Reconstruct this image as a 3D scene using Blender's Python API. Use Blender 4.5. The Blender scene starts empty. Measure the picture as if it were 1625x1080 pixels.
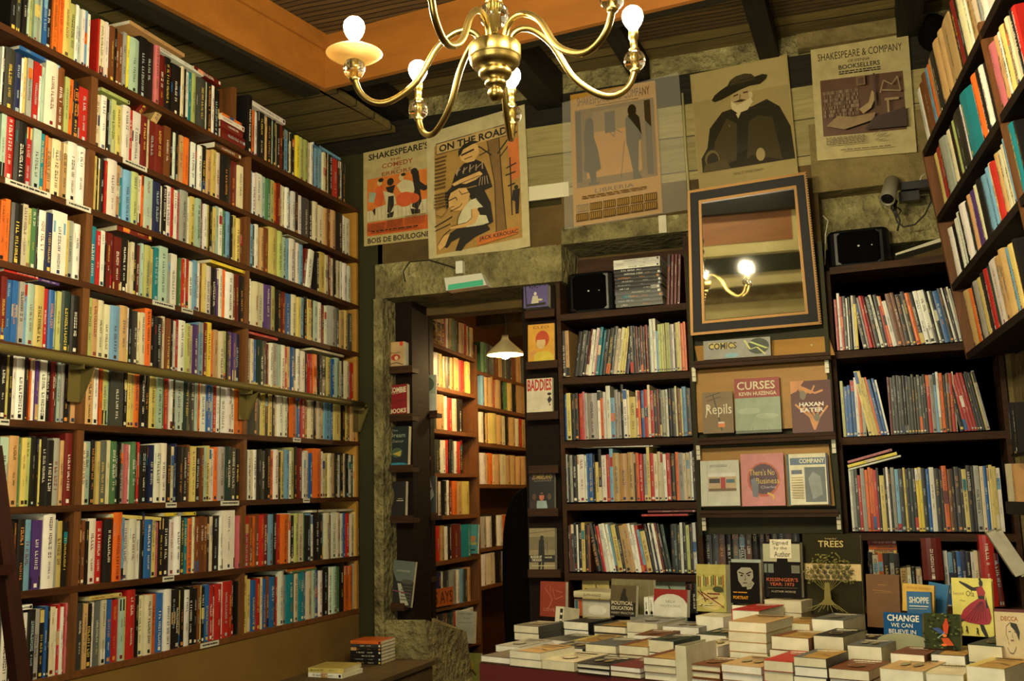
import bpy, math, random
import numpy as np
from math import sin, cos, radians, pi, atan2, sqrt
from mathutils import Matrix, Vector

# ------------------------------------------------------------------ camera
W_, H_ = 1625, 1080
YAW, PITCH, ROLL, FOC = radians(19.857), radians(8.7826), radians(-1.3923), 1627.6
_f = np.array([-sin(YAW) * cos(PITCH), cos(YAW) * cos(PITCH), sin(PITCH)])
_r0 = np.array([cos(YAW), sin(YAW), 0.0])
_u0 = np.cross(_r0, _f)
_rt = cos(ROLL) * _r0 + sin(ROLL) * _u0
_u = -sin(ROLL) * _r0 + cos(ROLL) * _u0
EYE = np.array([0, 0, 1.25])
S = bpy.context.scene
cam = bpy.data.cameras.new('camera')
cam.sensor_width = 36.0
cam.lens = FOC / W_ * 36.0
cam.clip_start = 0.05
camo = bpy.data.objects.new('camera', cam)
S.collection.objects.link(camo)
camo.matrix_world = Matrix(((_rt[0], _u[0], -_f[0], 0), (_rt[1], _u[1], -_f[1], 0), (_rt[2], _u[2], -_f[2], 1.25), (0, 0, 0, 1)))
S.camera = camo
# ------------------------------------------------------------------ world, exposure
wd = bpy.data.worlds.new('world')
S.world = wd
wd.use_nodes = True
wd.node_tree.nodes['Background'].inputs[0].default_value = (0.9, 0.84, 0.34, 1)
wd.node_tree.nodes['Background'].inputs[1].default_value = 0.05
S.view_settings.view_transform = 'Standard'
S.view_settings.look = 'None'
S.view_settings.gamma = 1
S.view_settings.use_curve_mapping = False
S.view_settings.exposure = 1.38
BULB = 470.0          # emission of each chandelier bulb
BULB_C = (1.0, 0.85, 0.52)
FRONT_FILL = 25.0        # power of the soft fill light added behind the camera


def area(name, loc, rot, sx, sy, power, col):
    l = bpy.data.lights.new(name, 'AREA')
    l.shape = 'RECTANGLE'
    l.size, l.size_y, l.energy, l.color = sx, sy, power, col
    o = bpy.data.objects.new(name, l)
    S.collection.objects.link(o)
    o.location, o.rotation_euler = loc, rot
    return o


area('front_fill_light', (-0.9, -2.15, 1.2), (radians(90), 0, 0), 2.2, 1.15, FRONT_FILL, (1.0, 0.95, 0.70))  # added fill from behind the camera, in place of window light

# ------------------------------------------------------------------ pixel <-> world helpers


def ray(x, y):
    return (x - 812.5) / FOC * _rt - (y - 540) / FOC * _u + _f


def onY(x, y, D):
    d = ray(x, y)
    return EYE + d * (D / d[1])


def onX(x, y, X):
    d = ray(x, y)
    return EYE + d * (X / d[0])


def onZ(x, y, Z):
    d = ray(x, y)
    return EYE + d * ((Z - 1.25) / d[2])


def onP(x, y, P, N):
    d = ray(x, y)
    return EYE + d * (np.dot(P - EYE, N) / np.dot(d, N))


def lin(c):
    return tuple((v / 255 / 12.92) if v / 255 <= 0.04045 else ((v / 255 + 0.055) / 1.055) ** 2.4 for v in c)


# ------------------------------------------------------------------ materials
def nm(name):
    m = bpy.data.materials.new(name)
    m.use_nodes = True
    nt = m.node_tree
    return m, nt, nt.nodes['Principled BSDF']


def mat_plain(name, c, rough=.5, metal=0., **kw):
    m, nt, b = nm(name)
    b.inputs['Base Color'].default_value = (*lin(c), 1)
    b.inputs['Roughness'].default_value = rough
    b.inputs['Metallic'].default_value = metal
    for k, v in kw.items():
        b.inputs[k.replace('_', ' ')].default_value = v
    return m


def mat_attr(name, rough=.42, vary=.12):
    m, nt, b = nm(name)
    a = nt.nodes.new('ShaderNodeAttribute')
    a.attribute_name = 'Col'
    tc = nt.nodes.new('ShaderNodeTexCoord')
    n = nt.nodes.new('ShaderNodeTexNoise')
    n.inputs['Scale'].default_value = 22
    n.inputs['Detail'].default_value = 5
    nt.links.new(tc.outputs['Object'], n.inputs['Vector'])
    mr = nt.nodes.new('ShaderNodeMapRange')
    mr.inputs[1].default_value, mr.inputs[2].default_value = .3, .7
    mr.inputs[3].default_value, mr.inputs[4].default_value = 1 - vary, 1 + vary * .5
    nt.links.new(n.outputs[0], mr.inputs[0])
    mx = nt.nodes.new('ShaderNodeVectorMath')
    mx.operation = 'SCALE'
    nt.links.new(a.outputs['Color'], mx.inputs[0])
    nt.links.new(mr.outputs[0], mx.inputs['Scale'])
    nt.links.new(mx.outputs[0], b.inputs['Base Color'])
    b.inputs['Roughness'].default_value = rough
    return m


def mat_wood(name, c1, c2, axis=0, scale=6., rough=.55, bump=.15, stretch=12., ring=.5):
    """grain runs along AXIS"""
    m, nt, b = nm(name)
    tc = nt.nodes.new('ShaderNodeTexCoord')
    mp = nt.nodes.new('ShaderNodeMapping')
    s = [stretch, stretch, stretch]
    s[axis] = 1.
    mp.inputs['Scale'].default_value = s
    nt.links.new(tc.outputs['Object'], mp.inputs[0])
    n = nt.nodes.new('ShaderNodeTexNoise')
    n.inputs['Scale'].default_value = scale
    n.inputs['Detail'].default_value = 8
    n.inputs['Roughness'].default_value = .65
    n.inputs['Distortion'].default_value = ring
    nt.links.new(mp.outputs[0], n.inputs['Vector'])
    cr = nt.nodes.new('ShaderNodeValToRGB')
    cr.color_ramp.elements[0].position, cr.color_ramp.elements[1].position = .3, .7
    cr.color_ramp.elements[0].color = (*lin(c1), 1)
    cr.color_ramp.elements[1].color = (*lin(c2), 1)
    nt.links.new(n.outputs[0], cr.inputs[0])
    nt.links.new(cr.outputs[0], b.inputs['Base Color'])
    bp = nt.nodes.new('ShaderNodeBump')
    bp.inputs['Strength'].default_value = bump
    bp.inputs['Distance'].default_value = .01
    nt.links.new(n.outputs[0], bp.inputs['Height'])
    nt.links.new(bp.outputs[0], b.inputs['Normal'])
    b.inputs['Roughness'].default_value = rough
    if max(c2) < 90:
        b.inputs['Specular IOR Level'].default_value = .22
    return m


def mat_planks(name, c1, c2, axis, width, rough=.7, gap=.06, gapcol=(14, 11, 6), offs=0.):
    """boards running along X, spaced along AXIS (object coordinates)"""
    m = mat_wood(name, c1, c2, axis=0, scale=5., rough=rough, bump=.3)
    nt = m.node_tree
    b = nt.nodes['Principled BSDF']
    base = b.inputs['Base Color'].links[0].from_socket
    tc = nt.nodes.new('ShaderNodeTexCoord')
    sp = nt.nodes.new('ShaderNodeSeparateXYZ')
    nt.links.new(tc.outputs['Object'], sp.inputs[0])
    # wobble the joint a little
    nz = nt.nodes.new('ShaderNodeTexNoise')
    nz.inputs['Scale'].default_value = 2.2
    nt.links.new(tc.outputs['Object'], nz.inputs['Vector'])
    ad = nt.nodes.new('ShaderNodeMath')
    ad.operation = 'MULTIPLY_ADD'
    nt.links.new(nz.outputs[0], ad.inputs[0])
    ad.inputs[1].default_value = .04
    nt.links.new(sp.outputs[axis], ad.inputs[2])
    dv = nt.nodes.new('ShaderNodeMath')
    dv.operation = 'DIVIDE'
    nt.links.new(ad.outputs[0], dv.inputs[0])
    dv.inputs[1].default_value = width
    fr = nt.nodes.new('ShaderNodeMath')
    fr.operation = 'FRACT'
    nt.links.new(dv.outputs[0], fr.inputs[0])
    lt = nt.nodes.new('ShaderNodeMath')
    lt.operation = 'LESS_THAN'
    nt.links.new(fr.outputs[0], lt.inputs[0])
    lt.inputs[1].default_value = gap
    fl = nt.nodes.new('ShaderNodeMath')
    fl.operation = 'FLOOR'
    nt.links.new(dv.outputs[0], fl.inputs[0])
    wn = nt.nodes.new('ShaderNodeTexWhiteNoise')
    wn.noise_dimensions = '1D'
    nt.links.new(fl.outputs[0], wn.inputs['W'])
    mr = nt.nodes.new('ShaderNodeMapRange')
    mr.inputs[3].default_value, mr.inputs[4].default_value = .7, 1.25
    nt.links.new(wn.outputs[0], mr.inputs[0])
    sc = nt.nodes.new('ShaderNodeVectorMath')
    sc.operation = 'SCALE'
    nt.links.new(base, sc.inputs[0])
    nt.links.new(mr.outputs[0], sc.inputs['Scale'])
    mx = nt.nodes.new('ShaderNodeMix')
    mx.data_type = 'RGBA'
    nt.links.new(lt.outputs[0], mx.inputs[0])
    nt.links.new(sc.outputs[0], mx.inputs[6])
    mx.inputs[7].default_value = (*lin(gapcol), 1)
    nt.links.new(mx.outputs[2], b.inputs['Base Color'])
    return m


def mat_rough(name, c1, c2, c3, scale=5., bump=.8, rough=.85, dist=.03):
    m, nt, b = nm(name)
    tc = nt.nodes.new('ShaderNodeTexCoord')
    n = nt.nodes.new('ShaderNodeTexNoise')
    n.inputs['Scale'].default_value = scale
    n.inputs['Detail'].default_value = 10
    n.inputs['Roughness'].default_value = .7
    nt.links.new(tc.outputs['Object'], n.inputs['Vector'])
    cr = nt.nodes.new('ShaderNodeValToRGB')
    e = cr.color_ramp.elements
    e[0].position, e[1].position = .32, .62
    e[0].color, e[1].color = (*lin(c1), 1), (*lin(c2), 1)
    k = e.new(.72)
    k.color = (*lin(c3), 1)
    nt.links.new(n.outputs[0], cr.inputs[0])
    nt.links.new(cr.outputs[0], b.inputs['Base Color'])
    n2 = nt.nodes.new('ShaderNodeTexNoise')
    n2.inputs['Scale'].default_value = scale * 4
    n2.inputs['Detail'].default_value = 8
    nt.links.new(tc.outputs['Object'], n2.inputs['Vector'])
    bp = nt.nodes.new('ShaderNodeBump')
    bp.inputs['Strength'].default_value = bump
    bp.inputs['Distance'].default_value = dist
    nt.links.new(n2.outputs[0], bp.inputs['Height'])
    nt.links.new(bp.outputs[0], b.inputs['Normal'])
    b.inputs['Roughness'].default_value = rough
    return m


def mat_emit(name, c, s):
    m = bpy.data.materials.new(name)
    m.use_nodes = True
    nt = m.node_tree
    nt.nodes.clear()
    e = nt.nodes.new('ShaderNodeEmission')
    e.inputs[0].default_value = (*c, 1)
    e.inputs[1].default_value = s
    o = nt.nodes.new('ShaderNodeOutputMaterial')
    nt.links.new(e.outputs[0], o.inputs[0])
    return m


M = {}
M['book'] = mat_attr('printed_cover', .4, .10)
M['page'] = mat_attr('paper_edge', .8, .14)
M['print'] = mat_attr('printed_paper', .5, .16)
M['gloss'] = mat_attr('laminated_paper', .22, .06)
M['shelf'] = mat_wood('dark_shelf_wood', (50, 28, 12), (86, 50, 23), axis=1, scale=5, rough=.5)
M['shelfx'] = mat_wood('dark_shelf_wood_x', (38, 23, 10), (72, 44, 19), axis=0, scale=5, rough=.65)
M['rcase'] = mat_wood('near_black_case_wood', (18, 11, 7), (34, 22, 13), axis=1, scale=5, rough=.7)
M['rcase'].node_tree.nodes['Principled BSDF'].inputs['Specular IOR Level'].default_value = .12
M['post'] = mat_wood('post_wood', (84, 50, 20), (120, 74, 32), axis=2, scale=5, rough=.5)
M['orange'] = mat_wood('orange_fascia_wood', (134, 82, 26), (160, 100, 34), axis=0, scale=1.5, rough=.5, bump=.08, stretch=5)
M['ochre'] = mat_wood('ochre_display_board', (156, 112, 38), (180, 132, 48), axis=0, scale=2, rough=.55, bump=.05, stretch=8)
M['black_wood'] = mat_wood('black_beam_wood', (16, 15, 10), (34, 31, 20), axis=1, scale=5, rough=.7, bump=.4)
M['blackx'] = mat_wood('black_beam_wood_x', (16, 15, 10), (36, 33, 20), axis=0, scale=5, rough=.7, bump=.4)
M['planks'] = mat_planks('ceiling_planks', (84, 72, 36), (128, 110, 58), 1, .17)
M['slats'] = mat_planks('upper_ceiling_slats', (74, 56, 26), (104, 80, 38), 1, .035, gap=.25)
M['green'] = mat_rough('dark_green_paint', (40, 40, 16), (50, 49, 21), (56, 54, 25), 3, .1, .65)
M['green'].node_tree.nodes['Principled BSDF'].inputs['Specular IOR Level'].default_value = .25
M['plaster'] = mat_rough('old_plaster', (92, 78, 40), (128, 112, 66), (158, 146, 96), 4, .9)
M['stone'] = mat_rough('crumbling_plaster', (78, 70, 40), (160, 150, 98), (206, 198, 150), 7, 1., dist=.06)
M['wallboards'] = mat_planks('pale_wall_boards', (120, 108, 62), (150, 138, 86), 2, .17, gap=.03, gapcol=(50, 42, 20))
M['brownboard'] = mat_rough('brown_wall_board', (66, 50, 18), (92, 72, 28), (106, 86, 40), 3, .35)
M['base'] = mat_rough('brown_plinth', (108, 80, 28), (124, 94, 34), (130, 100, 40), 2, .15)
M['olive'] = mat_plain('olive_painted_steel', (104, 92, 46), .45, .2)
M['tile'] = mat_plain('white_tile', (214, 208, 176), .4)
M['brass'] = mat_plain('brass', (164, 142, 82), .3, 1.)
M['brassd'] = mat_plain('aged_brass', (150, 128, 70), .3, 1.)
M['glass'] = mat_plain('clear_glass', (255, 252, 235), .02, 0., Transmission_Weight=1., IOR=1.45)
M['milk'] = mat_plain('milk_glass', (240, 214, 150), .3, 0., Transmission_Weight=.35)
M['bulb'] = mat_emit('lit_bulb', BULB_C, BULB)
M['blackp'] = mat_plain('black_plastic', (8, 8, 8), .4)
M['greyp'] = mat_plain('grey_plastic', (110, 106, 86), .45)
M['whitep'] = mat_plain('white_plastic', (214, 214, 196), .4)
M['mirror'] = mat_plain('mirror_glass', (240, 240, 235), .02, 1.)
M['gilt'] = mat_plain('gilt_moulding', (120, 86, 40), .42, .6)
M['frame'] = mat_plain('black_lacquer', (14, 13, 9), .5, Specular_IOR_Level=.2)
M['cloth'] = mat_rough('black_cloth', (5, 5, 4), (9, 8, 7), (11, 10, 8), 8, .3, 1.)
M['cloth'].node_tree.nodes['Principled BSDF'].inputs['Specular IOR Level'].default_value = .05
M['redcloth'] = mat_plain('red_tablecloth', (84, 14, 14), .8)
M['cable'] = mat_plain('cable', (16, 15, 12), .6)
M['wcable'] = mat_plain('white_cable', (170, 165, 140), .6)
M['floor'] = mat_wood('floor_boards', (50, 34, 18), (84, 58, 30), axis=1, scale=4)
M['cream'] = mat_rough('cream_paint', (196, 180, 120), (214, 200, 142), (222, 210, 160), 3, .1)
M['ladder'] = mat_wood('ladder_wood', (34, 14, 8), (52, 22, 12), axis=2, scale=5, rough=.45)
M['wirelamp'] = mat_emit('pendant_bulb', (1.0, 0.66, 0.28), 230)

C = dict(k=(24, 22, 20), K=(58, 58, 52), w=(226, 224, 208), c=(212, 200, 164), g=(152, 152, 142), G=(92, 95, 90), r=(176, 36, 28),
         R=(104, 28, 20), o=(216, 104, 34), O=(112, 64, 30), t=(190, 152, 98), y=(232, 206, 60), Y=(204, 184, 104), n=(74, 116, 72),
         N=(34, 54, 46), m=(164, 188, 168), b=(38, 92, 156), B=(28, 38, 76), a=(112, 160, 190), e=(22, 118, 130), v=(76, 48, 112),
         P=(192, 104, 108), l=(176, 182, 108))
CN = dict(k='black', K='charcoal', w='white', c='cream', g='grey', G='slate grey', r='red', R='maroon', o='orange', O='brown', t='tan',
          y='bright yellow', Y='pale yellow', n='green', N='dark green', m='mint', b='blue', B='navy', a='light blue', e='teal',
          v='purple', P='pink', l='lime')
ORD = ['', 'first', 'second', 'third', 'fourth', 'fifth', 'sixth', 'seventh', 'eighth', 'ninth', 'tenth', '11th', '12th', '13th', '14th',
       '15th', '16th', '17th', '18th', '19th', '20th', '21st', '22nd', '23rd', '24th', '25th', '26th', '27th', '28th', '29th', '30th',
       '31st', '32nd', '33rd', '34th', '35th', '36th', '37th', '38th', '39th', '40th', '41st', '42nd', '43rd', '44th', '45th', '46th',
       '47th', '48th', '49th', '50th', '51st', '52nd', '53rd', '54th', '55th', '56th', '57th', '58th', '59th', '60th']


# ------------------------------------------------------------------ mesh builder
class MB:
    def __init__(s):
        s.v, s.f, s.c, s.m, s.sm = [], [], [], [], []

    def add(s, vs, fs, col=(.8, .8, .8), T=None, mi=0, smooth=False):
        b = len(s.v)
        if T is not None:
            A = np.asarray(vs, float)
            A = A @ T[:3, :3].T + T[:3, 3]
            vs = A.tolist()
        s.v += [tuple(map(float, p)) for p in vs]
        per = isinstance(col, list)
        for i, f in enumerate(fs):
            s.f.append([b + k for k in f])
            s.c.append(col[i] if per else col)
            s.m.append(mi)
            s.sm.append(smooth)

    def box(s, x0, x1, y0, y1, z0, z1, col=(.8, .8, .8), T=None, mi=0):
        s.add([(x0, y0, z0), (x1, y0, z0), (x1, y1, z0), (x0, y1, z0), (x0, y0, z1), (x1, y0, z1), (x1, y1, z1), (x0, y1, z1)],
              [(0, 3, 2, 1), (4, 5, 6, 7), (0, 1, 5, 4), (1, 2, 6, 5), (2, 3, 7, 6), (3, 0, 4, 7)], col, T, mi)

    def hexa(s, P, col=(.8, .8, .8), mi=0):
        """8 points: bottom 4 then top 4, each loop counter-clockwise seen from above"""
        s.add(P, [(0, 3, 2, 1), (4, 5, 6, 7), (0, 1, 5, 4), (1, 2, 6, 5), (2, 3, 7, 6), (3, 0, 4, 7)], col, None, mi)

    def slab(s, A, B, back, th, col=(.8, .8, .8), mi=0, up=(0, 0, 1)):
        """board: top front edge A->B, reaching BACK, thickness TH downwards"""
        A, B, k, d = np.array(A), np.array(B), np.array(back), -th * np.array(up)
        s.hexa([A + d, B + d, B + k + d, A + k + d, A, B, B + k, A + k], col, mi)

    def lathe(s, prof, seg=20, T=None, col=(.8, .8, .8), mi=0, smooth=True):
        """prof: (r, z) list"""
        vs, fs = [], []
        n = len(prof)
        for r, z in prof:
            for k in range(seg):
                a = 2 * pi * k / seg
                vs.append((r * cos(a), r * sin(a), z))
        for i in range(n - 1):
            for k in range(seg):
                k2 = (k + 1) % seg
                fs.append((i * seg + k, i * seg + k2, (i + 1) * seg + k2, (i + 1) * seg + k))
        s.add(vs, fs, col, T, mi, smooth)

    def tube(s, pts, r, seg=8, col=(.8, .8, .8), mi=0, taper=None, closed=False, flat=1.):
        P = [np.array(p, float) for p in pts]
        n = len(P)
        vs, fs = [], []
        up = np.array([0, 0, 1.0])
        prev = None
        for i in range(n):
            t = P[min(i + 1, n - 1)] - P[max(i - 1, 0)]
            t = t / (np.linalg.norm(t) + 1e-9)
            if prev is None:
                a = np.cross(t, up)
                if np.linalg.norm(a) < .05:
                    a = np.cross(t, np.array([1.0, 0, 0]))
            else:
                a = prev - np.dot(prev, t) * t
            a = a / np.linalg.norm(a)
            prev = a
            b = np.cross(t, a)
            rr = r * (taper[i] if taper else 1)
            for k in range(seg):
                th = 2 * pi * k / seg
                vs.append(P[i] + rr * (cos(th) * a + flat * sin(th) * b))
        for i in range(n - 1):
            for k in range(seg):
                k2 = (k + 1) % seg
                fs.append((i * seg + k, i * seg + k2, (i + 1) * seg + k2, (i + 1) * seg + k))
        fs.append(tuple(range(seg))[::-1])
        fs.append(tuple((n - 1) * seg + k for k in range(seg)))
        s.add(vs, fs, col, None, mi, True)

    def build(s, name, mats, parent=None, label=None, cat=None, group=None, kind=None, loc=None, mw=None):
        me = bpy.data.meshes.new(name)
        me.from_pydata(s.v, [], s.f)
        if not isinstance(mats, (list, tuple)):
            mats = [mats]
        for m in mats:
            me.materials.append(m)
        at = me.color_attributes.new('Col', 'FLOAT_COLOR', 'CORNER')
        n = len(me.loops)
        arr = np.ones((n, 4), np.float32)
        i = 0
        cc, mi, smm = [], [], []
        for f, c, m, q in zip(s.f, s.c, s.m, s.sm):
            arr[i:i + len(f), :3] = c
            i += len(f)
        at.data.foreach_set('color', arr.ravel())
        me.polygons.foreach_set('material_index', s.m)
        me.polygons.foreach_set('use_smooth', s.sm)
        me.update()
        o = bpy.data.objects.new(name, me)
        S.collection.objects.link(o)
        if parent is not None:
            o.parent = parent
        if mw is not None:
            o.matrix_world = Matrix(mw.tolist())
        tag(o, label, cat, group, kind)
        return o


def tag(o, label=None, cat=None, group=None, kind=None):
    if label:
        o['label'] = label
    if cat:
        o['category'] = cat
    if group:
        o['group'] = group
    if kind:
        o['kind'] = kind


def empty(name, loc=(0, 0, 0), label=None, cat=None, group=None, kind=None):
    o = bpy.data.objects.new(name, None)
    o.empty_display_size = .05
    S.collection.objects.link(o)
    o.location = loc
    tag(o, label, cat, group, kind)
    return o


def struct(name, mb, m):
    return mb.build(name, m, kind='structure')


# part meshes are given in world coordinates; make them local to the parent (an Empty at a pure translation)
def part(mb, name, m, parent, label=None):
    L = np.array(parent.location)
    mb.v = [(x - L[0], y - L[1], z - L[2]) for x, y, z in mb.v]
    return mb.build(name, m, parent, label)


def frame_m(o, ex, ey, ez):
    T = np.eye(4)
    T[:3, 0], T[:3, 1], T[:3, 2], T[:3, 3] = ex, ey, ez, o
    return T


def Rz(a):
    T = np.eye(4)
    T[0, 0], T[0, 1], T[1, 0], T[1, 1] = cos(a), -sin(a), sin(a), cos(a)
    return T


def Rx(a):
    T = np.eye(4)
    T[1, 1], T[1, 2], T[2, 1], T[2, 2] = cos(a), -sin(a), sin(a), cos(a)
    return T


def Tr(x, y, z):
    T = np.eye(4)
    T[:3, 3] = (x, y, z)
    return T


# ------------------------------------------------------------------ lettering
_txt = {}


def glyphs(s, bold=0.0):
    key = (s, bold)
    if key not in _txt:
        cu = bpy.data.curves.new('t', 'FONT')
        cu.body = s
        cu.resolution_u = 2
        cu.offset = bold
        cu.fill_mode = 'FRONT' if hasattr(cu, 'fill_mode') else 'FRONT'
        ob = bpy.data.objects.new('t', cu)
        me = bpy.data.meshes.new_from_object(ob)
        v = np.array([tuple(p.co)[:2] for p in me.vertices]) if len(me.vertices) else np.zeros((1, 2))
        f = [tuple(p.vertices) for p in me.polygons]
        lo, hi = v.min(0), v.max(0)
        v = (v - lo) / np.maximum(hi - lo, 1e-6)
        _txt[key] = (v, f)
        bpy.data.objects.remove(ob)
        bpy.data.curves.remove(cu)
        bpy.data.meshes.remove(me)
    return _txt[key]


def col(c):
    return lin(C[c]) if isinstance(c, str) else lin(c)


def ngon_tris(pts):
    from mathutils.geometry import tessellate_polygon
    return tessellate_polygon([[Vector((p[0], p[1], 0)) for p in pts]])


def art(mb, fn, items, eps=.0006, mi=0, start=1):
    """items in (u right, v down); fn(u, v, off) -> world/local point"""
    for k, it in enumerate(items):
        off = eps * (start + k * .25)
        t, cc = it[0], col(it[1])
        if t == 'r':
            u0, v0, u1, v1 = it[2:6]
            q = [(u0, v1), (u1, v1), (u1, v0), (u0, v0)]
            mb.add([fn(u, v, off) for u, v in q], [(0, 1, 2, 3)], cc, None, mi)
        elif t == 'c':
            cx, cy, rx, ry = it[2:6]
            n = 18
            q = [(cx + rx * cos(2 * pi * j / n), cy - ry * sin(2 * pi * j / n)) for j in range(n)]
            mb.add([fn(u, v, off) for u, v in q], [tuple(range(n))], cc, None, mi)
        elif t == 'p':
            q = it[2]
            fs = ngon_tris(q)
            # orient to face the viewer (counter-clockwise with v down -> flip)
            out = []
            for f in fs:
                a, b, c_ = (q[i] for i in f)
                ar = (b[0] - a[0]) * (c_[1] - a[1]) - (c_[0] - a[0]) * (b[1] - a[1])
                out.append(tuple(f) if ar < 0 else tuple(f)[::-1])
            mb.add([fn(u, v, off) for u, v in q], out, cc, None, mi)
        elif t == 't':
            s_, u0, v0, u1, v1 = it[2:7]
            bold = it[7] if len(it) > 7 else .02
            v, f = glyphs(s_, bold)
            mb.add([fn(u0 + (u1 - u0) * a, v1 + (v0 - v1) * b, off) for a, b in v], f, cc, None, mi)
        elif t == 'l':  # stroke polyline
            q, w = it[2], it[3]
            for (a, b) in zip(q[:-1], q[1:]):
                dx, dy = b[0] - a[0], b[1] - a[1]
                L = sqrt(dx * dx + dy * dy) + 1e-9
                nx, ny = -dy / L * w / 2, dx / L * w / 2
                qq = [(a[0] + nx, a[1] + ny), (b[0] + nx, b[1] + ny), (b[0] - nx, b[1] - ny), (a[0] - nx, a[1] - ny)]
                mb.add([fn(u, vv, off) for u, vv in qq], [(0, 1, 2, 3)], cc, None, mi)


def lines(c, u0, v0, u1, v1, n, fill=.5, seed=0):
    """illegible small print: rows of word-length dashes"""
    r = random.Random(seed)
    out = []
    h = (v1 - v0) / n
    for i in range(n):
        u = u0
        while u < u1 - .01:
            w = r.uniform(.05, .16) * (u1 - u0)
            out.append(('r', c, u, v0 + i * h, min(u + w, u1), v0 + i * h + h * fill))
            u += w + .02 * (u1 - u0)
    return out


# ------------------------------------------------------------------ a standing book
def contrast(c, rnd):
    L = sum(c) / 3
    if L > .22:
        return lin(rnd.choice([(20, 18, 18), (20, 18, 18), (120, 20, 20), (30, 50, 90), (70, 50, 30)]))
    return lin(rnd.choice([(230, 225, 205), (230, 225, 205), (220, 190, 80), (210, 140, 60), (170, 190, 190)]))


def cover_geo(mb, T_, W, H, hard, c, T):
    """cover shell: spine at x=0 facing +x, thickness along y (0..T_), height z, depth W toward -x"""
    t = min(.0028 if hard else .0008, T_ * .2)
    bul = (T_ * .12 if hard else T_ * .03)
    n = 5
    out = [(-W, 0)] + [(bul * sin(pi * k / (n - 1)) if 0 < k < n - 1 else 0, T_ * k / (n - 1)) for k in range(n)] + [(-W, T_)]
    inn = [(-W, t)] + [(-t * 1.2, min(max(T_ * k / (n - 1), t), T_ - t)) for k in range(n)] + [(-W, T_ - t)]
    m = len(out)
    vs = [(x, y, 0) for x, y in out] + [(x, y, H) for x, y in out] + [(x, y, 0) for x, y in inn] + [(x, y, H) for x, y in inn]
    fs = []
    for i in range(m - 1):
        fs.append((i, i + 1, m + i + 1, m + i))
        fs.append((2 * m + i + 1, 2 * m + i, 3 * m + i, 3 * m + i + 1))
        fs.append((m + i, m + i + 1, 3 * m + i + 1, 3 * m + i))
        fs.append((i + 1, i, 2 * m + i, 2 * m + i + 1))
    fs.append((0, m, 3 * m, 2 * m))
    fs.append((m - 1, 2 * m + m - 1, 3 * m + m - 1, m + m - 1))
    mb.add(vs, fs, c, T)
    return t, bul


def pages_geo(mb, T_, W, H, hard, T, c=(.62, .56, .38), t=.001, mi=0):
    i = .004 if hard else .0003
    mb.box(-W + i, -t * 1.4, t, T_ - t, i, H - i, c, T, mi)


def spine_art(mb, T_, W, H, c, bul, T, rnd, rich=True):
    """bands, title, author and mark on the spine"""
    def X(y):
        return bul * max(0, sin(pi * y / T_)) + .0005

    def q(y0, y1, z0, z1, cc, o=0.):
        y0, y1 = max(y0, .0002), min(y1, T_ - .0002)
        mb.add([(X(y0) + o, y0, z0), (X(y1) + o, y1, z0), (X(y1) + o, y1, z1), (X(y0) + o, y0, z1)], [(0, 1, 2, 3)], cc, T)
    k = contrast(c, rnd)
    if rich and rnd.random() < .28:
        bc = lin(C[rnd.choice('krRwcoYbNtBg')])
        s_ = rnd.random()
        if s_ < .35:
            q(0, T_, H * .8, H * .985, bc)
        elif s_ < .7:
            q(0, T_, H * .02, H * rnd.uniform(.12, .3), bc)
        else:
            q(0, T_, H * .42, H * .62, bc)
    if rich and rnd.random() < .1 and T_ > .014:
        q(T_ * .1, T_ * .9, H * .66, H * .84, lin(C[rnd.choice('obrtYea')]), .0002)

    def word(z, n, lh, cc, gapy=0.):
        """letters read down the spine, starting at height z"""
        y0, y1 = T_ / 2 - lh / 2 + gapy, T_ / 2 + lh / 2 + gapy
        for _ in range(n):
            lw = lh * rnd.uniform(.5, .85)
            st = lw * .3
            kd = rnd.random()
            if kd < .3:
                q(y0, y1, z - st, z, cc, .0002)
                q(y0, y0 + (y1 - y0) * .25, z - lw, z - st, cc, .0002)
            elif kd < .6:
                q(y0, y1, z - st, z, cc, .0002)
                q(y0, y1, z - lw, z - lw + st, cc, .0002)
            elif kd < .8:
                q(y0, y1, z - lw * .65, z - lw * .3, cc, .0002)
            else:
                q(y0, y0 + (y1 - y0) * .3, z - lw, z, cc, .0002)
                q(y1 - (y1 - y0) * .3, y1, z - lw, z, cc, .0002)
            z -= lw * 1.28
            if rnd.random() < .14:
                z -= lw * .8
            if z < H * .12:
                break
        return z
    if T_ > .007:
        lh = min(T_ * rnd.uniform(.26, .48), .011)
        z = word(H * rnd.uniform(.62, .95), rnd.randint(5, 14), lh, k)
        if z > H * .35:
            word(min(z - .01, H * rnd.uniform(.35, .5)), rnd.randint(4, 8), lh * .7, contrast(c, rnd) if rnd.random() < .4 else k)
    elif T_ > .003:
        word(H * rnd.uniform(.8, .93), rnd.randint(7, 14), T_ * .45, k)
    if rnd.random() < .6:
        s_ = min(T_ * .3, .006)
        q(T_ / 2 - s_, T_ / 2 + s_, H * .03, H * .03 + s_ * 2, k, .0002)


PAGEC = [lin((206, 198, 162)), lin((214, 208, 180)), lin((190, 176, 134)), lin((220, 216, 196))]


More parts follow.
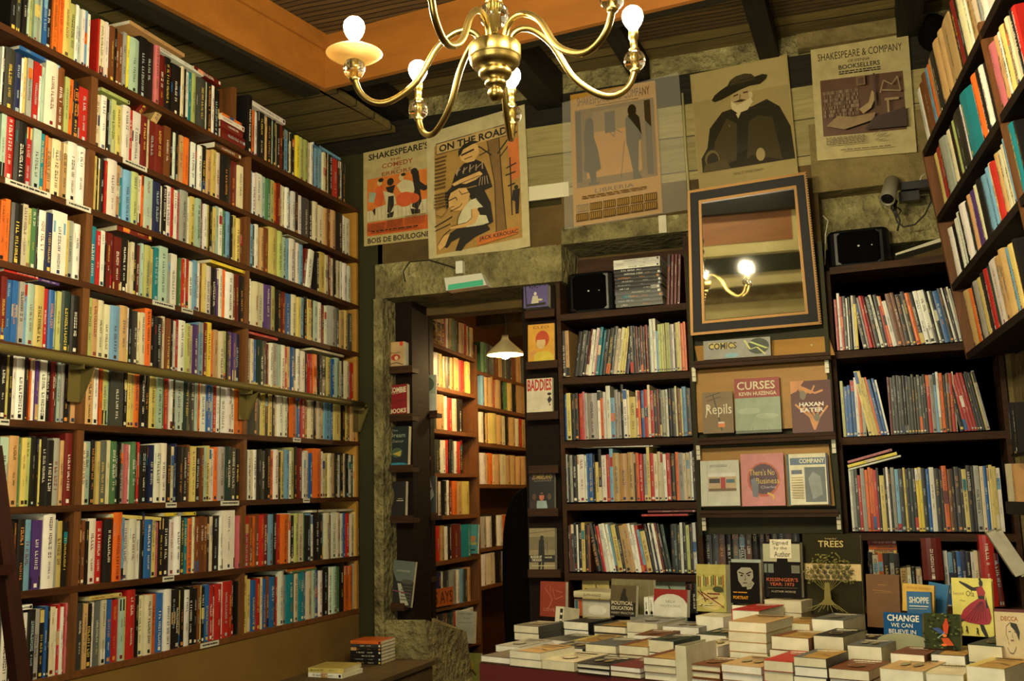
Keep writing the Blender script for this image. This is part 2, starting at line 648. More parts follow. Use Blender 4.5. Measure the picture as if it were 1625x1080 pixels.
def book(T_, H, W, cc, hard, T, seed, name=None, label=None, cat='book', group=None, into=None, kids=True, rich=True):
    rnd = random.Random(seed)
    base = np.array(col(cc))
    base = tuple(np.clip(base * rnd.uniform(.82, 1.15) * (1 + np.array([rnd.uniform(-.06, .06) for _ in range(3)])), 0, .82))
    pc = rnd.choice(PAGEC)
    if into is not None:
        t, bul = cover_geo(into, T_, W, H, hard, base, T)
        pages_geo(into, T_, W, H, hard, T, pc, t)
        spine_art(into, T_, W, H, base, bul, T, rnd, rich)
        return
    mb = MB()
    I = np.eye(4)
    t, bul = cover_geo(mb, T_, W, H, hard, base, I)
    spine_art(mb, T_, W, H, base, bul, I, rnd, rich)
    if not kids:
        pages_geo(mb, T_, W, H, hard, I, pc, t)
    o = mb.build(name, M['book'], None, label, cat, group, mw=T)
    if kids:
        pg = MB()
        pages_geo(pg, T_, W, H, hard, I, pc, t)
        pg.build('page_block', M['page'], o)
    return o


def parse(tok):
    out = []
    for t in tok.split():
        c = t[0]
        num = ''.join(ch for ch in t[1:] if ch.isdigit())
        fl = t[1:].lstrip('0123456789')
        out.append((c, float(num), fl))
    return out


PENDING = []


def shelf_row(tok, P, ex, out, x0, x1, h, kindname, where, group, up=(0, 0, 1), depth=.135, seed=0, zline=None, kids=True,
              single='paperback_book', maxh=None, hardw=.024):
    """P(x) -> base point on the spine plane for pixel column x ; ex: unit along the row ; out: unit the spines face"""
    L = parse(tok)
    tot = sum(w for _, w, _ in L)
    sc = (x1 - x0) / tot
    rnd = random.Random(seed)
    x = x0
    ex, out, up = (np.array(v, float) for v in (ex, out, up))
    sgn = 1.0 if np.dot(np.cross(out, ex), up) > 0 else -1.0   # local frame must be right handed: x=out, y=?, z=up
    items = []
    n = 0
    for c, w, fl in L:
        A, B = P(x), P(x + w * sc)
        x += w * sc
        if c == '_':
            continue
        n += 1
        T_ = float(np.linalg.norm(B - A)) - .0006
        hh = h * (1 + .11 * fl.count('+') - .13 * fl.count('-')) * rnd.uniform(.965, 1.03)
        if maxh:
            hh = min(hh, maxh)
        W = depth * rnd.uniform(.9, 1.08)
        off = rnd.uniform(-.008, .004)
        lean = (radians(rnd.uniform(8, 10)) if '>' in fl else -radians(rnd.uniform(8, 10)) if '<' in fl else radians(rnd.uniform(-.25, .25)))
        T_ = max(T_, .003)
        # leaning: rotate ex/up inside the spine plane, pivot at the low corner
        piv = B if lean > 0 else A
        e2 = ex * cos(lean) - up * sin(lean)
        u2 = up * cos(lean) + ex * sin(lean)
        Tk = T_ * cos(lean)
        org = piv - e2 * Tk if lean > 0 else piv
        org = org + out * off
        if sgn > 0:
            Tm = frame_m(org, out, e2, u2)
        else:
            Tm = frame_m(org + e2 * Tk, out, -e2, u2)
        hard = (T_ > hardw and rnd.random() < .7) or rnd.random() < .12
        items.append([c, T_, Tk, hh, W, hard, Tm, n, rnd.random()])
    tags = {}
    for i, it in enumerate(items):
        pv = CN[items[i - 1][0]] if i else 'the row end'
        nx = CN[items[i + 1][0]] if i + 1 < len(items) else 'the row end'
        sz = 'thick' if it[1] > .03 else 'thin' if it[1] < .013 else 'medium'
        it.append((sz, CN[it[0]], pv, nx))
        tags.setdefault(it[-1], []).append(i)
    for i, it in enumerate(items):
        c, T_, Tk, hh, W, hard, Tm, n, rr, tg = it
        sd = hash((seed, i)) & 0xffffff
        kd = 'hardcover_book' if hard else single
        word = 'hardback' if hard else kindname
        if len(tags[tg]) == 1 and tg[2] != tg[3]:
            a = tg[2] if 'end' not in tg[2] else 'the end'
            b = tg[3] if 'end' not in tg[3] else 'the end'
            lb = f"{tg[0]} {tg[1]} {word} between {a} and {b}, {where}"
        else:
            lb = f"{tg[0]} {tg[1]} {word}, {ORD[n]} from left, {where}"
        dist = float(np.linalg.norm(Tm[:3, 3] - EYE))
        foc = abs(float(np.dot((Tm[:3, 3] - EYE) / dist, out)))
        PENDING.append((kd, Tk * hh * foc / dist ** 2, (Tk, hh, W, c, hard, Tm, sd, kd, lb, 'book', group), kids))


# ------------------------------------------------------------------ the room shell
XL = -2.43
D = 4.5
CEIL = 3.27
NL = np.array([cos(radians(0)), 0, 0])
b = MB(); b.box(-2.9, 1.4, -2.4, 9.0, -.06, 0); struct('floor', b, M['floor'])
# left wall behind the bookcase with its plinth
b = MB(); b.box(-2.80, -2.66, -2.2, 4.75, 0, CEIL); struct('wall_left', b, M['green'])
# right wall parallel to the tilted case: passes (0.46, 4.5), direction UR
UR = np.array([.108, -.994, 0]); UR = UR / np.linalg.norm(UR)
NR = np.array([UR[1], -UR[0], 0])          # points into the room (-x)
RW0 = np.array([.475, 4.6, 0])
b = MB()
A, B_ = RW0, RW0 + UR * 6.9
n_ = -NR * .12
b.hexa([A, B_, B_ + n_, A + n_, A + (0, 0, CEIL), B_ + (0, 0, CEIL), B_ + n_ + (0, 0, CEIL), A + n_ + (0, 0, CEIL)])
struct('wall_right', b, M['plaster'])
# front wall (behind the camera) with a window opening added for the fill light
b = MB()
b.box(-2.8, -2.05, -2.32, -2.2, 0, 3.6); b.box(.25, 1.5, -2.32, -2.2, 0, 3.6)
b.box(-2.05, .25, -2.32, -2.2, 0, .6); b.box(-2.05, .25, -2.32, -2.2, 1.8, 3.6)
struct('wall_front', b, M['cream'])
b = MB()
for x in (-2.05, -.93, .2):
    b.box(x, x + .05, -2.3, -2.22, .6, 1.8)
b.box(-2.05, .25, -2.3, -2.22, .6, .65); b.box(-2.05, .25, -2.3, -2.22, 1.75, 1.8)
struct('added_window', b, M['cream'])  # unseen frame, added around the fill light

# back wall: pieces around the niches and the doorway
XD0, XD1 = -2.305, -1.40          # rough door opening incl. display columns


def wall_piece(name, x0, x1, z0, z1, m, y0=D, y1=4.8):
    b = MB(); b.box(x0, x1, y0, y1, z0, z1)
    return struct(name, b, m)


wall_piece('wall_back', -2.66, XD0, 0, 3.02, M['green'])                     # green strip left of the door
b = MB(); b.box(-2.66, .62, 4.78, 4.9, 2.20, CEIL); b.box(-1.40, .62, 4.74, 4.9, 0, 2.2); struct('wall_back_core', b, M['brownboard'])
# above the openings
LINT = onY(700, 410, D)[2]
wall_piece('trim_1', -2.33, -1.36, 2.245, 2.42, M['stone'], 4.47, 4.78)      # rough lintel over the doorway
wall_piece('trim_2', -2.33, -1.36, 2.42, 2.62, M['brownboard'], 4.50, 4.78)
zt = onY(890, 395, D)[2]
wall_piece('trim_3', -1.36, -.76, 2.42, 2.50, M['stone'], 4.48, 4.78)
wall_piece('trim_4', -1.36, -.76, 2.50, 2.66, M['brownboard'], 4.50, 4.78)
wall_piece('trim_5', -2.43, .60, 2.66, 3.03, M['wallboards'], 4.505, 4.78)
b = MB(); b.box(-1.52, -1.32, 4.495, 4.51, 2.655, 2.725)
for x in (-1.45, -1.385):
    b.box(x - .001, x + .001, 4.494, 4.5, 2.655, 2.725, lin((90, 84, 60)))
struct('trim_6', b, M['tile'])
wall_piece('trim_7', -.22, .60, 2.53, 2.84, M['plaster'], 4.50, 4.78)        # board above the right speaker
wall_piece('trim_8', -.20, .60, 2.30, 2.53, M['stone'], 4.62, 4.78)
wall_piece('trim_9', -.78, -.20, 2.2, 2.9, M['brownboard'], 4.51, 4.78)
# black beam along the wall top and the rough strip above it
p0, p1 = onY(560, 243, 4.46), onY(1480, 72, 4.46)
b = MB(); b.box(-2.66, .62, 4.50, 4.75, 3.02, 3.165); struct('trim_10', b, M['blackx'])
b = MB(); b.box(-2.66, .62, 4.52, 4.8, 3.165, CEIL)
struct('trim_11', b, M['stone'])
b = MB()
b.box(-.24, .22, 4.455, 4.51, 3.175, 3.245)
struct('trim_12', b, M['plaster'])

# ceilings: planks outside the opening, slats inside
FC = onZ(515, 140, 3.02); FL = onZ(280, 17, 3.02); FR = onZ(1010, 21, 3.02)
dl = (FL - FC) / np.linalg.norm(FL - FC)
dr = (FR - FC) / np.linalg.norm(FR - FC)
FLe, FRe = FC + dl * 4.6, FC + dr * 3.4
nl_ = np.array([dl[1], -dl[0], 0]); nl_ = nl_ if nl_[0] < 0 else -nl_
b = MB()
zc = CEIL
zc2 = 3.085
qa = FC + nl_ * .06; qb = FLe + nl_ * .06
q = [(-2.8, 4.45), (qa[0] + .02, 4.45), (qa[0], qa[1]), (qb[0], qb[1]), (-2.8, qb[1])]
m5 = [(x, y, zc2) for x, y in q] + [(x, y, zc2 + .03) for x, y in q]
b.add(m5, [(0, 1, 2, 3, 4), (9, 8, 7, 6, 5), (0, 5, 6, 1), (1, 6, 7, 2), (2, 7, 8, 3), (3, 8, 9, 4), (4, 9, 5, 0)])
q = [(-2.8, 4.8), (1.2, 4.8), (FRe[0], FRe[1]), (FC[0], FC[1])]
b.add([(x, y, zc) for x, y in q] + [(x, y, zc + .03) for x, y in q], [(0, 1, 2, 3), (7, 6, 5, 4), (0, 1, 5, 4), (1, 2, 6, 5), (2, 3, 7, 6), (3, 0, 4, 7)])
struct('ceiling', b, M['planks'])
b = MB(); b.box(-2.85, 1.5, -2.4, 4.3, 3.262, 3.30); struct('ceiling_upper', b, M['slats'])


def fascia(name, A, B_, out, z0, z1, th, m):
    b = MB(); o = np.array(out) * th
    A = np.array([A[0], A[1], 0]); B_ = np.array([B_[0], B_[1], 0])
    b.hexa([A + (0, 0, z0), B_ + (0, 0, z0), B_ + o + (0, 0, z0), A + o + (0, 0, z0), A + (0, 0, z1), B_ + (0, 0, z1), B_ + o + (0, 0, z1), A + o + (0, 0, z1)])
    return struct(name, b, m)


nl = np.array([dl[1], -dl[0], 0]); nl = nl if nl[0] < 0 else -nl      # away from the opening (left)
nr = np.array([-dr[1], dr[0], 0]); nr = nr if nr[1] > 0 else -nr      # away from the opening (back)
fascia('trim_13', FC + nr * .03, FLe, nl, 3.02, 3.28, .025, M['orange'])
fascia('trim_14', FC, FRe, nr, 3.02, 3.28, .025, M['orange'])
fascia('trim_15', FC + nl * .025, FLe + nl * .025, nl, 3.0, 3.28, .085, M['black_wood'])
fascia('trim_16', FC + nr * .025 + dr * .05, FRe + nr * .025, nr, 3.03, 3.28, .07, M['blackx'])
# small ledge strip along the top of the left fascia
fascia('trim_17', FC - nl * .0, FLe, -nl, 3.19, 3.262, .014, M['orange'])
# inner slat ceiling height follows the fascia top
# joists
for i, (xw, w) in enumerate([(-2.20, .10), (-1.40, .13), (-.95, .08), (-.365, .085), (.22, .10)]):
    b = MB()
    yb = (FC + dr * ((xw - FC[0]) / dr[0]))[1] + .08
    b.box(xw - w / 2, xw + w / 2, yb, 4.5, 3.165 if i not in (1,) else 3.10, CEIL + .01)
    struct('trim_%d' % (18 + i), b, M['black_wood'])
# beams and the upper part of the front wall behind the camera, seen in the mirror
def rbox(name, x0, x1, y0, y1, z0, z1, m):
    b = MB(); b.box(x0, x1, y0, y1, z0, z1); return struct(name, b, m)
rbox('trim_24', -2.7, 1.5, -2.18, -1.9, 3.02, 3.262, M['blackx'])
rbox('trim_25', -2.7, .15, -2.2, -2.14, 2.72, 3.02, M['orange'])
rbox('trim_26', .15, .22, -2.2, -2.12, 2.70, 3.02, M['cream'])
rbox('trim_27', .26, .36, -2.2, -2.05, 2.55, 3.262, M['greyp'])
rbox('trim_28', -2.7, 1.5, -2.2, -2.08, 2.60, 2.71, M['cream'])
rbox('trim_29', -2.7, 1.5, -2.2, -2.12, 2.40, 2.58, M['green'])
rbox('trim_33', -2.7, 1.5, -2.2, -2.05, 2.27, 2.36, M['cream'])
rbox('trim_34', -2.7, 1.5, -2.2, -2.14, 2.10, 2.26, M['plaster'])
rbox('trim_35', -1.2, 1.5, -2.2, -1.96, 1.84, 1.86, M['shelfx'])


tlp = empty('fill_tube', (-.6, -1.3, 3.2), 'added fill tube on the ceiling behind the viewer, brightening the shop front', 'lamp')  # added fill source, brightens the front wall in the mirror
def _pt(nm_, x0, x1, y0, y1, z0, z1, m):
    b = MB(); b.box(x0, x1, y0, y1, z0, z1); part(b, nm_, m, tlp)
_pt('housing', -1.3, .1, -1.34, -1.26, 3.21, 3.26, M['whitep'])
b = MB(); b.tube([(-1.26, -1.3, 3.19), (.06, -1.3, 3.19)], .013, 10); part(b, 'tube', mat_emit('fill_glow', (1.0, .9, .6), 24), tlp)

# ------------------------------------------------------------------ left bookcase wall
ZL = [(2.718, 2.722), (2.461, 2.460), (2.240, 2.224), (1.988, 1.986), (1.747, 1.738), (1.523, 1.546), (1.265, 1.279), (1.014, .998), (.752, .752)]
YA, YB = 2.62, 4.47


def zl(k, y):
    a, c = ZL[k]
    return a + (c - a) * (y - YA) / (YB - YA)


lb = empty('bookcase', (XL - .1, 3.2, 0), 'dark brown wall of shelves covering the whole left wall from plinth to ceiling', 'bookcase')
for k in range(9):
    b = MB()
    y0, y1 = .9, 4.49
    b.slab((XL, y0, zl(k, y0)), (XL, y1, zl(k, y1)), (-.2, 0, 0), .021)
    part(b, 'shelf', M['shelf'] if k < 8 else M['post'], lb)
for y, w in ((1.72, .03), (2.630, .03), (3.535, .022), (4.47, .018)):
    b = MB()
    b.box(XL - .2, XL - .001, y - w / 2, y + w / 2, .74, 2.70 if w < .03 else 2.70)
    part(b, 'upright', M['post'] if y < 4.4 else M['ochre'], lb)
b = MB(); b.box(XL - .225, XL - .2, .9, 4.49, .75, 2.95); part(b, 'back_panel', M['green'], lb)
b = MB(); b.box(XL - .2, XL - .02, 3.44, 3.46, 2.73, 2.98); part(b, 'bookend', M['post'], lb)
# plinth wall below the lowest shelf
b = MB(); b.box(-2.66, XL - .004, .9, 4.49, 0, .73); struct('baseboard_left', b, M['base'])


def Yof(x, z, X):
    lo, hi = .6, 9.
    for _ in range(40):
        m_ = (lo + hi) / 2
        d = np.array([X, m_, z]) - EYE
        if 812.5 + FOC * (d @ _rt) / (d @ _f) < x:
            lo = m_
        else:
            hi = m_
    return lo


def Xof(x, z, Y):
    lo, hi = -4., 3.
    for _ in range(40):
        m_ = (lo + hi) / 2
        d = np.array([m_, Y, z]) - EYE
        if 812.5 + FOC * (d @ _rt) / (d @ _f) < x:
            lo = m_
        else:
            hi = m_
    return lo


LEFT = [
 # (row, bay, x0, x1, tokens)
 (0, 'left', 18, 143, "k9 K9 k7 m6 l5 m5 g5 m5 b7 k8 o8 o8 Y10 l9 w5 m5 w5 a5 w4"),
 (0, 'middle', 157, 350, "r3 c6 w4 w4 O6 k4 O5 O5 g5 y3 m15 k11+ k12+ P7+ R9 k10 k14 c5 k3 w5 e4 l6 K13 w4 k7 w4 k9"),
 (0, 'right', 391, 547, "k9++ o7 w4 k12 t4 k8 m4 k4 c5 k4 R4 k4 a7 k3 c3 k4 t5 y5 l9 l9 c4 w4 k3 a8 a6 c4 k5 c3 k6 r9 k4 w4 k5"),
 (1, 'left', 0, 143, "w3 k4 K17 B10 w4 Y4 g8 r9 w5 m4 w19+ O12+ l7 o8 k9 r17"),
 (1, 'middle', 152, 385, "c7 w9 k4 m4 l8 Y10 w12 r5 w13 R10 c3 R9 R15 O10 k4 w5 k3 _6 t6 o7 k3 w7 k4 w7 k6 t9 Y6 c6 k20 R10 c8"),
 (1, 'right', 393, 556, "a6 w9 w9 m5 n5 l6 o6 R5 c4 c4 w5 k3 w6 k7 w4 K12 k6 c7 c9 t6 O5 t8 k10 w6 w7"),
 (2, 'left', 0, 134, "m8 r14+ k19 r9 m12 e6 o5 t10 c14 t7 w15+ w14+"),
 (2, 'middle', 148, 386, "Y5 k4 Y3 k6 r4 w17+ t6 e5 a14 l12 w7 o3 m14 B13 w4 k6 w9 r3 w6 P6 g13+ w5 Y8 m8 R5 w5 Y5 k4 Y6 m5 w6 n4 k5 a7 k3 Y5 Y8 O5"),
 (2, 'right', 391, 558, "O5 a6 k3 w4 k3 t5 O8 Y14+ l8+ m6 a5 w8 k4 w5 a6 R4> w5> w4> _8 k5 Y8 c4 R4 c6 k3 c8 w3 w6 w8"),
 (3, 'left', 0, 127, "o9 o9 k20 c9 l8 n8 k4 w12 B9 w26+ Y4 g9 w11"),
 (3, 'middle', 138, 386, "k3 e13 r8 w8 k4 R8 R5 R14 k13 c6 c6 k9 R6 m5 l12 Y8 e9 m16+ g5 w12 r5 n4 r6 w6 r5 w8 a6 w7 O5 Y4 w12 k9 v4 w8 o4 w16 O4 R8 k8"),
 (3, 'right', 390, 558, "o4 w5 c10 c9 v9 l9 k8 R7 b9 c8 Y4 a6 k5 Y5 k4 m6 w7 R3 w4 g14 G6 t6 Y6 K6"),
 (4, 'left', 0, 124, "R10 b10 b10 g9 a6 m12 Y16 r6 b10 m4 l7 N15 k14"),
 (4, 'middle', 132, 381, "w8 l8 t10 c10 c10 a18 t14 w4 k6 K6 c6 c8 o12+ k6 k14 c6 O8 k4 w5 r5 w13 l7 c6 v8 a8+ R8+ y9+ o4 t8 c8 l5 k4 v7 v6 B7"),
 (4, 'right', 390, 562, "g9 c6 b4 N14 k5 R3 w6 g10 m4 w9 r3 t4 b7 k4 w6 k3 w9 k3 r9 o6 k8 K8 Y9 b5 m8 c5 k5 c8 r4 r5"),
 (5, 'left', 0, 122, "k10 Y6 k6 w7 w14 k3 R6 o3 w5 v5 Y4 w12 k8 R5 K6 m5 g5 k9 K5 t8"),
 (5, 'middle', 128, 384, "k5 t16 w8 r4 o5 l8 m4 K22 k6 Y6 Y6 o10 k9 k9 Y11 m8 n3 r11 w4 k4 m15 N12 K8 m5 o3 w9 b8 a3 r8 w5 k3 w8 w8 w6 o12"),
 (5, 'right', 390, 564, "K21 c4 Y7 k5 Y5 k4 c4 w9 w7 k3 o9 a4 b4 r7 Y5 c9 k3 c8 Y5 a10 b6 Y10 k7 Y5 O4 t7"),
 (6, 'left', 0, 113, "m14 t15 n3 Y8 l9 k5 Y3 k4 Y3 k8 k13 g11 t6 R12+"),
 (6, 'middle', 121, 380, "w6 c6 m10 k6 Y5 G11 c5 n8 N5 k3 g6 P4 w4 n6 k3 r4 k14 B6 w10 w10 k5 c4 B6 k7 k8 O5 Y7 k6 O5 m4 Y5 c3 w5 o6 g10 N6 K7 k7"),
 (6, 'right', 386, 568, "e8 w7 c3 w6 k5 K7 k9 o5 w8 k4 Y6 a6 w4 l7+ k6+ R8+ w4 c5 b5 o14+ w4 c5 Y5 c6 t4 k3 w6 k4 c5 k4 w4 K5 c4 k3"),
 (7, 'left', -14, 107, "K12 w12 k12 O3 k12 a12 v16 w19+ g4 Y10 k7"),
 (7, 'middle', 118, 373, "R4 k6 O6 k5 w13 r11 k14 o14+ a4 w9 w12 w7 k4+ b13 Y7 P6 k7 k10 w7 w8 N7 e7 o8 c4 O6 O6 O6 k4 c4 k11 w5 w20+"),
 (7, 'right', 378, 573, "P6 w6 r7 O7 o4 O5 r8 R8 a8 k6 r5 o15 w4 k6 l7 c9 n4 k6 a4 w4 k10+ k4 a4 c7 O5 w9+ c5 w6 b3 r7 c7 Y4 w3 k3 w3"),
 (8, 'left', -8, 112, "K9 w12 k12 w5 e8 w7 k11 g9 k7 b5 k4 c8 w4 r5 w4 r4 P4 t6"),
 (8, 'middle', 120, 372, "K10 t8 k9 w6 G9 c8 m4 b8 r12 m8 Y4 r14+ r4 k5 c8 c13 o9 b13 w12 k7 k7 Y3 k6 w10 k7 k5 O4 Y3 k5 b7 r9 w3 r10 w3 r9 r6 k5"),
 (8, 'right', 377, 577, "k8 Y10+ Y5 b9 r8 c4 b6 O4 b8 k4 r3 w9+ g4 e13 c9 e9 b3 c8 m6 b4 v3 w7 k9 w7 m7 n4 k10+ o7 o7 g7 G8 g3"),
]
ROWN = ['top row', 'second row', 'third row', 'fourth row', 'fifth row', 'sixth row', 'seventh row', 'eighth row', 'lowest row']
SPX = XL - .012
for (k, bay, x0, x1, tok) in LEFT:
    def P(x, k=k):
        z = zl(k, 3.5) + .1
        y = Yof(x, z, SPX)
        return np.array([SPX, y, zl(k, y)])
    h = .205 if k == 0 or k >= 6 else .192
    shelf_row(tok, P, (0, 1, 0), (1, 0, 0), x0, x1, h, 'paperback', f'{ROWN[k]}, left wall {bay} bay', f'books on the left wall, {ROWN[k]}, {bay} bay',
              seed=100 + k * 3 + len(bay), kids=(k >= 6 and bay != 'right'), maxh=None if k == 0 else .226)


# ------------------------------------------------------------------ lying books
def lying(T_, L, Wd, cc, Tm, seed, name, label, group=None, hard=None, kids=True):
    """flat book: local x = out (spine), y = along length L, z = up thickness"""
    rnd = random.Random(seed)
    if hard is None:
        hard = T_ > .022
    # the standing book's frame: thickness y, height z -> lay it over
    R = np.eye(4)
    R[:3, 0], R[:3, 1], R[:3, 2] = (1, 0, 0), (0, 0, 1), (0, -1, 0)
    T2 = Tm @ Tr(0, L, 0) @ R
    return book(T_, L, Wd, cc, hard, T2, seed, name, label, 'book', group, kids=kids)


# books lying across the tops of rows on the left wall: row, px x0, x1, lift above the shelf, thickness, colour, words
LY = [
 (0, 205, 292, .238, .014, 't', 'thin tan book lying across black ones, top row, left wall middle bay'),
 (0, 250, 322, .205, .016, 'w', 'thick cream-edged book lying on the top row, left wall middle bay'),
 (0, 307, 350, .208, .020, 'R', 'maroon gilt-lined book lying flat near the end of the top middle bay'),
 (0, 350, 387, .002, .048, 'R', 'thick maroon gilt book, lowest of the pile at the top bay divider'),
 (0, 350, 384, .051, .030, 'R', 'second maroon book up in the pile at the top bay divider'),
 (0, 350, 387, .082, .020, 'w', 'white book near the top of the pile at the top bay divider'),
 (0, 352, 383, .103, .010, 'o', 'thin orange book topmost of the pile at the top bay divider'),
 (0, 400, 452, .208, .022, 'w', 'white book lying open-edged across the top row, left wall right bay'),
 (0, 497, 540, .196, .012, 'a', 'light blue book lying on the top row near the corner'),
 (1, 30, 95, .196, .012, 'b', 'blue-covered book lying across the second row, left wall left bay'),
 (1, 160, 205, .196, .012, 'l', 'pale green book lying on the second row beside the bay divider'),
 (1, 340, 382, .199, .022, 'O', 'brown book lying over dark volumes, second row, left wall middle bay'),
 (2, 205, 272, .200, .013, 'Y', 'thin yellow book lying across the third row, left wall middle bay'),
 (2, 311, 370, .200, .013, 'R', 'maroon book with gilt letters lying on the third row, middle bay'),
 (2, 456, 488, .196, .018, 'c', 'cream book lying flat on the third row, left wall right bay'),
 (3, 185, 240, .200, .022, 'R', 'maroon book with gilt line lying on the fourth row, middle bay'),
 (3, 333, 388, .197, .012, 'y', 'yellow-edged book lying on the fourth row near the bay divider'),
 (4, 5, 60, .199, .013, 'r', 'red and white book lying on the fifth row, left wall left bay'),
 (4, 60, 93, .196, .010, 'v', 'thin purple book lying on the fifth row, left wall left bay'),
 (4, 145, 200, .205, .016, 'k', 'black book with white edge lying on the fifth row, middle bay'),
 (4, 392, 440, .197, .010, 'r', 'thin red book lying on the fifth row, left wall right bay'),
 (4, 495, 545, .196, .010, 'c', 'thin cream book lying on the fifth row near the corner'),
 (5, 400, 445, .196, .010, 'Y', 'pale yellow book lying on the sixth row, left wall right bay'),
 (7, 175, 255, .197, .012, 'Y', 'pale yellow book lying tilted on the eighth row, middle bay'),
 (7, 260, 310, .197, .012, 'y', 'yellow book lying flat on the eighth row, left wall middle bay'),
 (7, 495, 560, .199, .010, 'c', 'thin cream book lying on the eighth row near the corner'),
 (8, 25, 50, .196, .014, 'w', 'upper white book lying on the lowest row, left wall left bay'),
 (8, 140, 192, .196, .013, 'Y', 'pale patterned book lying on the lowest row, middle bay'),
 (8, 455, 500, .204, .010, 'o', 'thin orange and cream book lying on the lowest row, right bay'),
 (8, 463, 502, .194, .010, 'n', 'thin green and red book lying on the lowest row, right bay'),
]
for i, (k, x0, x1, lift, th, c, lab) in enumerate(LY):
    z = zl(k, 3.4) + lift
    ya, yb = Yof(x0, z, SPX), Yof(x1, z, SPX)
    zz = zl(k, ya) + lift
    Tm = frame_m(np.array([SPX + .002, ya, zz + .012]), (1, 0, 0), (0, 1, 0), (0, 0, 1))
    if lab.startswith('pale yellow book lying tilted'):
        Tm = Tm @ Rx(radians(-4))
    if 'pile at the top' in lab:
        Tm[2, 3] -= .012
    lying(th, yb - ya, .13, c, Tm, 9000 + i, 'paperback_book' if th < .02 else 'hardcover_book', lab, 'books lying on top of the left wall rows')

# two books leaning forward in the second row of the middle bay
for i, (x, z0, ang, c, lab) in enumerate([(214, .10, 38, 'R', 'brown-red book tumbled sideways over the second row, barcode label showing'),
                                          (240, .10, 32, 't', 'tan book tumbled sideways beside the brown-red one, second row')]):
    z = zl(1, 3.0) + z0
    y = Yof(x, z, SPX)
    Tm = frame_m(np.array([SPX - .01, y, z + .09]), (1, 0, 0), (0, 1, 0), (0, 0, 1)) @ Rx(radians(-ang))
    if i == 1:
        Tm = Tm @ Tr(0, 0, 0)
    book(.03, .15, .12, c, True, Tm, 77 + i, 'hardcover_book', lab, 'book', 'books lying on top of the left wall rows')

# white shelf-edge labels
LAB = [(1, 195, 233), (2, 105, 144), (2, 8, 80), (3, 242, 277), (3, 288, 306), (5, 0, 15), (6, 263, 280), (6, 350, 379), (7, 258, 276),
       (8, 318, 347), (5, 465, 477), (6, 481, 491), (4, 485, 497)]
for i, (k, x0, x1) in enumerate(LAB):
    z = zl(k, 3.3)
    ya, yb = Yof(x0, z, XL), Yof(x1, z, XL)
    b = MB()
    zt_, zb_ = zl(k, ya) - .001, zl(k, ya) - .019
    X = XL + .0015
    b.hexa([(XL, ya, zb_), (X, ya, zb_), (X, yb, zb_), (XL, yb, zb_), (XL, ya, zt_), (X, ya, zt_), (X, yb, zt_), (XL, yb, zt_)], lin((206, 204, 186)))
    art(b, lambda u, v, o: (X + o, ya + (yb - ya) * u, zt_ + (zb_ - zt_) * v), lines('k', .1, .3, .9, .8, 1, .6, i), eps=.0004)
    nx = ['beginning of the', 'middle of the', 'end of the'][min(2, int((x0 % 245) / 82))]
    b.build('shelf_label', M['print'], None, f'white label on the shelf edge, {ROWN[k]}, left wall, {["left", "middle", "right"][0 if x0 < 140 else 1 if x0 < 385 else 2]} bay'
            + (' beside the divider' if x0 in (105, 288) else ''), 'label', 'white labels on the shelf edges')

# ------------------------------------------------------------------ olive rail along the left wall with its brackets
rl = empty('ladder_rail', (XL + .05, 3.2, 1.7), 'olive painted steel ladder rail running along the front of the left shelves', 'rail')
b = MB()
ya, yb = .9, Yof(575, 1.72, XL + .05)
A_ = onX(0, 552, XL + .05); B2 = onX(573, 642, XL + .05)
sl = (B2[2] - A_[2]) / (B2[1] - A_[1])
zr = lambda y: A_[2] + sl * (y - A_[1])
b.tube([(XL + .05, y, zr(y)) for y in np.linspace(ya, yb, 12)], .0155, 10)
part(b, 'rail_tube', M['olive'], rl)
for x in (139, 401, 577):
    y = Yof(x, 1.69, XL + .03)
    b = MB()
    w = .03
    z0 = zr(y) + .004
    b.add([(XL - .003, y - w, z0), (XL + .06, y - w, z0), (XL + .06, y + w * .2, z0), (XL - .003, y + w * .2, z0),
           (XL - .003, y - w, z0 - .012), (XL + .06, y - w, z0 - .012), (XL + .06, y + w * .2, z0 - .012), (XL - .003, y + w * .2, z0 - .012)],
          [(0, 1, 2, 3), (7, 6, 5, 4), (0, 4, 5, 1), (1, 5, 6, 2), (2, 6, 7, 3), (3, 7, 4, 0)])
    # triangular gusset
    for t0, t1 in ((0, .004),):
        p = [(XL + .06, y, z0 - .01), (XL - .001, y, z0 - .01), (XL - .001, y, z0 - .13), (XL + .012, y - .004, z0 - .13)]
        q2 = [(a, c + .005, d) for a, c, d in p]
        b.add(p + q2, [(0, 1, 2, 3), (7, 6, 5, 4), (0, 3, 7, 4), (3, 2, 6, 7), (1, 0, 4, 5)])
        b.box(XL - .001, XL + .002, y - .05, y + .002, z0 - .13, z0 - .01)
        b.box(XL + .002, XL + .06, y - .05, y - .046, z0 - .03, z0 - .01)
    part(b, 'bracket', M['olive'], rl)

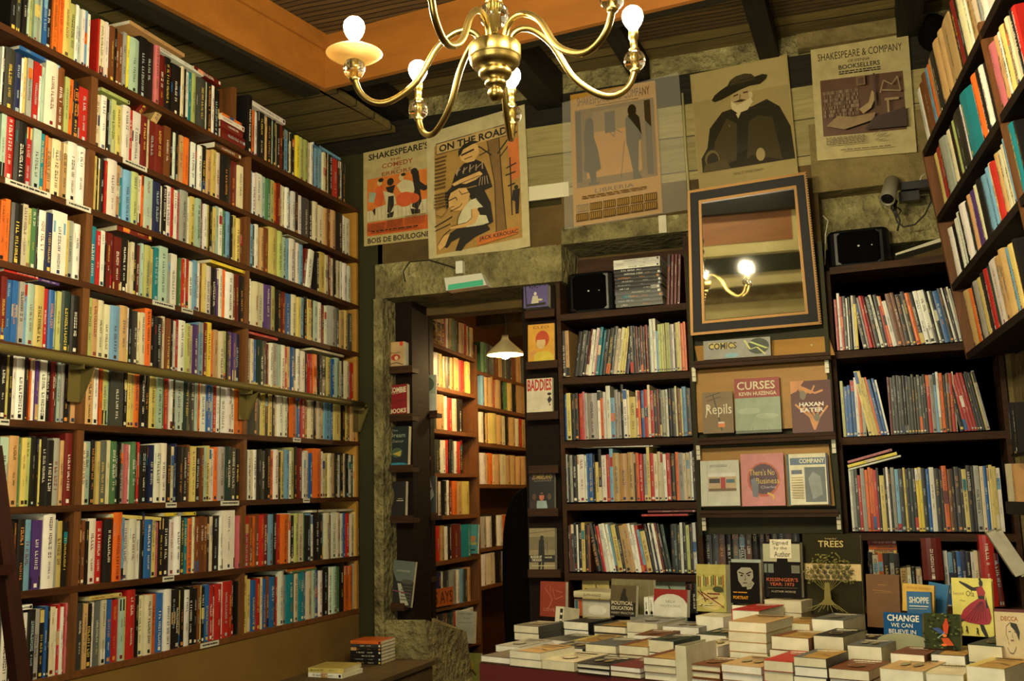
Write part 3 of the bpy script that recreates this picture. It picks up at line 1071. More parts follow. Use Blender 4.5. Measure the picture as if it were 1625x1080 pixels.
# ------------------------------------------------------------------ ladder at the left edge of the view
ld = empty('ladder', (-2.0, 2.0, 0), 'dark red-brown wooden ladder standing in front of the left shelves', 'ladder')
q0, q1 = onX(4, 800, -2.28), onX(38, 1078, -2.18)
dv = (q1 - q0)
a0 = q0 - dv * .35
a1 = q0 + dv * (q0[2] / -dv[2]) if dv[2] < 0 else q1
for s_ in (0, 1):
    off = np.array([0, -.05 - .40 * s_, 0])
    b = MB()
    w = np.array([0, .045, 0]); t = np.array([.03, 0, 0])
    b.hexa([a1 + off, a1 + off + t, a1 + off + t + w, a1 + off + w, a0 + off, a0 + off + t, a0 + off + t + w, a0 + off + w])
    part(b, 'side_rail', M['ladder'], ld)
for k in range(4):
    t = .1 + k * .22
    p = a1 + (a0 - a1) * t
    b = MB()
    b.box(p[0], p[0] + .05, p[1] - .42, p[1] - .04, p[2], p[2] + .025)
    part(b, 'rung', M['ladder'], ld)

# ------------------------------------------------------------------ cases recessed in the back wall
def back_case(name, label, x0, x1, z0, z1, boards, depth=.24, y=4.5, upl=.02, noleft=False, noright=False, frontpost=None):
    e = empty(name, ((x0 + x1) / 2, y, 0), label, 'bookcase')
    for (pa, pb) in boards:
        A, B = onY(*pa, y), onY(*pb, y)
        s_ = (B[2] - A[2]) / (B[0] - A[0])
        A = np.array([x0 + upl, y, A[2] + s_ * (x0 + upl - A[0])]); B = np.array([x1 - upl, y, B[2] + s_ * (x1 - upl - B[0])])
        b = MB(); b.slab(A, B, (0, depth, 0), .03); part(b, 'shelf', M['shelfx'], e)
    for xx in (x0, x1 - upl):
        b = MB(); b.box(xx, xx + upl, y, y + depth, z0, z1); part(b, 'upright', M['shelfx'], e)
    b = MB(); b.box(x0, x1, y + depth, y + depth + .012, z0, z1); part(b, 'back_panel', M['shelfx'], e)
    return e


BC = back_case('bookcase', 'dark wood bookcase in the back wall between the doorway and the mirror panel', -1.402, -.775, .55, 2.40,
               [((888, 499), (1079, 481)), ((888, 600), (1091, 589)), ((891, 700), (1098, 693)), ((893, 799), (1105, 796)), ((900, 909), (1106, 912)), ((903, 1000), (1108, 1004))])
RC = back_case('bookcase', 'dark wood bookcase right of the mirror panel, filled with graphic novels', -.195, .465, .55, 2.18,
               [((1319, 424), (1497, 404)), ((1324, 558), (1528, 543)), ((1340, 694), (1571, 684)), ((1348, 845), (1594, 847)), ((1352, 960), (1598, 964))])

BACK = [
 # (line, x0, x1, tokens, height, where)
 ((888, 598, 1091, 587), 890, 1089, "K8 t6 _6 k6> K8> k5> R5> w5> w5> P3> e5> e5> k6> K7> K7> c5> c5> Y5> Y4> B6> _4 K6 k4 R4 k4 R4 k4 R5 k3 w5+ w5+ a4- l4 l4 l4 l4 l4 g3 w4 k3 Y5 c3 o5 o4", .215, 'second shelf, case beside the doorway', 'upper'),
 ((891, 698.5, 1098, 691), 891, 1097, "o5 b4 Y7 k6 k6 r6 P4 g4 g16 w5 o5- w4 w7+ a7- g6 g4 k4+ w6 c4 Y10- c4 o4 b5 r6 c4+ r6 k5 R4 k3 g7 w4 k6 K6 c3 O5 Y3 a7 K7", .215, 'third shelf, case beside the doorway', ''),
 ((893, 797, 1105, 793.5), 897, 1104, "g5 k3 g5 k7 w3 w9 w4 b3 b7 k3 Y6- k5+ w8 r5 a6+ t11 t13 t11 k3 o5 r7 g6 Y5+ r7 c6 c5 c4 w5 r7 K8 o5 g8 c5 c6 w4 k5", .21, 'fourth shelf, case beside the doorway', ''),
 ((900, 907, 1106, 910), 900, 1105, "K5 R3 K5 k4 w3 k6 Y6 k5 O4 _9 k9< k4< r5< w6< w6< w5< a4< Y9< k5< t9< t8< w5< w6< r5< a5-< Y9-< k5< w4< k4< w5< R4< k5< N6< k6 N6 K5 w5 k6 l6 k5 w6", .21, 'fifth shelf, case beside the doorway', ''),
 ((1324, 556, 1528, 541), 1326, 1526, "r5 w5+ r5 k6 w3 k7 w4 y5- _8 k8< g4< r7< R6< k8< w6< k7< r4< o5< w8-< O11< O6< k8< w4< k7< o8< k8< w8< w12< k6< w4< k6< b10< k8< w4< k5< w4< g3<", .225, 'first shelf, case right of mirror', ''),
 ((1340, 693, 1571, 682), 1336, 1568, "l6 b8- b6- b8 w6 o6 g7 _4 Y7+< Y7+< Y6< o4< b7< b6< w4< _3 R5 K7 K6 K6 K6 K6 K6 K6 K6 K6 G6 K6 k6 r7 g8 a6 w5 o8 k5 O8 r6 c3 _5 k9< r7< r7< r6< r6< k5< K6< k5< Y3< g6<", .24, 'second shelf, case right of mirror', ''),
 ((1348, 843, 1594, 844), 1350, 1592, "w4 g6 K5 r5- g7 o5 o5 o5 r5 k4 Y8- k4 w4 k4 g6 a6 K8 Y4 k5 N6 k6 y5 y5 k7 b6 w8 k9 k5 o8 O6 k6 K8 k5 Y8 k8 k4 g10 c6 b6 c3 Y6 Y6 w8", .255, 'third shelf, case right of mirror', ''),
]
YS = D + .012
for i, (ln, x0, x1, tok, h, where, _) in enumerate(BACK):
    A, B = onY(ln[0], ln[1], D), onY(ln[2], ln[3], D)

    def P(x, A=A, B=B):
        X = Xof(x, (A[2] + B[2]) / 2 + .1, YS)
        t = (X - A[0]) / (B[0] - A[0])
        return np.array([X, YS, A[2] + (B[2] - A[2]) * t + .001])
    shelf_row(tok, P, (1, 0, 0), (0, -1, 0), x0, x1, h, 'comic', where, 'books on the ' + where, depth=.165, seed=300 + i, kids=False,
              single='graphic_novel', hardw=.03)

# titles the photograph shows on a few spines are too small to read; nothing is lettered here

# ------------------------------------------------------------------ deeper shelves under the right case (behind the table)
def simple_lying_pile(x0, x1, ybot, Y, n, th, cols, lab, group, h=.16, rot=0.):
    A, B = onY(x0, ybot, Y), onY(x1, ybot, Y)
    z = A[2]
    for i in range(n):
        r = random.Random(int(x0) * 7 + i)
        L = (B[0] - A[0]) * r.uniform(.93, 1.0)
        t = th * r.uniform(.85, 1.15)
        Tm = frame_m(np.array([A[0] + r.uniform(0, .01), Y, z]), (0, -1, 0), (1, 0, 0), (0, 0, 1)) @ Rz(radians(r.uniform(-2, 2)))
        # right-handed check: x=(0,-1,0), y=(1,0,0), z=(0,0,1)
        lying(t, L, h, cols[i % len(cols)], Tm, int(x0) * 31 + i, 'hardcover_book', lab.replace('#', ORD[i + 1]), group)
        z += t + .0008


simple_lying_pile(1378, 1424, 905, 4.56, 8, .0175, 'oOoROorO', 'orange and brown book, # from the bottom of the pile behind the embossed tree book', 'orange books piled behind the table')
# speakers row
SPK = onY(893, 496, D)


def rounded_box(mb, cx, cy, z0, w, d, h, r=.03, n=5, T=None, taper=.0):
    """box with vertical rounded front corners"""
    pts = []
    for (sx, sy, a0) in ((1, -1, -90), (1, 1, 0), (-1, 1, 90), (-1, -1, 180)):
        rr = r if sy < 0 else r * .3
        for k in range(n):
            a = radians(a0 + 90 * k / (n - 1))
            pts.append((cx + sx * (w / 2 - rr) + rr * cos(a), cy + sy * (d / 2 - rr) + rr * sin(a)))
    m = len(pts)
    lv = [(z0 + r * .3 * 0, .94), (z0 + .012, 1.0), (z0 + h - .012, 1.0 - taper), (z0 + h, .94 - taper)]
    vs, fs = [], []
    for z, s_ in lv:
        vs += [(cx + (x - cx) * s_, cy + (y - cy) * s_, z) for x, y in pts]
    for i in range(len(lv) - 1):
        for k in range(m):
            k2 = (k + 1) % m
            fs.append((i * m + k, i * m + k2, (i + 1) * m + k2, (i + 1) * m + k))
    fs.append(tuple(range(m))[::-1]); fs.append(tuple((len(lv) - 1) * m + k for k in range(m)))
    mb.add(vs, fs, (.01, .01, .01), T, 0, False)


def speaker(x0, x1, yt, yb, Y, yaw, label, name='loudspeaker'):
    A, B, Tt = onY(x0, yb, Y), onY(x1, yb, Y), onY((x0 + x1) / 2, yt, Y)
    w, h = B[0] - A[0], Tt[2] - A[2]
    e = empty(name, ((A[0] + B[0]) / 2, Y + .09, min(A[2], B[2])), label, 'loudspeaker')
    e.rotation_euler = (0, 0, yaw)
    b = MB(); rounded_box(b, 0, 0, 0, w, .17, h, .05)
    b.build('cabinet', M['blackp'], e)
    g = MB(); rounded_box(g, 0, -.012, .012, w * .80, .165, h - .024, .045); g.build('grille', M['cloth'], e)
    b = MB(); b.box(-.004, .004, -.0985, -.096, h * .5, h * .5 + .006, lin((200, 200, 190))); b.box(w * .2, w * .2 + .004, -.098, -.095, h * .5, h * .5 + .004, lin((200, 200, 190)))
    b.build('badge', M['print'], e)
    return e


speaker(896, 976, 424, 491, 4.53, 0, 'black rounded loudspeaker on top shelf left of the pile of horror comics')
speaker(1314, 1416, 352, 416, 4.50, 0, 'larger black loudspeaker on the shelf right of the mirror')
# horizontal pile of comics next to the left speaker
A = onY(977, 489, 4.515); B = onY(1051, 483, 4.515); z = A[2] + .002
nP = 13
for i in range(nP):
    t = .0183 if i < 4 else .0165 if i < 10 else .014
    cc = 'G' if i < 4 else 'k' if i < 10 else 'w'
    r = random.Random(i)
    Tm = frame_m(np.array([A[0] + (0.0 if i < 9 else -.002) + r.uniform(-.002, .002), 4.515, z]), (0, -1, 0), (1, 0, 0), (0, 0, 1))
    o = lying(t, (B[0] - A[0]) + r.uniform(-.004, .004), .17, cc, Tm, 500 + i, 'graphic_novel',
              f"{'grey comic with red letters' if i < 4 else 'black and grey comic' if i < 10 else 'cream paged comic'}, {ORD[i + 1]} from the bottom beside the left loudspeaker", 'comics piled beside the left loudspeaker', hard=False)
    z += t + .0006
for i in range(4):
    x = 1054 + i * 5.6
    Aq = onY(x, 485, 4.515)
    Tm = frame_m(np.array([Aq[0] + .010, 4.52, Aq[2] + .002]), (0, -1, 0), (1, 0, 0), (0, 0, 1)) @ Rx(radians(-4))
    book(.011, .235, .17, 'R', False, Tm, 620 + i, 'magazine', f'thin dark red magazine, {ORD[i + 1]} from left, upright beside the comic pile', 'magazine', 'dark red magazines on the top shelf')

# ------------------------------------------------------------------ central display panel
pn = empty('display_stand', (-.49, 4.45, 0), 'dark green display panel with sloping ochre boards below the mirror', 'display stand')
b = MB()
zA = onY(1110, 848, 4.46)[2]
b.box(-.778, -.195, 4.47, 4.50, zA, 2.30)
b.box(-.778, -.762, 4.43, 4.50, zA, 2.30); b.box(-.212, -.195, 4.43, 4.50, zA, 2.30)
part(b, 'panel', M['green'], pn)
for (y0l, y0r, y1l, y1r) in ((549, 533, 576, 563), (588, 572, 686, 676), (712, 704, 804, 802)):
    b = MB()
    TL, TR, BL, BR = onY(1102, y0l, 4.462), onY(1315, y0r, 4.462), onY(1108, y1l, 4.44), onY(1325, y1r, 4.44)
    k = np.array([0, .008, 0])
    b.hexa([BL, BR, BR + k, BL + k, TL, TR, TR + k, TL + k]); part(b, 'sloping_board', M['ochre'], pn)
for (xl, yl, xr, yr) in ((1101, 578, 1318, 563), (1107, 700, 1326, 690), (1110, 815, 1330, 813)):
    b = MB()
    A, B = onY(xl, yl, 4.385), onY(xr, yr, 4.385)
    b.slab(A, B, (0, .08, 0), .016); b.slab(A + (0, 0, .014), B + (0, 0, .014), (0, .006, 0), .016)
    part(b, 'ledge', M['shelfx'], pn)
for (xx, yy) in ((1101, 594), (1312, 580), (1108, 718), (1323, 707), (1117, 830), (1331, 828)):
    p = onY(xx, yy, 4.42)
    b = MB()
    for q_ in range(3):
        b.box(p[0] - .008, p[0] + .008, 4.42, 4.44, p[2] - .03 + q_ * .021, p[2] - .011 + q_ * .021)
    part(b, 'shelf_clip', M['tile'], pn)
b = MB(); p = onY(1288, 548, 4.455)
b.lathe([(0, 0), (.006, 0), (.006, .004), (0, .005)], 10, Tr(p[0], 4.457, p[2]) @ Rx(radians(90))); part(b, 'white_pin', M['tile'], pn)


# ------------------------------------------------------------------ face-out books
def face_book(x0, y0, x1, y1, Y, items, base, label, T_=.02, lean=8., yaw=0., name='displayed_book', group=None, hard=False, base_z=None,
              plane=None, gloss=False, pagec=None, cat='book', skew=0., extra=None):
    """x0,y0 left/top pixel, x1,y1 right/bottom pixel of the front; Y: depth of its lower edge"""
    if plane is None:
        BL, BR = onY(x0, y1, Y), onY(x1, y1, Y)
        up_ = onY(x0, y0, Y)
        ex = np.array([1.0, 0, 0])
        wd_ = BR[0] - BL[0]
    else:
        P0, ex = plane
        N = np.array([-ex[1], ex[0], 0])
        BL, BR, up_ = onP(x0, y1, P0, N), onP(x1, y1, P0, N), onP(x0, y0, P0, N)
        wd_ = float(np.dot(BR - BL, ex))
    h = (up_[2] - BL[2]) / cos(radians(lean)) * 1.0
    z0 = BL[2] if base_z is None else base_z
    a = atan2(ex[1], ex[0])
    T = Tr(BL[0], BL[1], z0) @ Rz(a + radians(yaw)) @ Rx(-radians(lean)) @ _Ry(radians(skew))
    bc = col(base)
    b = MB()
    t = .0025 if hard else .001
    g = .003 if hard else .0
    b.box(0, wd_, 0, t, 0, h, bc); b.box(0, wd_, T_ - t, T_, 0, h, bc); b.box(0, t, t, T_ - t, 0, h, bc)
    art(b, lambda u, v, o: (u * wd_, -o, h * (1 - v)), items)
    o = b.build(name, M['gloss' if gloss else 'print'], None, label, cat, group, mw=T)
    p = MB(); p.box(t * 1.1, wd_ - g - .0004, t, T_ - t, g + .0004, h - g - .0004, pagec or PAGEC[1]); p.build('page_block', M['page'], o)
    if extra:
        for nm_, its, cc_, r4 in extra:
            e = MB(); u0, v0, u1, v1 = r4
            e.box(u0 * wd_, u1 * wd_, -.0022, -.0008, h * (1 - v1), h * (1 - v0), col(cc_))
            art(e, lambda u, v, of: ((u0 + (u1 - u0) * u) * wd_, -.0022 - of, h * (1 - v0 - (v1 - v0) * v)), its)
            e.build(nm_, M['print'], o)
    return o, T, wd_, h


def _Ry(a):
    T = np.eye(4)
    T[0, 0], T[0, 2], T[2, 0], T[2, 2] = cos(a), sin(a), -sin(a), cos(a)
    return T


cr = (226, 216, 176)
GP = 'books displayed face out under the mirror'
Yd = 4.40
face_book(1117, 541, 1224, 571, Yd, [('r', (150, 150, 140), 0, 0, 1, 1), ('p', (210, 190, 90), [(.08, .12), (.5, .18), (.48, .5), (.1, .45)]), ('t', (30, 28, 26), 'COMICS', .08, .15, .5, .5, .03),
    ('c', (40, 56, 36), .82, .45, .16, .42), ('l', (210, 210, 120), [(.62, .1), (.7, .6), (.8, .5), (.92, .9)], .03), ('l', (200, 214, 120), [(.7, .2), (.95, .6)], .05), ('c', (130, 180, 190), .42, .85, .1, .12)],
    (150, 150, 142), 'wide grey picture book with yellow lettering, alone on the top display ledge', lean=6, T_=.012)
face_book(1116, 622, 1165, 688, Yd, [('r', (128, 104, 60), 0, 0, 1, 1), ('l', (60, 50, 34), [(.35, .05), (.62, .95)], .04), ('l', (60, 50, 34), [(.1, .12), (.6, .02)], .02), ('l', (60, 50, 34), [(.15, .22), (.62, .12)], .02),
    ('r', (226, 130, 60), .5, .76, .72, .86), ('r', (230, 220, 200), .5, .73, .7, .77), ('t', (232, 222, 190), 'Repils', .12, .3, .95, .62, .0), ('l', (232, 222, 190), [(.2, .3), (.1, .62)], .03)],
    (128, 104, 60), 'brown book with white script title, leftmost on middle display ledge', T_=.01)
face_book(1168, 600, 1241, 688, Yd, [('r', (150, 48, 34), 0, 0, 1, .36), ('r', (150, 168, 140), 0, .36, 1, 1), ('c', (168, 184, 156), .3, .6, .25, .06), ('c', (168, 184, 156), .7, .7, .25, .05), ('r', (96, 106, 86), 0, .95, 1, 1),
    ('t', cr, 'CURSES', .06, .06, .9, .21, .015), ('t', cr, 'KEVIN HUIZENGA', .1, .25, .92, .32, .015)] + [('r', (80, 84, 70), .1 + .09 * k, .95 - .015 * (k % 4), .106 + .09 * k, .96) for k in range(9)],
    (40, 40, 40), 'book with red title band CURSES over a grey-green sky, middle ledge', T_=.016, hard=True)
face_book(1258, 604, 1323, 687, Yd, [('r', (84, 26, 24), 0, 0, 1, 1)] + [('l', (206, 140, 80), [(.55, .95), (.45 + .06 * k, .7), (.1 + .2 * k, .45 + .05 * (k % 3))], .045) for k in range(5)] +
    [('l', (206, 140, 80), [(.1, .05), (.3 + .1 * k, .25), (.2 + .2 * k, .1 + .1 * (k % 2))], .04) for k in range(4)] + [('p', (206, 140, 80), [(0, 0), (.35, 0), (.15, .2), (0, .25)]), ('c', (120, 110, 90), .3, .28, .08, .09), ('c', (120, 110, 90), .62, .72, .07, .08),
    ('t', (232, 226, 210), 'HAXAN', .2, .42, .8, .5, .03), ('t', (232, 226, 210), 'EATER', .22, .53, .8, .61, .03)],
    (84, 26, 24), 'dark maroon book with branching orange shapes, rightmost on middle ledge', T_=.014)
face_book(1113, 731, 1175, 803, Yd, [('r', (206, 208, 190), 0, 0, 1, 1), ('r', (196, 170, 130), .2, .34, .92, .68), ('r', (40, 36, 34), .22, .4, .5, .5), ('r', (170, 36, 28), .52, .38, .64, .66), ('r', (70, 110, 120), .66, .42, .88, .5), ('r', (226, 226, 216), .2, .28, .92, .36),
    ('r', (120, 90, 60), .2, .62, .92, .68), ('l', (150, 150, 140), [(.18, .08), (.18, .92)], .006)] + lines((120, 120, 112), .25, .1, .7, .16, 2, .4, 5), (206, 208, 190), 'white book with a small diner photograph, leftmost on bottom ledge', T_=.008)
face_book(1178, 720, 1247, 803, Yd, [('r', (206, 130, 128), 0, 0, 1, 1), ('c', (186, 86, 46), .52, .5, .38, .33), ('c', (70, 34, 60), .52, .49, .33, .29), ('t', (220, 190, 90), "There's No", .2, .3, .78, .42, .0), ('t', (220, 190, 90), 'Business', .35, .47, .88, .58, .0),
    ('t', (200, 190, 200), 'Charles', .45, .62, .8, .67, .0), ('p', (110, 112, 130), [(.22, .5), (.32, .46), (.4, .6), (.38, .84), (.26, .82)]), ('l', (226, 180, 70), [(.6, .76), (.75, .82), (.72, .88)], .04)],
    (206, 130, 128), 'pink book with a round purple script emblem, centre of bottom ledge', T_=.01)
face_book(1252, 720, 1318, 801, Yd, [('r', (226, 222, 190), 0, 0, 1, 1), ('r', (86, 110, 140), .08, .08, .94, .22), ('t', (226, 222, 190), 'COMPANY', .3, .1, .92, .19, .03), ('r', (96, 106, 110), .42, .27, .92, .95), ('p', (140, 148, 146), [(.5, .5), (.62, .36), (.8, .45), (.84, .8), (.6, .9)]),
    ('r', (90, 100, 120), .1, .32, .36, .4), ('r', (30, 90, 110), 0, 0, .05, 1), ('r', (30, 30, 60), .95, 0, 1, 1)] + lines((180, 150, 80), .1, .46, .38, .9, 9, .35, 8), (226, 222, 190), 'white and blue comic cover with grey picture block, rightmost on bottom ledge', T_=.01)

# ------------------------------------------------------------------ mirror
PM = onY(1195, 400, 4.40)
NM = np.array([sin(radians(4)), -cos(radians(4)) * cos(radians(5)), -sin(radians(5))])
TLm, TRm, BRm, BLm = (onP(x, y, PM, NM) for x, y in ((1093, 306), (1279, 276), (1303, 514), (1098, 532)))


def quadfn(TL, TR, BR, BL):
    TL, TR, BR, BL = map(np.array, (TL, TR, BR, BL))
    n = np.cross(TR - TL, BL - TL); n = n / np.linalg.norm(n)
    if n[1] > 0:
        n = -n
    return lambda u, v, o=0: TL * (1 - u) * (1 - v) + TR * u * (1 - v) + BR * u * v + BL * (1 - u) * v + n * o


mr = empty('wall_mirror', tuple((BLm + BRm) / 2), 'large wall mirror in a black and gilt frame leaning under the portrait poster', 'mirror')
fq = quadfn(TLm, TRm, BRm, BLm)


def ring(mb, u0, v0, u1, v1, w_u, w_v, o0, o1, fn):
    """picture-frame ring between outer rect (u0..v1) and inner, from depth o0 to o1"""
    O = [(u0, v0), (u1, v0), (u1, v1), (u0, v1)]
    I = [(u0 + w_u, v0 + w_v), (u1 - w_u, v0 + w_v), (u1 - w_u, v1 - w_v), (u0 + w_u, v1 - w_v)]
    vs = [fn(*p, o0) for p in O] + [fn(*p, o1) for p in O] + [fn(*p, o1) for p in I] + [fn(*p, o0) for p in I]
    fs = []
    for k in range(4):
        k2 = (k + 1) % 4
        fs += [(k, k2, 4 + k2, 4 + k), (4 + k, 4 + k2, 8 + k2, 8 + k), (8 + k, 8 + k2, 12 + k2, 12 + k)]
    mb.add(vs, fs)


b = MB(); ring(b, -.004, -.004, 1.004, 1.004, .022, .018, 0, .036, fq); part(b, 'outer_gilt_moulding', M['gilt'], mr)
b = MB(); ring(b, .01, .01, .99, .99, .075, .062, 0, .03, fq); part(b, 'black_frame', M['frame'], mr)
b = MB(); ring(b, .088, .072, .912, .928, .022, .018, 0, .026, fq); part(b, 'inner_gilt_moulding', M['gilt'], mr)
b = MB()
for side in range(4):
    n = 40 if side % 2 == 0 else 56
    for k in range(n):
        t = (k + .5) / n
        for (e0, e1) in ((.088, .098),):
            if side == 0: c4 = (e0 + (1 - 2 * e0) * t, e0 - .012)
            elif side == 2: c4 = (e0 + (1 - 2 * e0) * t, 1 - e0 + .012)
            elif side == 1: c4 = (1 - e0 - .004, e0 + (1 - 2 * e0) * t)
            else: c4 = (e0 + .004, e0 + (1 - 2 * e0) * t)
            du, dvv = (.0055, .004) if side % 2 == 0 else (.004, .0045)
            u, v = c4
            b.add([fq(u - du, v + dvv, .0245), fq(u + du, v + dvv, .0245), fq(u + du, v - dvv, .0245), fq(u - du, v - dvv, .0245)], [(0, 1, 2, 3)], (.01, .01, .01))
part(b, 'carved_beading', M['frame'], mr)
b = MB()
for k in range(60):
    t = (k + .5) / 60
    b.add([fq(1.0 - .006, t + .005, .037), fq(1.0 + .006, t + .005, .037), fq(1.006, t - .003, .037), fq(.994, t - .003, .037)], [(0, 1, 2, 3)])
for k in range(0):
    b.add([fq(-.006, t + .005, .037), fq(.006, t + .005, .037), fq(.006, t - .003, .037), fq(-.006, t - .003, .037)], [(0, 1, 2, 3)])
part(b, 'carved_beading', M['frame'], mr)
b = MB(); b.add([fq(.1, .905, .012), fq(.9, .905, .012), fq(.9, .085, .012), fq(.1, .085, .012)], [(0, 1, 2, 3)]); part(b, 'mirror_glass', M['mirror'], mr)
b = MB()
b.add([fq(.0, 1, -.001), fq(1, 1, -.001), fq(1, 0, -.001), fq(0, 0, -.001)], [(3, 2, 1, 0)]); part(b, 'backing', M['frame'], mr)


# ------------------------------------------------------------------ posters
def poster(TL, TR, BR, BL, items, paper, label, name='poster', Y=4.49, curl=((0, 0),), m='print', wav=.004):
    fn0 = quadfn(onY(*TL, Y), onY(*TR, Y), onY(*BR, Y), onY(*BL, Y))

    def fn(u, v, o=0):
        return fn0(u, v, o + wav * (sin(3.1 * v + 1.3 * u) ** 2) + .002)
    b = MB()
    n = 14
    vs, fs = [], []
    for s_ in (0, 1):
        for i in range(n + 1):
            for j in range(n + 1):
                vs.append(fn(j / n, i / n, -.0004 * s_))
    m1 = (n + 1) ** 2
    for i in range(n):
        for j in range(n):
            a = i * (n + 1) + j
            fs.append((a, a + n + 1, a + n + 2, a + 1))
            fs.append((m1 + a, m1 + a + 1, m1 + a + n + 2, m1 + a + n + 1))
    b.add(vs, fs, lin(paper))
    # fine subdivision of large shapes: split rectangles so that they follow the paper
    its = []
    for it in items:
        if it[0] == 'r' and (it[4] - it[2] > .2 or it[5] - it[3] > .2):
            nu, nv = max(1, int((it[4] - it[2]) / .1)), max(1, int((it[5] - it[3]) / .1))
            for i in range(nu):
                for j in range(nv):
                    its.append(('r', it[1], it[2] + (it[4] - it[2]) * i / nu, it[3] + (it[5] - it[3]) * j / nv, it[2] + (it[4] - it[2]) * (i + 1) / nu, it[3] + (it[5] - it[3]) * (j + 1) / nv, it))
        else:
            its.append(it)
    order, last = 0, None
    for it in its:
        key = it[6] if it[0] == 'r' and len(it) > 6 else it
        if key is not last:
            order += 1
        last = key
        art(b, fn, [it[:6] if it[0] == 'r' else it], eps=.0005, start=2 + order * .5)
    return b.build(name, M[m], None, label, 'poster', 'posters hanging along the top of the back wall'), fn


K_ = (34, 30, 22)
cream = (188, 172, 118)
# 1: play bill with dancing figures
it = [('r', (206, 116, 40), .06, .30, .97, .74), ('r', (196, 92, 34), .05, .76, .98, .90), ('t', K_, "SHAKESPEARE'S", .08, .03, .96, .10, .02), ('t', (150, 80, 40), 'THE', .4, .125, .56, .15, .02),
      ('t', (150, 76, 40), 'COMEDY', .28, .165, .74, .215, .02), ('t', (150, 76, 40), 'OF', .46, .225, .56, .25, .02), ('t', (150, 76, 40), 'ERRORS', .28, .255, .72, .295, .02), ('t', K_, 'BOIS DE BOULOGNE', .06, .925, .97, .98, .02),
      ('p', (200, 190, 150), [(.06, .64), (.97, .60), (.97, .74), (.06, .75)]),
      ('p', (204, 92, 38), [(.2, .40), (.3, .39), (.32, .50), (.27, .62), (.18, .58), (.16, .48)]), ('p', (150, 166, 140), [(.1, .44), (.2, .46), (.16, .56), (.08, .54)]), ('c', cream, .25, .36, .035, .03), ('c', K_, .27, .335, .04, .022),
      ('p', K_, [(.34, .42), (.48, .41), (.44, .5), (.38, .5)]), ('c', K_, .41, .37, .05, .04), ('p', (196, 186, 142), [(.30, .45), (.46, .50), (.5, .6), (.36, .66), (.33, .55)]),
      ('p', (196, 186, 142), [(.5, .42), (.6, .37), (.72, .40), (.78, .46), (.74, .52), (.56, .5)]), ('c', cream, .57, .345, .035, .035), ('c', K_, .6, .32, .035, .016),
      ('p', K_, [(.72, .30), (.82, .31), (.84, .42), (.92, .47), (1.0, .46), (.98, .5), (.9, .52), (.84, .5), (.86, .62), (.8, .7), (.72, .66), (.76, .5)]), ('c', K_, .76, .31, .05, .035),
      ('c', (196, 84, 34), .62, .575, .13, .075), ('c', (196, 84, 34), .74, .58, .09, .05), ('p', (196, 186, 142), [(.18, .62), (.34, .60), (.4, .68), (.3, .74), (.2, .72)]), ('p', K_, [(.14, .64), (.19, .62), (.18, .7)]),
      ('p', K_, [(.38, .52), (.46, .52), (.46, .62), (.4, .7), (.36, .68)]), ('p', K_, [(.36, .7), (.46, .68), (.44, .74), (.36, .74)]), ('p', K_, [(.7, .68), (.84, .70), (.84, .74), (.72, .74)]), ('c', (196, 186, 142), .54, .70, .05, .025), ('c', (196, 186, 142), .66, .70, .05, .02)]
it += [('l', (150, 110, 50), [(.1 + .06 * k, .62), (.1 + .06 * k, .745)], .004) for k in range(15)]
it += lines((120, 60, 26), .08, .785, .34, .87, 5, .4, 1) + lines((120, 60, 26), .38, .775, .62, .87, 6, .4, 2) + lines((120, 60, 26), .66, .765, .95, .86, 6, .4, 3) + lines(K_, .18, .88, .86, .9, 1, .6, 4)
poster((577, 243), (685, 219), (686, 378), (578, 391), it, (178, 162, 108), 'orange theatre poster with dancing figures, leftmost on the back wall', Y=4.492)
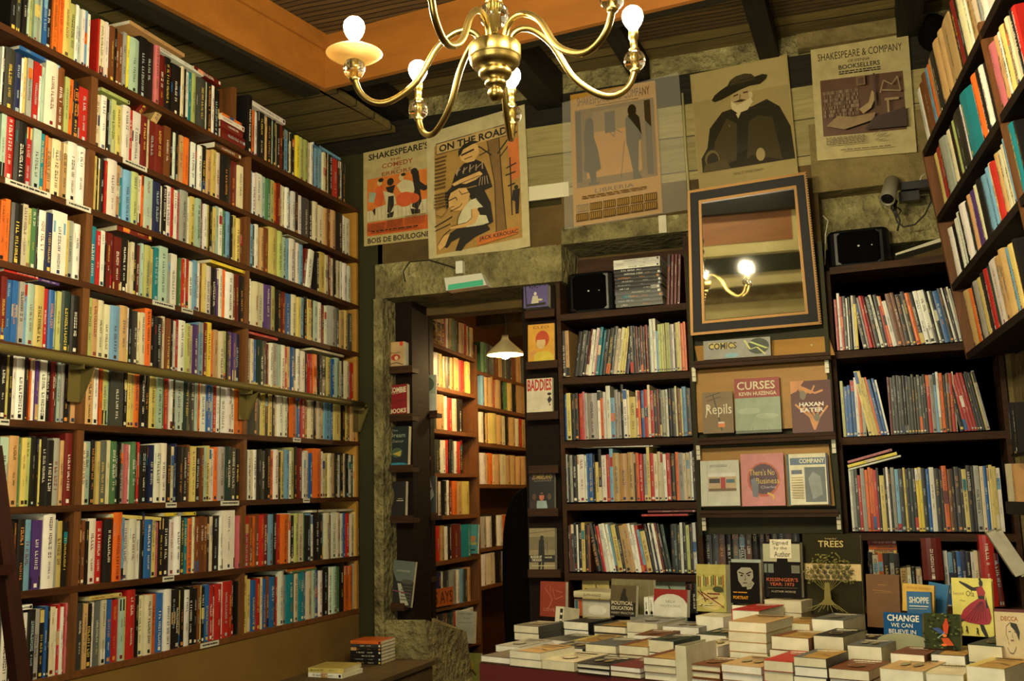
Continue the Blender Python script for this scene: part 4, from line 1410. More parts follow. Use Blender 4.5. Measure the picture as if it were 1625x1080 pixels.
# 2: novel poster (plain stand-in picture of two seated men by a tree)
tn = (164, 128, 62)
sk = (206, 164, 96)
it = [('r', tn, .08, .12, .93, .93), ('r', (190, 160, 100), .10, .105, .84, .185), ('l', K_, [(.10, .105), (.84, .105), (.84, .187), (.10, .187), (.10, .105)], .006), ('t', K_, 'ON THE ROAD', .13, .12, .82, .175, .03),
      ('p', (122, 92, 48), [(.62, .19), (.74, .19), (.76, .5), (.78, .86), (.68, .86), (.68, .5)]), ('l', K_, [(.62, .19), (.68, .5), (.68, .86)], .008), ('l', K_, [(.74, .19), (.75, .5), (.78, .86)], .008), ('l', K_, [(.72, .3), (.82, .22), (.92, .18)], .012), ('l', K_, [(.66, .3), (.55, .22), (.5, .2)], .01),
      ('l', K_, [(.74, .33), (.86, .24)], .01), ('l', K_, [(.64, .26), (.54, .28)], .008), ('p', (200, 110, 50), [(.82, .24), (.93, .22), (.93, .5), (.84, .52)]), ('l', K_, [(.84, .35), (.84, .76)], .012), ('l', K_, [(.80, .42), (.9, .40)], .01), ('l', K_, [(.79, .47), (.89, .46)], .01), ('l', K_, [(.81, .55), (.88, .54)], .012),
      # standing man behind
      ('p', K_, [(.25, .46), (.29, .37), (.38, .31), (.5, .30), (.58, .34), (.63, .44), (.66, .53), (.58, .54), (.5, .49), (.30, .49)]), ('p', sk, [(.34, .24), (.37, .19), (.46, .17), (.53, .20), (.54, .26), (.49, .31), (.41, .31), (.36, .28)]), ('p', K_, [(.33, .25), (.33, .205), (.38, .17), (.47, .155), (.55, .18), (.47, .185), (.38, .205), (.36, .235)]),
      ('l', K_, [(.36, .245), (.49, .225)], .014), ('l', K_, [(.39, .28), (.47, .272)], .006), ('p', sk, [(.26, .44), (.34, .42), (.54, .395), (.57, .42), (.5, .45), (.30, .475)]), ('l', K_, [(.28, .46), (.54, .425)], .005)] + [('l', (176, 150, 118), [(.33 + .06 * k, .33 + .01 * (k % 2)), (.31 + .065 * k, .385)], .010) for k in range(5)] + [('l', (176, 150, 118), [(.30 + .07 * k, .37), (.35 + .07 * k, .345)], .006) for k in range(4)] + [('l', (176, 150, 118), [(.55 + .02 * k, .44), (.53 + .03 * k, .5)], .007) for k in range(4)] + [
      ('p', K_, [(.38, .50), (.56, .50), (.64, .64), (.66, .78), (.58, .80), (.48, .62)]),
      # seated man in front
      ('p', (204, 198, 156), [(.36, .64), (.44, .59), (.5, .585), (.57, .66), (.62, .78), (.44, .79), (.31, .75), (.32, .70)]), ('p', sk, [(.20, .56), (.22, .50), (.30, .475), (.40, .49), (.44, .545), (.42, .60), (.36, .65), (.27, .64), (.225, .60)]),
      ('p', K_, [(.19, .545), (.19, .50), (.25, .465), (.36, .455), (.44, .475), (.43, .495), (.33, .485), (.25, .505), (.225, .545), (.225, .60), (.205, .62)]), ('l', K_, [(.22, .56), (.30, .545), (.31, .57)], .008), ('l', K_, [(.24, .61), (.28, .608)], .005), ('l', K_, [(.33, .5), (.36, .535), (.43, .53)], .006),
      ('p', sk, [(.45, .66), (.5, .655), (.53, .70), (.48, .765), (.36, .775), (.24, .77), (.23, .75), (.40, .745), (.45, .72)]), ('l', K_, [(.45, .66), (.45, .72), (.40, .745), (.24, .75)], .005), ('l', K_, [(.36, .64), (.31, .70), (.30, .75)], .005), ('l', K_, [(.5, .59), (.57, .66), (.62, .78)], .005),
      ('p', K_, [(.30, .775), (.6, .79), (.63, .83), (.48, .86), (.38, .90), (.34, .94), (.28, .93), (.33, .84), (.24, .86), (.20, .9), (.15, .88), (.22, .80)]), ('p', sk, [(.10, .86), (.17, .81), (.23, .80), (.18, .88), (.12, .91)]), ('l', K_, [(.10, .87), (.17, .80), (.24, .77)], .006),
      ('l', K_, [(.24, .64), (.34, .62), (.36, .60)], .006), ('l', K_, [(.08, .73), (.26, .68)], .008), ('l', K_, [(.08, .76), (.24, .73)], .006),
      ('p', K_, [(.86, .59), (.93, .59), (.92, .66), (.91, .76), (.88, .76), (.88, .67), (.85, .66)]), ('c', K_, .895, .575, .02, .015),
      ('p', (196, 110, 44), [(.5, .87), (.90, .85), (.90, .9), (.5, .93)]), ('t', K_, 'JACK KEROUAC', .52, .868, .9, .905, .02)]
it += lines((90, 66, 30), .10, .22, .22, .48, 9, .45, 11) + lines((90, 66, 30), .10, .5, .24, .62, 5, .4, 12) + [('l', (90, 66, 30), [(.12, .62), (.2, .60), (.24, .64), (.18, .68), (.12, .66), (.12, .62)], .005)]
poster((677, 212), (833, 166), (842, 391), (681, 422), it, (190, 178, 130), 'tan novel poster with two drawn men beside a tree, second from left', Y=4.482)
# 3: bookshop poster behind a plastic sheet
sp = (168, 124, 50)
it = [('r', (168, 122, 46), .02, .02, .98, .98), ('r', (104, 78, 34), .05, .13, .97, .72), ('r', (166, 116, 42), .17, .30, .80, .66), ('r', (126, 96, 44), .26, .16, .74, .32), ('r', (60, 46, 22), .40, .18, .52, .34), ('r', (60, 46, 22), .86, .14, .93, .7),
      ('r', (60, 46, 22), .06, .14, .12, .68), ('t', (70, 36, 22), 'SHAKESPEARE AND COMPANY', .08, .035, .93, .10, .0), ('r', K_, .30, .115, .8, .12),
      ('p', (44, 36, 20), [(.17, .27), (.23, .23), (.27, .27), (.27, .36), (.31, .45), (.34, .6), (.28, .62), (.28, .69), (.22, .69), (.2, .62), (.14, .6), (.16, .45), (.15, .34)]), ('c', (44, 36, 20), .22, .25, .05, .045),
      ('p', (44, 36, 20), [(.64, .26), (.72, .20), (.80, .26), (.82, .42), (.78, .44), (.76, .66), (.80, .72), (.70, .72), (.70, .66), (.66, .5), (.64, .44)]), ('c', (44, 36, 20), .72, .2, .05, .045), ('l', (44, 36, 20), [(.62, .42), (.56, .7)], .006), ('p', (60, 46, 26), [(.2, .69), (.32, .7), (.3, .715), (.18, .71)]),
      ('l', (60, 46, 20), [(.45, .33), (.5, .38), (.52, .32), (.6, .36)], .006), ('t', (80, 44, 20), 'LIBRERIA', .26, .745, .70, .775, .0)]
for r_ in range(2):
    for c_ in range(6):
        u0, v0 = .04 + c_ * .155, .845 + r_ * .07
        it += [('r', (92, 70, 34), u0, v0, u0 + .14, v0 + .058)] + [('r', (170, 130, 60), u0 + .01 + k * .022, v0 + .008, u0 + .018 + k * .022, v0 + .05) for k in range(6)]
it += lines((110, 80, 36), .12, .795, .85, .825, 2, .4, 21)
poster((905, 151), (1040, 128), (1052, 338), (911, 360), it, sp, 'amber bookshop poster with two standing figures behind clear plastic', Y=4.487, m='gloss')
m_, nt_, b_ = nm('clear_plastic_film')
b_.inputs['Base Color'].default_value = (.9, .86, .7, 1); b_.inputs['Roughness'].default_value = .12; b_.inputs['Alpha'].default_value = .16
M['film'] = m_
fn = quadfn(onY(892, 163, 4.478), onY(1077, 114, 4.478), onY(1092, 333, 4.478), onY(896, 364, 4.478))
b = MB()
n = 12
vs = [fn(j / n, i / n, .004 * sin(5 * j / n) * sin(4 * i / n)) for i in range(n + 1) for j in range(n + 1)]
b.add(vs, [(i * (n + 1) + j, (i + 1) * (n + 1) + j, (i + 1) * (n + 1) + j + 1, i * (n + 1) + j + 1) for i in range(n) for j in range(n)], (.8, .8, .7), None, 0, True)
b.build('plastic_sheet', M['film'], None, 'clear shiny plastic sheet hanging over the amber bookshop poster', 'plastic sheet')
# 4: portrait photograph of a bearded man in a hat
bg = (146, 130, 82)
dk = (42, 37, 22)
it = [('r', bg, .015, .01, .985, .87), ('r', (158, 142, 92), .015, .01, .985, .25), ('p', dk, [(.05, .86), (.05, .74), (.12, .66), (.16, .5), (.3, .38), (.46, .36), (.6, .38), (.76, .34), (.88, .42), (.97, .6), (.985, .87)]),
      ('p', (66, 56, 30), [(.14, .86), (.2, .62), (.34, .44), (.44, .5), (.4, .86)]), ('p', (60, 52, 28), [(.5, .86), (.56, .5), (.66, .46), (.8, .5), (.86, .86)]),
      ('c', (160, 140, 96), .50, .285, .105, .085), ('p', (186, 172, 128), [(.40, .30), (.46, .345), (.52, .33), (.6, .30), (.62, .34), (.56, .40), (.46, .415), (.40, .37)]), ('p', (60, 50, 28), [(.42, .315), (.5, .30), (.56, .315), (.5, .325)]),
      ('l', (70, 56, 32), [(.43, .265), (.48, .255)], .012), ('l', (70, 56, 32), [(.53, .25), (.58, .25)], .012), ('l', (110, 92, 56), [(.5, .26), (.49, .30)], .01), ('c', (180, 164, 118), .605, .28, .02, .03),
      ('p', dk, [(.205, .265), (.24, .225), (.31, .19), (.38, .165), (.41, .125), (.47, .098), (.56, .09), (.63, .105), (.66, .135), (.74, .125), (.79, .14), (.775, .17), (.71, .205), (.60, .205), (.50, .222), (.40, .25), (.31, .275), (.235, .285)]), ('p', (62, 54, 32), [(.41, .13), (.47, .10), (.56, .092), (.63, .107), (.655, .135), (.53, .135), (.42, .16)]), ('l', (60, 52, 30), [(.40, .16), (.66, .15)], .02),
      ('c', (100, 88, 52), .16, .76, .075, .075), ('c', dk, .165, .775, .06, .065), ('c', (150, 132, 88), .65, .79, .045, .055), ('p', (180, 168, 124), [(.44, .42), (.5, .40), (.46, .46)]), ('p', (76, 66, 38), [(.08, .8), (.3, .78), (.34, .86), (.06, .86)]),
      ('l', (100, 90, 56), [(.36, .5), (.37, .52)], .012), ('t', (110, 96, 56), 'WALT WHITMAN', .36, .905, .66, .925, .0)]
poster((1095, 119), (1249, 87), (1267, 276), (1110, 302), it, (152, 136, 86), 'sepia portrait poster of a bearded man in a wide hat above the mirror', Y=4.485, m='gloss')
# 5: shop advert poster
it = [('r', (84, 54, 30), .08, .31, .92, .80), ('t', (60, 48, 28), 'SHAKESPEARE & COMPANY', .07, .07, .93, .135, .0), ('t', (60, 48, 28), 'OF VIENNA', .38, .155, .60, .18, .0), ('t', K_, 'BOOKSELLERS', .28, .195, .70, .235, .015)]
it += lines(K_, .28, .25, .70, .29, 2, .55, 31)
r_ = random.Random(8)
for i in range(7):
    for j in range(26):
        if r_.random() < .75:
            g_ = r_.randint(96, 150)
            it.append(('r', (g_, g_ - 22, g_ - 50), .10 + j * .014, .42 + i * .036, .108 + j * .014, .448 + i * .036))
it += [('p', (150, 126, 84), [(.46, .62), (.56, .57), (.60, .47), (.64, .52), (.58, .62), (.5, .66)]), ('r', (60, 40, 24), .62, .33, .64, .6), ('r', (140, 118, 80), .72, .55, .86, .57), ('r', (140, 118, 80), .74, .55, .76, .68), ('l', (130, 108, 74), [(.68, .5), (.72, .40), (.8, .44), (.86, .38), (.88, .5), (.7, .48)], .012),
       ('r', (110, 86, 54), .45, .34, .54, .42), ('r', (80, 56, 34), .465, .355, .525, .41), ('p', (130, 106, 68), [(.12, .74), (.24, .66), (.4, .68), (.62, .66), (.6, .72), (.3, .78)]), ('p', (50, 32, 20), [(.6, .7), (.92, .64), (.92, .80), (.5, .80)])]
it += lines((80, 64, 40), .11, .84, .50, .915, 5, .45, 32) + [('l', (110, 100, 76), [(.58, .86), (.66, .82), (.62, .87), (.72, .85), (.6, .90), (.7, .9)], .005)] + lines((80, 64, 40), .25, .955, .75, .967, 1, .6, 34)
poster((1286, 76), (1441, 54), (1455, 242), (1297, 255), it, (170, 156, 104), 'cream bookshop advert poster with a brown photograph, rightmost on wall', Y=4.488, m='print', wav=.006)


# ------------------------------------------------------------------ chandelier
ZB = 2.20
CX, CY = -.740, 1.984
ch = empty('chandelier', (CX, CY, 2.14), 'polished brass chandelier with curved arms, glass balls and bare lit bulbs', 'chandelier')
b = MB()
pb = lambda y: 1.25 + (onY(786, y, CY)[2] - 1.25)          # pixel row -> height on the chandelier axis
prof = [(.0005, 2.128), (.010, 2.130), (.0155, 2.136), (.0175, 2.145), (.015, 2.153), (.012, 2.157), (.021, 2.160), (.0235, 2.167), (.021, 2.174), (.018, 2.176), (.031, 2.180), (.036, 2.189), (.034, 2.197), (.030, 2.200),
        (.046, 2.204), (.053, 2.214), (.0535, 2.222), (.055, 2.224), (.056, 2.226), (.056, 2.252), (.053, 2.256), (.03, 2.262), (.018, 2.27), (.014, 2.28)]
zoff = pb(160) - 2.128
prof = [(r * 1.02, 2.128 + (z - 2.128) * 1.0 + zoff) for r, z in prof]
T0 = Tr(CX, CY, 0)
b.lathe(prof, 32, T0); part(b, 'body', M['brass'], ch)
ztop = prof[-1][1]
b = MB(); b.lathe([(.010, ztop - .02), (.010, 3.40)], 12, T0); part(b, 'stem', M['brass'], ch)


def ball(mb, c, r, hole=.25, sq=1.0):
    pr = []
    for k in range(13):
        a = -pi / 2 + pi * k / 12
        pr.append((max(r * cos(a), r * hole * .5), c[2] + r * sq * sin(a)))
    mb.lathe(pr, 24, Tr(c[0], c[1], 0))


for k, (zz, r) in enumerate(((ztop + .045, .033), (ztop + .112, .029), (ztop + .172, .029), (ztop + .24, .033), (ztop + .31, .026))):
    b = MB(); ball(b, (CX, CY, zz), r, .6); part(b, 'glass_ball', M['glass'], ch)
    b = MB(); b.lathe([(.016, zz + r * .95 - .004), (.02, zz + r * .95), (.016, zz + r * .95 + .005)], 16, T0); part(b, 'collar', M['brass'], ch)
b = MB(); b.lathe([(.06, 3.398), (.058, 3.38), (.03, 3.36), (.012, 3.34)], 20, T0); part(b, 'ceiling_cup', M['brass'], ch)
ARMS = [(562, 109, 1), (664, 174, 0), (813, 182, 0), (1007, 96, 0), (971, -3, 0), (684, -24, 0)]
ztop_b = prof[-5][1]
for i, (x, y, disc) in enumerate(ARMS):
    p = onZ(x, y, ZB)
    d = p[:2] - np.array([CX, CY]); L = float(np.linalg.norm(d)); u = d / L
    # arm profile: (fraction of radius, height relative to the ball)
    zr_ = ztop_b - ZB
    ctr = [(.09, zr_ - .005), (.12, zr_ + .028), (.20, zr_ + .043), (.30, zr_ + .036), (.42, zr_ + .002), (.54, -.035), (.66, -.068), (.78, -.084), (.88, -.078), (.96, -.055), (1.0, -.022)]
    # smooth (Catmull-Rom)
    pts = []
    for j in range(len(ctr) - 1):
        P0, P1, P2, P3 = ctr[max(j - 1, 0)], ctr[j], ctr[j + 1], ctr[min(j + 2, len(ctr) - 1)]
        for s_ in range(5):
            t = s_ / 5
            v = [.5 * ((2 * P1[q]) + (-P0[q] + P2[q]) * t + (2 * P0[q] - 5 * P1[q] + 4 * P2[q] - P3[q]) * t * t + (-P0[q] + 3 * P1[q] - 3 * P2[q] + P3[q]) * t ** 3) for q in (0, 1)]
            pts.append(v)
    pts.append(list(ctr[-1]))
    b = MB(); b.tube([(CX + u[0] * L * a, CY + u[1] * L * a, ZB + h) for a, h in pts], .0072, 12)
    arm = part(b, 'arm', M['brass'], ch)
    Tp = Tr(p[0], p[1], 0)
    b = MB(); ball(b, (p[0], p[1], ZB), .0245, .5); part(b, 'glass_ball', M['glass'], ch)
    b = MB(); b.lathe([(.007, ZB - .03), (.011, ZB - .026), (.011, ZB - .021), (.0065, ZB - .018), (.0065, ZB + .018), (.010, ZB + .022), (.012, ZB + .026), (.008, ZB + .03), (.0085, ZB + .05), (.011, ZB + .052), (.011, ZB + .068), (.0085, ZB + .07), (.0001, ZB + .07)], 16, Tp)
    part(b, 'candle_socket', M['brass'], ch)
    zb = ZB + .068 if not disc else ZB + .062
    b = MB()
    pr = [(.0085, zb), (.010, zb + .006), (.017, zb + .016), (.0225, zb + .028), (.0235, zb + .037), (.021, zb + .047), (.014, zb + .055), (.006, zb + .0585), (.0004, zb + .0592)]
    b.lathe(pr, 20, Tp); part(b, 'bulb', M['bulb'], ch)
    if disc:
        zd = ZB + .022
        b = MB(); b.lathe([(.012, zd - .004), (.03, zd - .003), (.050, zd + .004), (.0615, zd + .012), (.0625, zd + .0135), (.061, zd + .0145), (.049, zd + .0065), (.03, zd - .0005), (.012, zd - .001)], 32, Tp)
        part(b, 'drip_pan', M['milk'], ch)

# ------------------------------------------------------------------ emergency light over the doorway
el = empty('emergency_light', tuple(onY(738, 450, 4.42)), 'white boxed emergency light with green glow over the doorway', 'light')
b = MB()
P1, P2 = onY(705, 441, 4.43), onY(764, 433, 4.43)
P3, P4 = onY(708, 461, 4.40), onY(772, 452, 4.40)
k = np.array([0, .07, 0])
b.hexa([P3, P4, P4 + k, P3 + k, P1, P2, P2 + k, P1 + k]); part(b, 'housing', M['whitep'], el)
b = MB(); f2 = quadfn(P1, P2, P4, P3)
b.add([f2(.05, 1.0, .003), f2(.93, 1.0, .003), f2(.97, .56, .003), f2(.08, .60, .003)], [(0, 1, 2, 3)])
m_, nt_, b_ = nm('green_diffuser'); b_.inputs['Base Color'].default_value = (*lin((60, 130, 80)), 1); b_.inputs['Emission Color'].default_value = (.1, .6, .3, 1); b_.inputs['Emission Strength'].default_value = .12; b_.inputs['Roughness'].default_value = .2
part(b, 'diffuser', m_, el)
b = MB(); p_ = onY(731, 425, 4.46); b.box(p_[0] - .018, p_[0] + .018, 4.44, 4.5, p_[2] - .03, p_[2] + .03); part(b, 'bracket', M['whitep'], el)
b = MB()
pp = [onY(x, y, 4.46) for x, y in ((643, 447), (640, 430), (650, 415), (680, 412), (720, 424), (731, 428))]
b.tube(pp, .003, 6); b.build('cable', M['cable'], None, 'thin black cable looping along the lintel to the emergency light', 'cable')

# ------------------------------------------------------------------ doorway: stepped display columns
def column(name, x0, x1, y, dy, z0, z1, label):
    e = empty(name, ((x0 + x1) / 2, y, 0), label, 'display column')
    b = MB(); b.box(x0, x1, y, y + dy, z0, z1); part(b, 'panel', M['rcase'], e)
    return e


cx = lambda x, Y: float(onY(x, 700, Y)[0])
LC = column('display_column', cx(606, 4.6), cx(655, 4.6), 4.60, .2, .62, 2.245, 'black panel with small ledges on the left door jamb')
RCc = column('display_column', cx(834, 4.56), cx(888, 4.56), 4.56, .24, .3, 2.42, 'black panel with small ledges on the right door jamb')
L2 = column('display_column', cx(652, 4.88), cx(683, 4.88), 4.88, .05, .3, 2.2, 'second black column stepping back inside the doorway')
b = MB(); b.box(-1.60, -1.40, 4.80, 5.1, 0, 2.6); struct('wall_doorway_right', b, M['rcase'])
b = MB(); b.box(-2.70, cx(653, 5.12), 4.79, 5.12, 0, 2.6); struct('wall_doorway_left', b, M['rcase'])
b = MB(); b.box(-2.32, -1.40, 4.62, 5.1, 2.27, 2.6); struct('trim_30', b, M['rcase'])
b = MB()
b.box(-2.335, -2.285, 4.46, 4.62, 0, 2.245); struct('trim_31', b, M['stone'])
b = MB()
b.add([(-2.33, 4.47, .2), (-2.04, 4.52, .2), (-2.0, 4.9, .2), (-2.33, 4.9, .2), (-2.33, 4.47, .70), (-2.1, 4.52, .70), (-2.05, 4.9, .60), (-2.33, 4.9, .70)],
      [(0, 3, 2, 1), (4, 5, 6, 7), (0, 1, 5, 4), (1, 2, 6, 5), (2, 3, 7, 6), (3, 0, 4, 7)])
struct('trim_32', b, M['stone'])


def ledge(e, x0, x1, yl, y, dep=.07, th=.022):
    A, B = onY(x0, yl, y - dep), onY(x1, yl, y - dep)
    z = (A[2] + B[2]) / 2
    b = MB(); b.box(A[0], B[0], y - dep, y, z - th, z); b.box(A[0], B[0], y - dep - .004, y - dep, z - th, z + .014)
    part(b, 'ledge', M['shelfx'], e)
    return z


DG = 'books displayed face out on the doorway columns'
yl_ = 4.60
for (x0, x1, yy) in ((609, 655, 585), (609, 655, 661), (610, 655, 742), (611, 656, 822), (606, 642, 961)):
    ledge(LC, x0, x1, yy, yl_)
for (x0, x1, yy) in ((833, 880, 496), (835, 885, 577), (836, 886, 658), (839, 886, 743), (838, 886, 811), (838, 890, 908)):
    ledge(RCc, x0, x1, yy, 4.56)
Yl = 4.545
face_book(617, 543, 641, 584, Yl, [('c', (170, 50, 36), .45, .6, .3, .12), ('r', (200, 60, 40), .7, 0, .92, .16), ('c', (220, 190, 140), .5, .62, .12, .08), ('l', K_, [(.1, .85), (.5, .8), (.95, .9)], .03), ('t', K_, 'noir', .15, .38, .8, .46, .0)], (190, 158, 108), 'thick cream and red paperback, topmost on the left door column', T_=.06, group=DG, lean=2)
face_book(616, 611, 646, 660, Yl, [('t', cr, 'ZOMBIE', .05, .08, .95, .26, .03), ('t', cr, 'BOOKS', .1, .78, .95, .93, .03), ('l', cr, [(.1, .3), (.9, .26)], .01), ('l', (60, 20, 20), [(.1, .6), (.9, .5)], .015)], (136, 18, 24), 'crimson paperback titled ZOMBIE BOOKS on the left door column', T_=.03, group=DG, lean=5, skew=-2)
face_book(612, 677, 647, 741, Yl, [('r', (20, 34, 34), 0, 0, 1, 1), ('t', (160, 160, 140), 'The', .2, .07, .5, .12, .0), ('t', (160, 170, 150), 'Dream', .15, .16, .85, .27, .0), ('t', (150, 150, 130), 'Dancer', .3, .33, .8, .4, .0), ('c', (70, 90, 60), .5, .65, .25, .12), ('p', (180, 160, 70), [(.3, .68), (.7, .6), (.65, .75)]), ('c', (40, 130, 150), .5, .95, .5, .05)], (20, 32, 34), 'black and teal novel with a glowing picture on the left door column', T_=.03, group=DG, lean=5)
face_book(612, 764, 643, 820, Yl, [('r', (24, 20, 16), 0, 0, 1, 1), ('c', (84, 76, 52), .12, .42, .3, .34), ('l', (30, 26, 18), [(.0, .36), (.3, .34)], .03), ('l', (40, 34, 24), [(.1, .62), (.3, .6)], .03), ('r', (170, 160, 130), .55, .53, .9, .56), ('r', (150, 140, 110), .6, .48, .86, .5)], (22, 19, 16), 'dark book with half a pale face on the left door column', T_=.028, group=DG, lean=4)
face_book(616, 888, 652, 960, Yl, [('r', (96, 106, 98), 0, 0, 1, .45), ('r', (40, 40, 34), 0, .45, 1, 1), ('p', (28, 27, 24), [(0, .2), (.3, .5), (.6, 1), (0, 1)]), ('p', (168, 168, 146), [(.3, .5), (.45, .5), (.9, .95), (.55, .97)]), ('l', (140, 60, 90), [(.1, .66), (.9, .7)], .02), ('r', (70, 72, 60), .5, .4, .95, .5), ('t', (180, 180, 160), 'ALEXANDER', .2, .2, .8, .24, .0)] + [('r', (80, 80, 66), .5, .55 + .07 * k, .98, .57 + .07 * k) for k in range(5)], (90, 98, 92), 'grey-green book with a slanting city picture, lowest on the left door column', T_=.02, group=DG, lean=6, skew=5)
# right column
Yr = 4.505
face_book(831, 432, 870, 489, Yr, [('r', (96, 84, 140), 0, 0, 1, 1), ('t', K_, 'CHICKEN & PLUMS', .02, .05, .95, .12, .02), ('l', K_, [(.05, .25), (.12, .9)], .05), ('l', K_, [(.1, .4), (.25, .22)], .03), ('l', K_, [(.1, .3), (.0, .15)], .03), ('c', (214, 210, 180), .48, .62, .06, .05), ('p', (200, 196, 170), [(.38, .68), (.58, .68), (.62, .9), (.3, .92)]), ('c', (200, 190, 150), .66, .8, .12, .03), ('p', K_, [(.1, .9), (.9, .88), (.9, .95), (.1, .97)])] +
          [('c', K_, .28 + .1 * (j % 7), .24 + .05 * (j // 7) + .02 * (j % 2), .03, .018) for j in range(32)], (96, 84, 140), 'purple book with a white seated figure, topmost on the right door column', T_=.04, group=DG, lean=4)
face_book(838, 515, 880, 575, Yr, [('r', (222, 164, 52), 0, 0, 1, 1), ('p', (214, 190, 60), [(.2, 1), (.25, .8), (.45, .72), (.8, .74), (.95, .85), (.98, 1)]), ('c', (190, 70, 30), .55, .4, .26, .22), ('c', (222, 190, 130), .5, .5, .17, .16), ('r', (190, 70, 30), .3, .34, .72, .42), ('t', (110, 60, 24), 'CLEO', .2, .05, .8, .12, .0), ('p', (210, 150, 80), [(.05, .75), (.3, .66), (.32, .74), (.1, .9)])], (222, 164, 52), 'orange-yellow book with a red-haired woman, on the right door column', T_=.012, group=DG, lean=4)
face_book(836, 601, 877, 658, Yr, [('r', (214, 206, 176), 0, 0, 1, 1), ('t', (180, 36, 34), 'BADDIES', .03, .02, .97, .35, .03), ('c', K_, .88, .45, .08, .04), ('p', K_, [(.8, .6), (.9, .5), (.98, .62), (.86, .72)]), ('c', K_, .9, .75, .03, .02)], (214, 206, 176), 'white book titled BADDIES in tall red letters on the right door column', T_=.02, group=DG, lean=4)
face_book(840, 748, 880, 811, Yr, [('r', (22, 19, 17), 0, 0, 1, 1), ('t', (170, 140, 70), 'ZOMBIELAND', .12, .08, .92, .20, .02), ('r', (150, 60, 30), .65, .02, .85, .05), ('c', (196, 110, 80), .5, .64, .1, .1), ('p', (150, 170, 170), [(.32, .74), (.68, .74), (.74, .96), (.26, .96)]), ('c', (90, 60, 40), .2, .64, .08, .08), ('c', (90, 70, 50), .8, .64, .08, .08), ('p', (50, 34, 28), [(.05, .75), (.3, .72), (.3, .96), (.05, .96)]), ('r', (30, 24, 20), .4, .56, .6, .60), ('r', (170, 162, 120), 0, .93, 1, 1)] + lines((120, 110, 90), .2, .22, .9, .27, 2, .5, 4), (22, 19, 17), 'black film book with masked figures on the right door column', T_=.025, group=DG, lean=4)
face_book(840, 838, 881, 907, Yr, [('r', (150, 136, 100), 0, 0, 1, 1), ('r', (120, 108, 78), 0, .2, 1, .5), ('l', (50, 44, 34), [(0, .12), (1, .05)], .01), ('p', (26, 24, 20), [(.38, .28), (.5, .22), (.58, .28), (.6, .6), (.56, .95), (.5, .95), (.5, .7), (.42, .95), (.36, .95), (.36, .6)]), ('c', (40, 32, 26), .5, .22, .07, .05), ('r', (26, 24, 22), 0, .62, 1, .78), ('t', cr, 'MURDER BY', .06, .63, .5, .69, .02), ('t', cr, 'THE BOOK', .1, .70, .5, .76, .02), ('t', cr, 'NOIR', .62, .65, .9, .69, .02), ('r', (80, 70, 50), .7, .3, .72, .6), ('r', (190, 180, 140), .1, .85, 1, .87)], (150, 136, 100), 'sepia book with a dark walking man, lowest on the right door column', T_=.03, group=DG, lean=4)
# books on the stepped second column, turned towards the room
Y2 = 4.87
for i, (x0, y0, x1, y1, c, T_, lab, its) in enumerate([
    (657, 509, 667, 575, (196, 196, 180), .10, 'thick black and white picture book on the stepped column', [('r', K_, .15, .05, .85, .25), ('r', (60, 100, 130), .15, .4, .85, .6), ('r', K_, .15, .7, .85, .95)]),
    (662, 595, 690, 655, (150, 160, 134), .02, 'grey-green leaf patterned book below the picture book on the stepped column', [('c', (70, 84, 50), .5, .25, .4, .2), ('r', (180, 184, 166), 0, .5, 1, 1)]),
    (664, 668, 672, 722, (190, 196, 196), .015, 'pale upright book edge halfway down the stepped column', []),
    (660, 756, 690, 817, (20, 20, 20), .02, 'black book with a white drawn face on the stepped column', [('p', (130, 132, 120), [(.2, .1), (.7, .05), (.9, .5), (.7, .65), (.4, .4)]), ('l', (160, 160, 150), [(.1, .1), (.3, .9)], .05), ('l', (150, 150, 140), [(.5, .5), (.6, .9)], .04), ('p', (20, 20, 20), [(.4, .25), (.8, .3), (.7, .38)])]),
    (661, 856, 682, 915, (70, 30, 18), .05, 'dark red-brown books leaning low on the stepped column', [('r', (150, 60, 30), .1, .05, .5, .25), ('r', (140, 56, 28), .35, .5, .6, .95)])]):
    z_ = ledge(L2, x0 - 4, x1 + 4, y1 + 1, 4.88, .06)
    face_book(x0, y0, x1, y1, Y2 - .02, its, c, lab, T_=min(T_, .05), group=DG, lean=3, yaw=12 if i != 0 else 0)

# ------------------------------------------------------------------ the room beyond the doorway
b = MB(); b.box(-2.9, 0, 8.4, 8.5, 0, 3); struct('wall_far', b, M['ochre'])
b = MB(); b.box(-2.75, -2.62, 5.1, 8.5, 0, 3); struct('wall_left_far', b, M['brownboard'])
b = MB(); b.box(-.3, -.2, 4.9, 8.5, 0, 3); struct('wall_right_far', b, M['brownboard'])
b = MB(); b.box(-2.9, 0, 5.1, 8.5, 2.50, 2.54); struct('ceiling_far', b, M['planks'])
for i in range(6):
    b = MB(); y = 5.3 + i * .55
    b.box(-2.9, -.2, y, y + .12, 2.42, 2.50); struct('trim_%d' % (40 + i), b, M['brownboard'])
XR = -2.35
fc = empty('bookcase', (XR - .1, 5.6, 0), 'brown bookcase inside the doorway along the left wall of the back room', 'bookcase')
FRL = [((689, 544), (775, 577)), ((687, 611), (754, 626)), ((682, 679), (747, 687)), ((673, 750), (749, 751)), ((673, 819), (757, 815)), ((671, 895), (759, 880)), ((684, 966), (765, 950)), ((690, 1035), (765, 1015))]
Ya, Yb = 5.18, 5.83
b = MB(); b.box(XR - .22, XR, Yb, Yb + .03, .2, 2.2); part(b, 'upright', M['post'], fc)
b = MB(); b.box(XR - .22, XR, Ya - .03, Ya, .2, 2.0); part(b, 'upright', M['post'], fc)
b = MB(); b.box(XR - .24, XR - .22, Ya, 8.3, .2, 2.5); part(b, 'back_panel', M['shelf'], fc)
f2e = empty('bookcase', (XR - .1, 7.2, 0), 'warmly lit bookcase deeper in the back room, under the pendant lamp', 'bookcase')
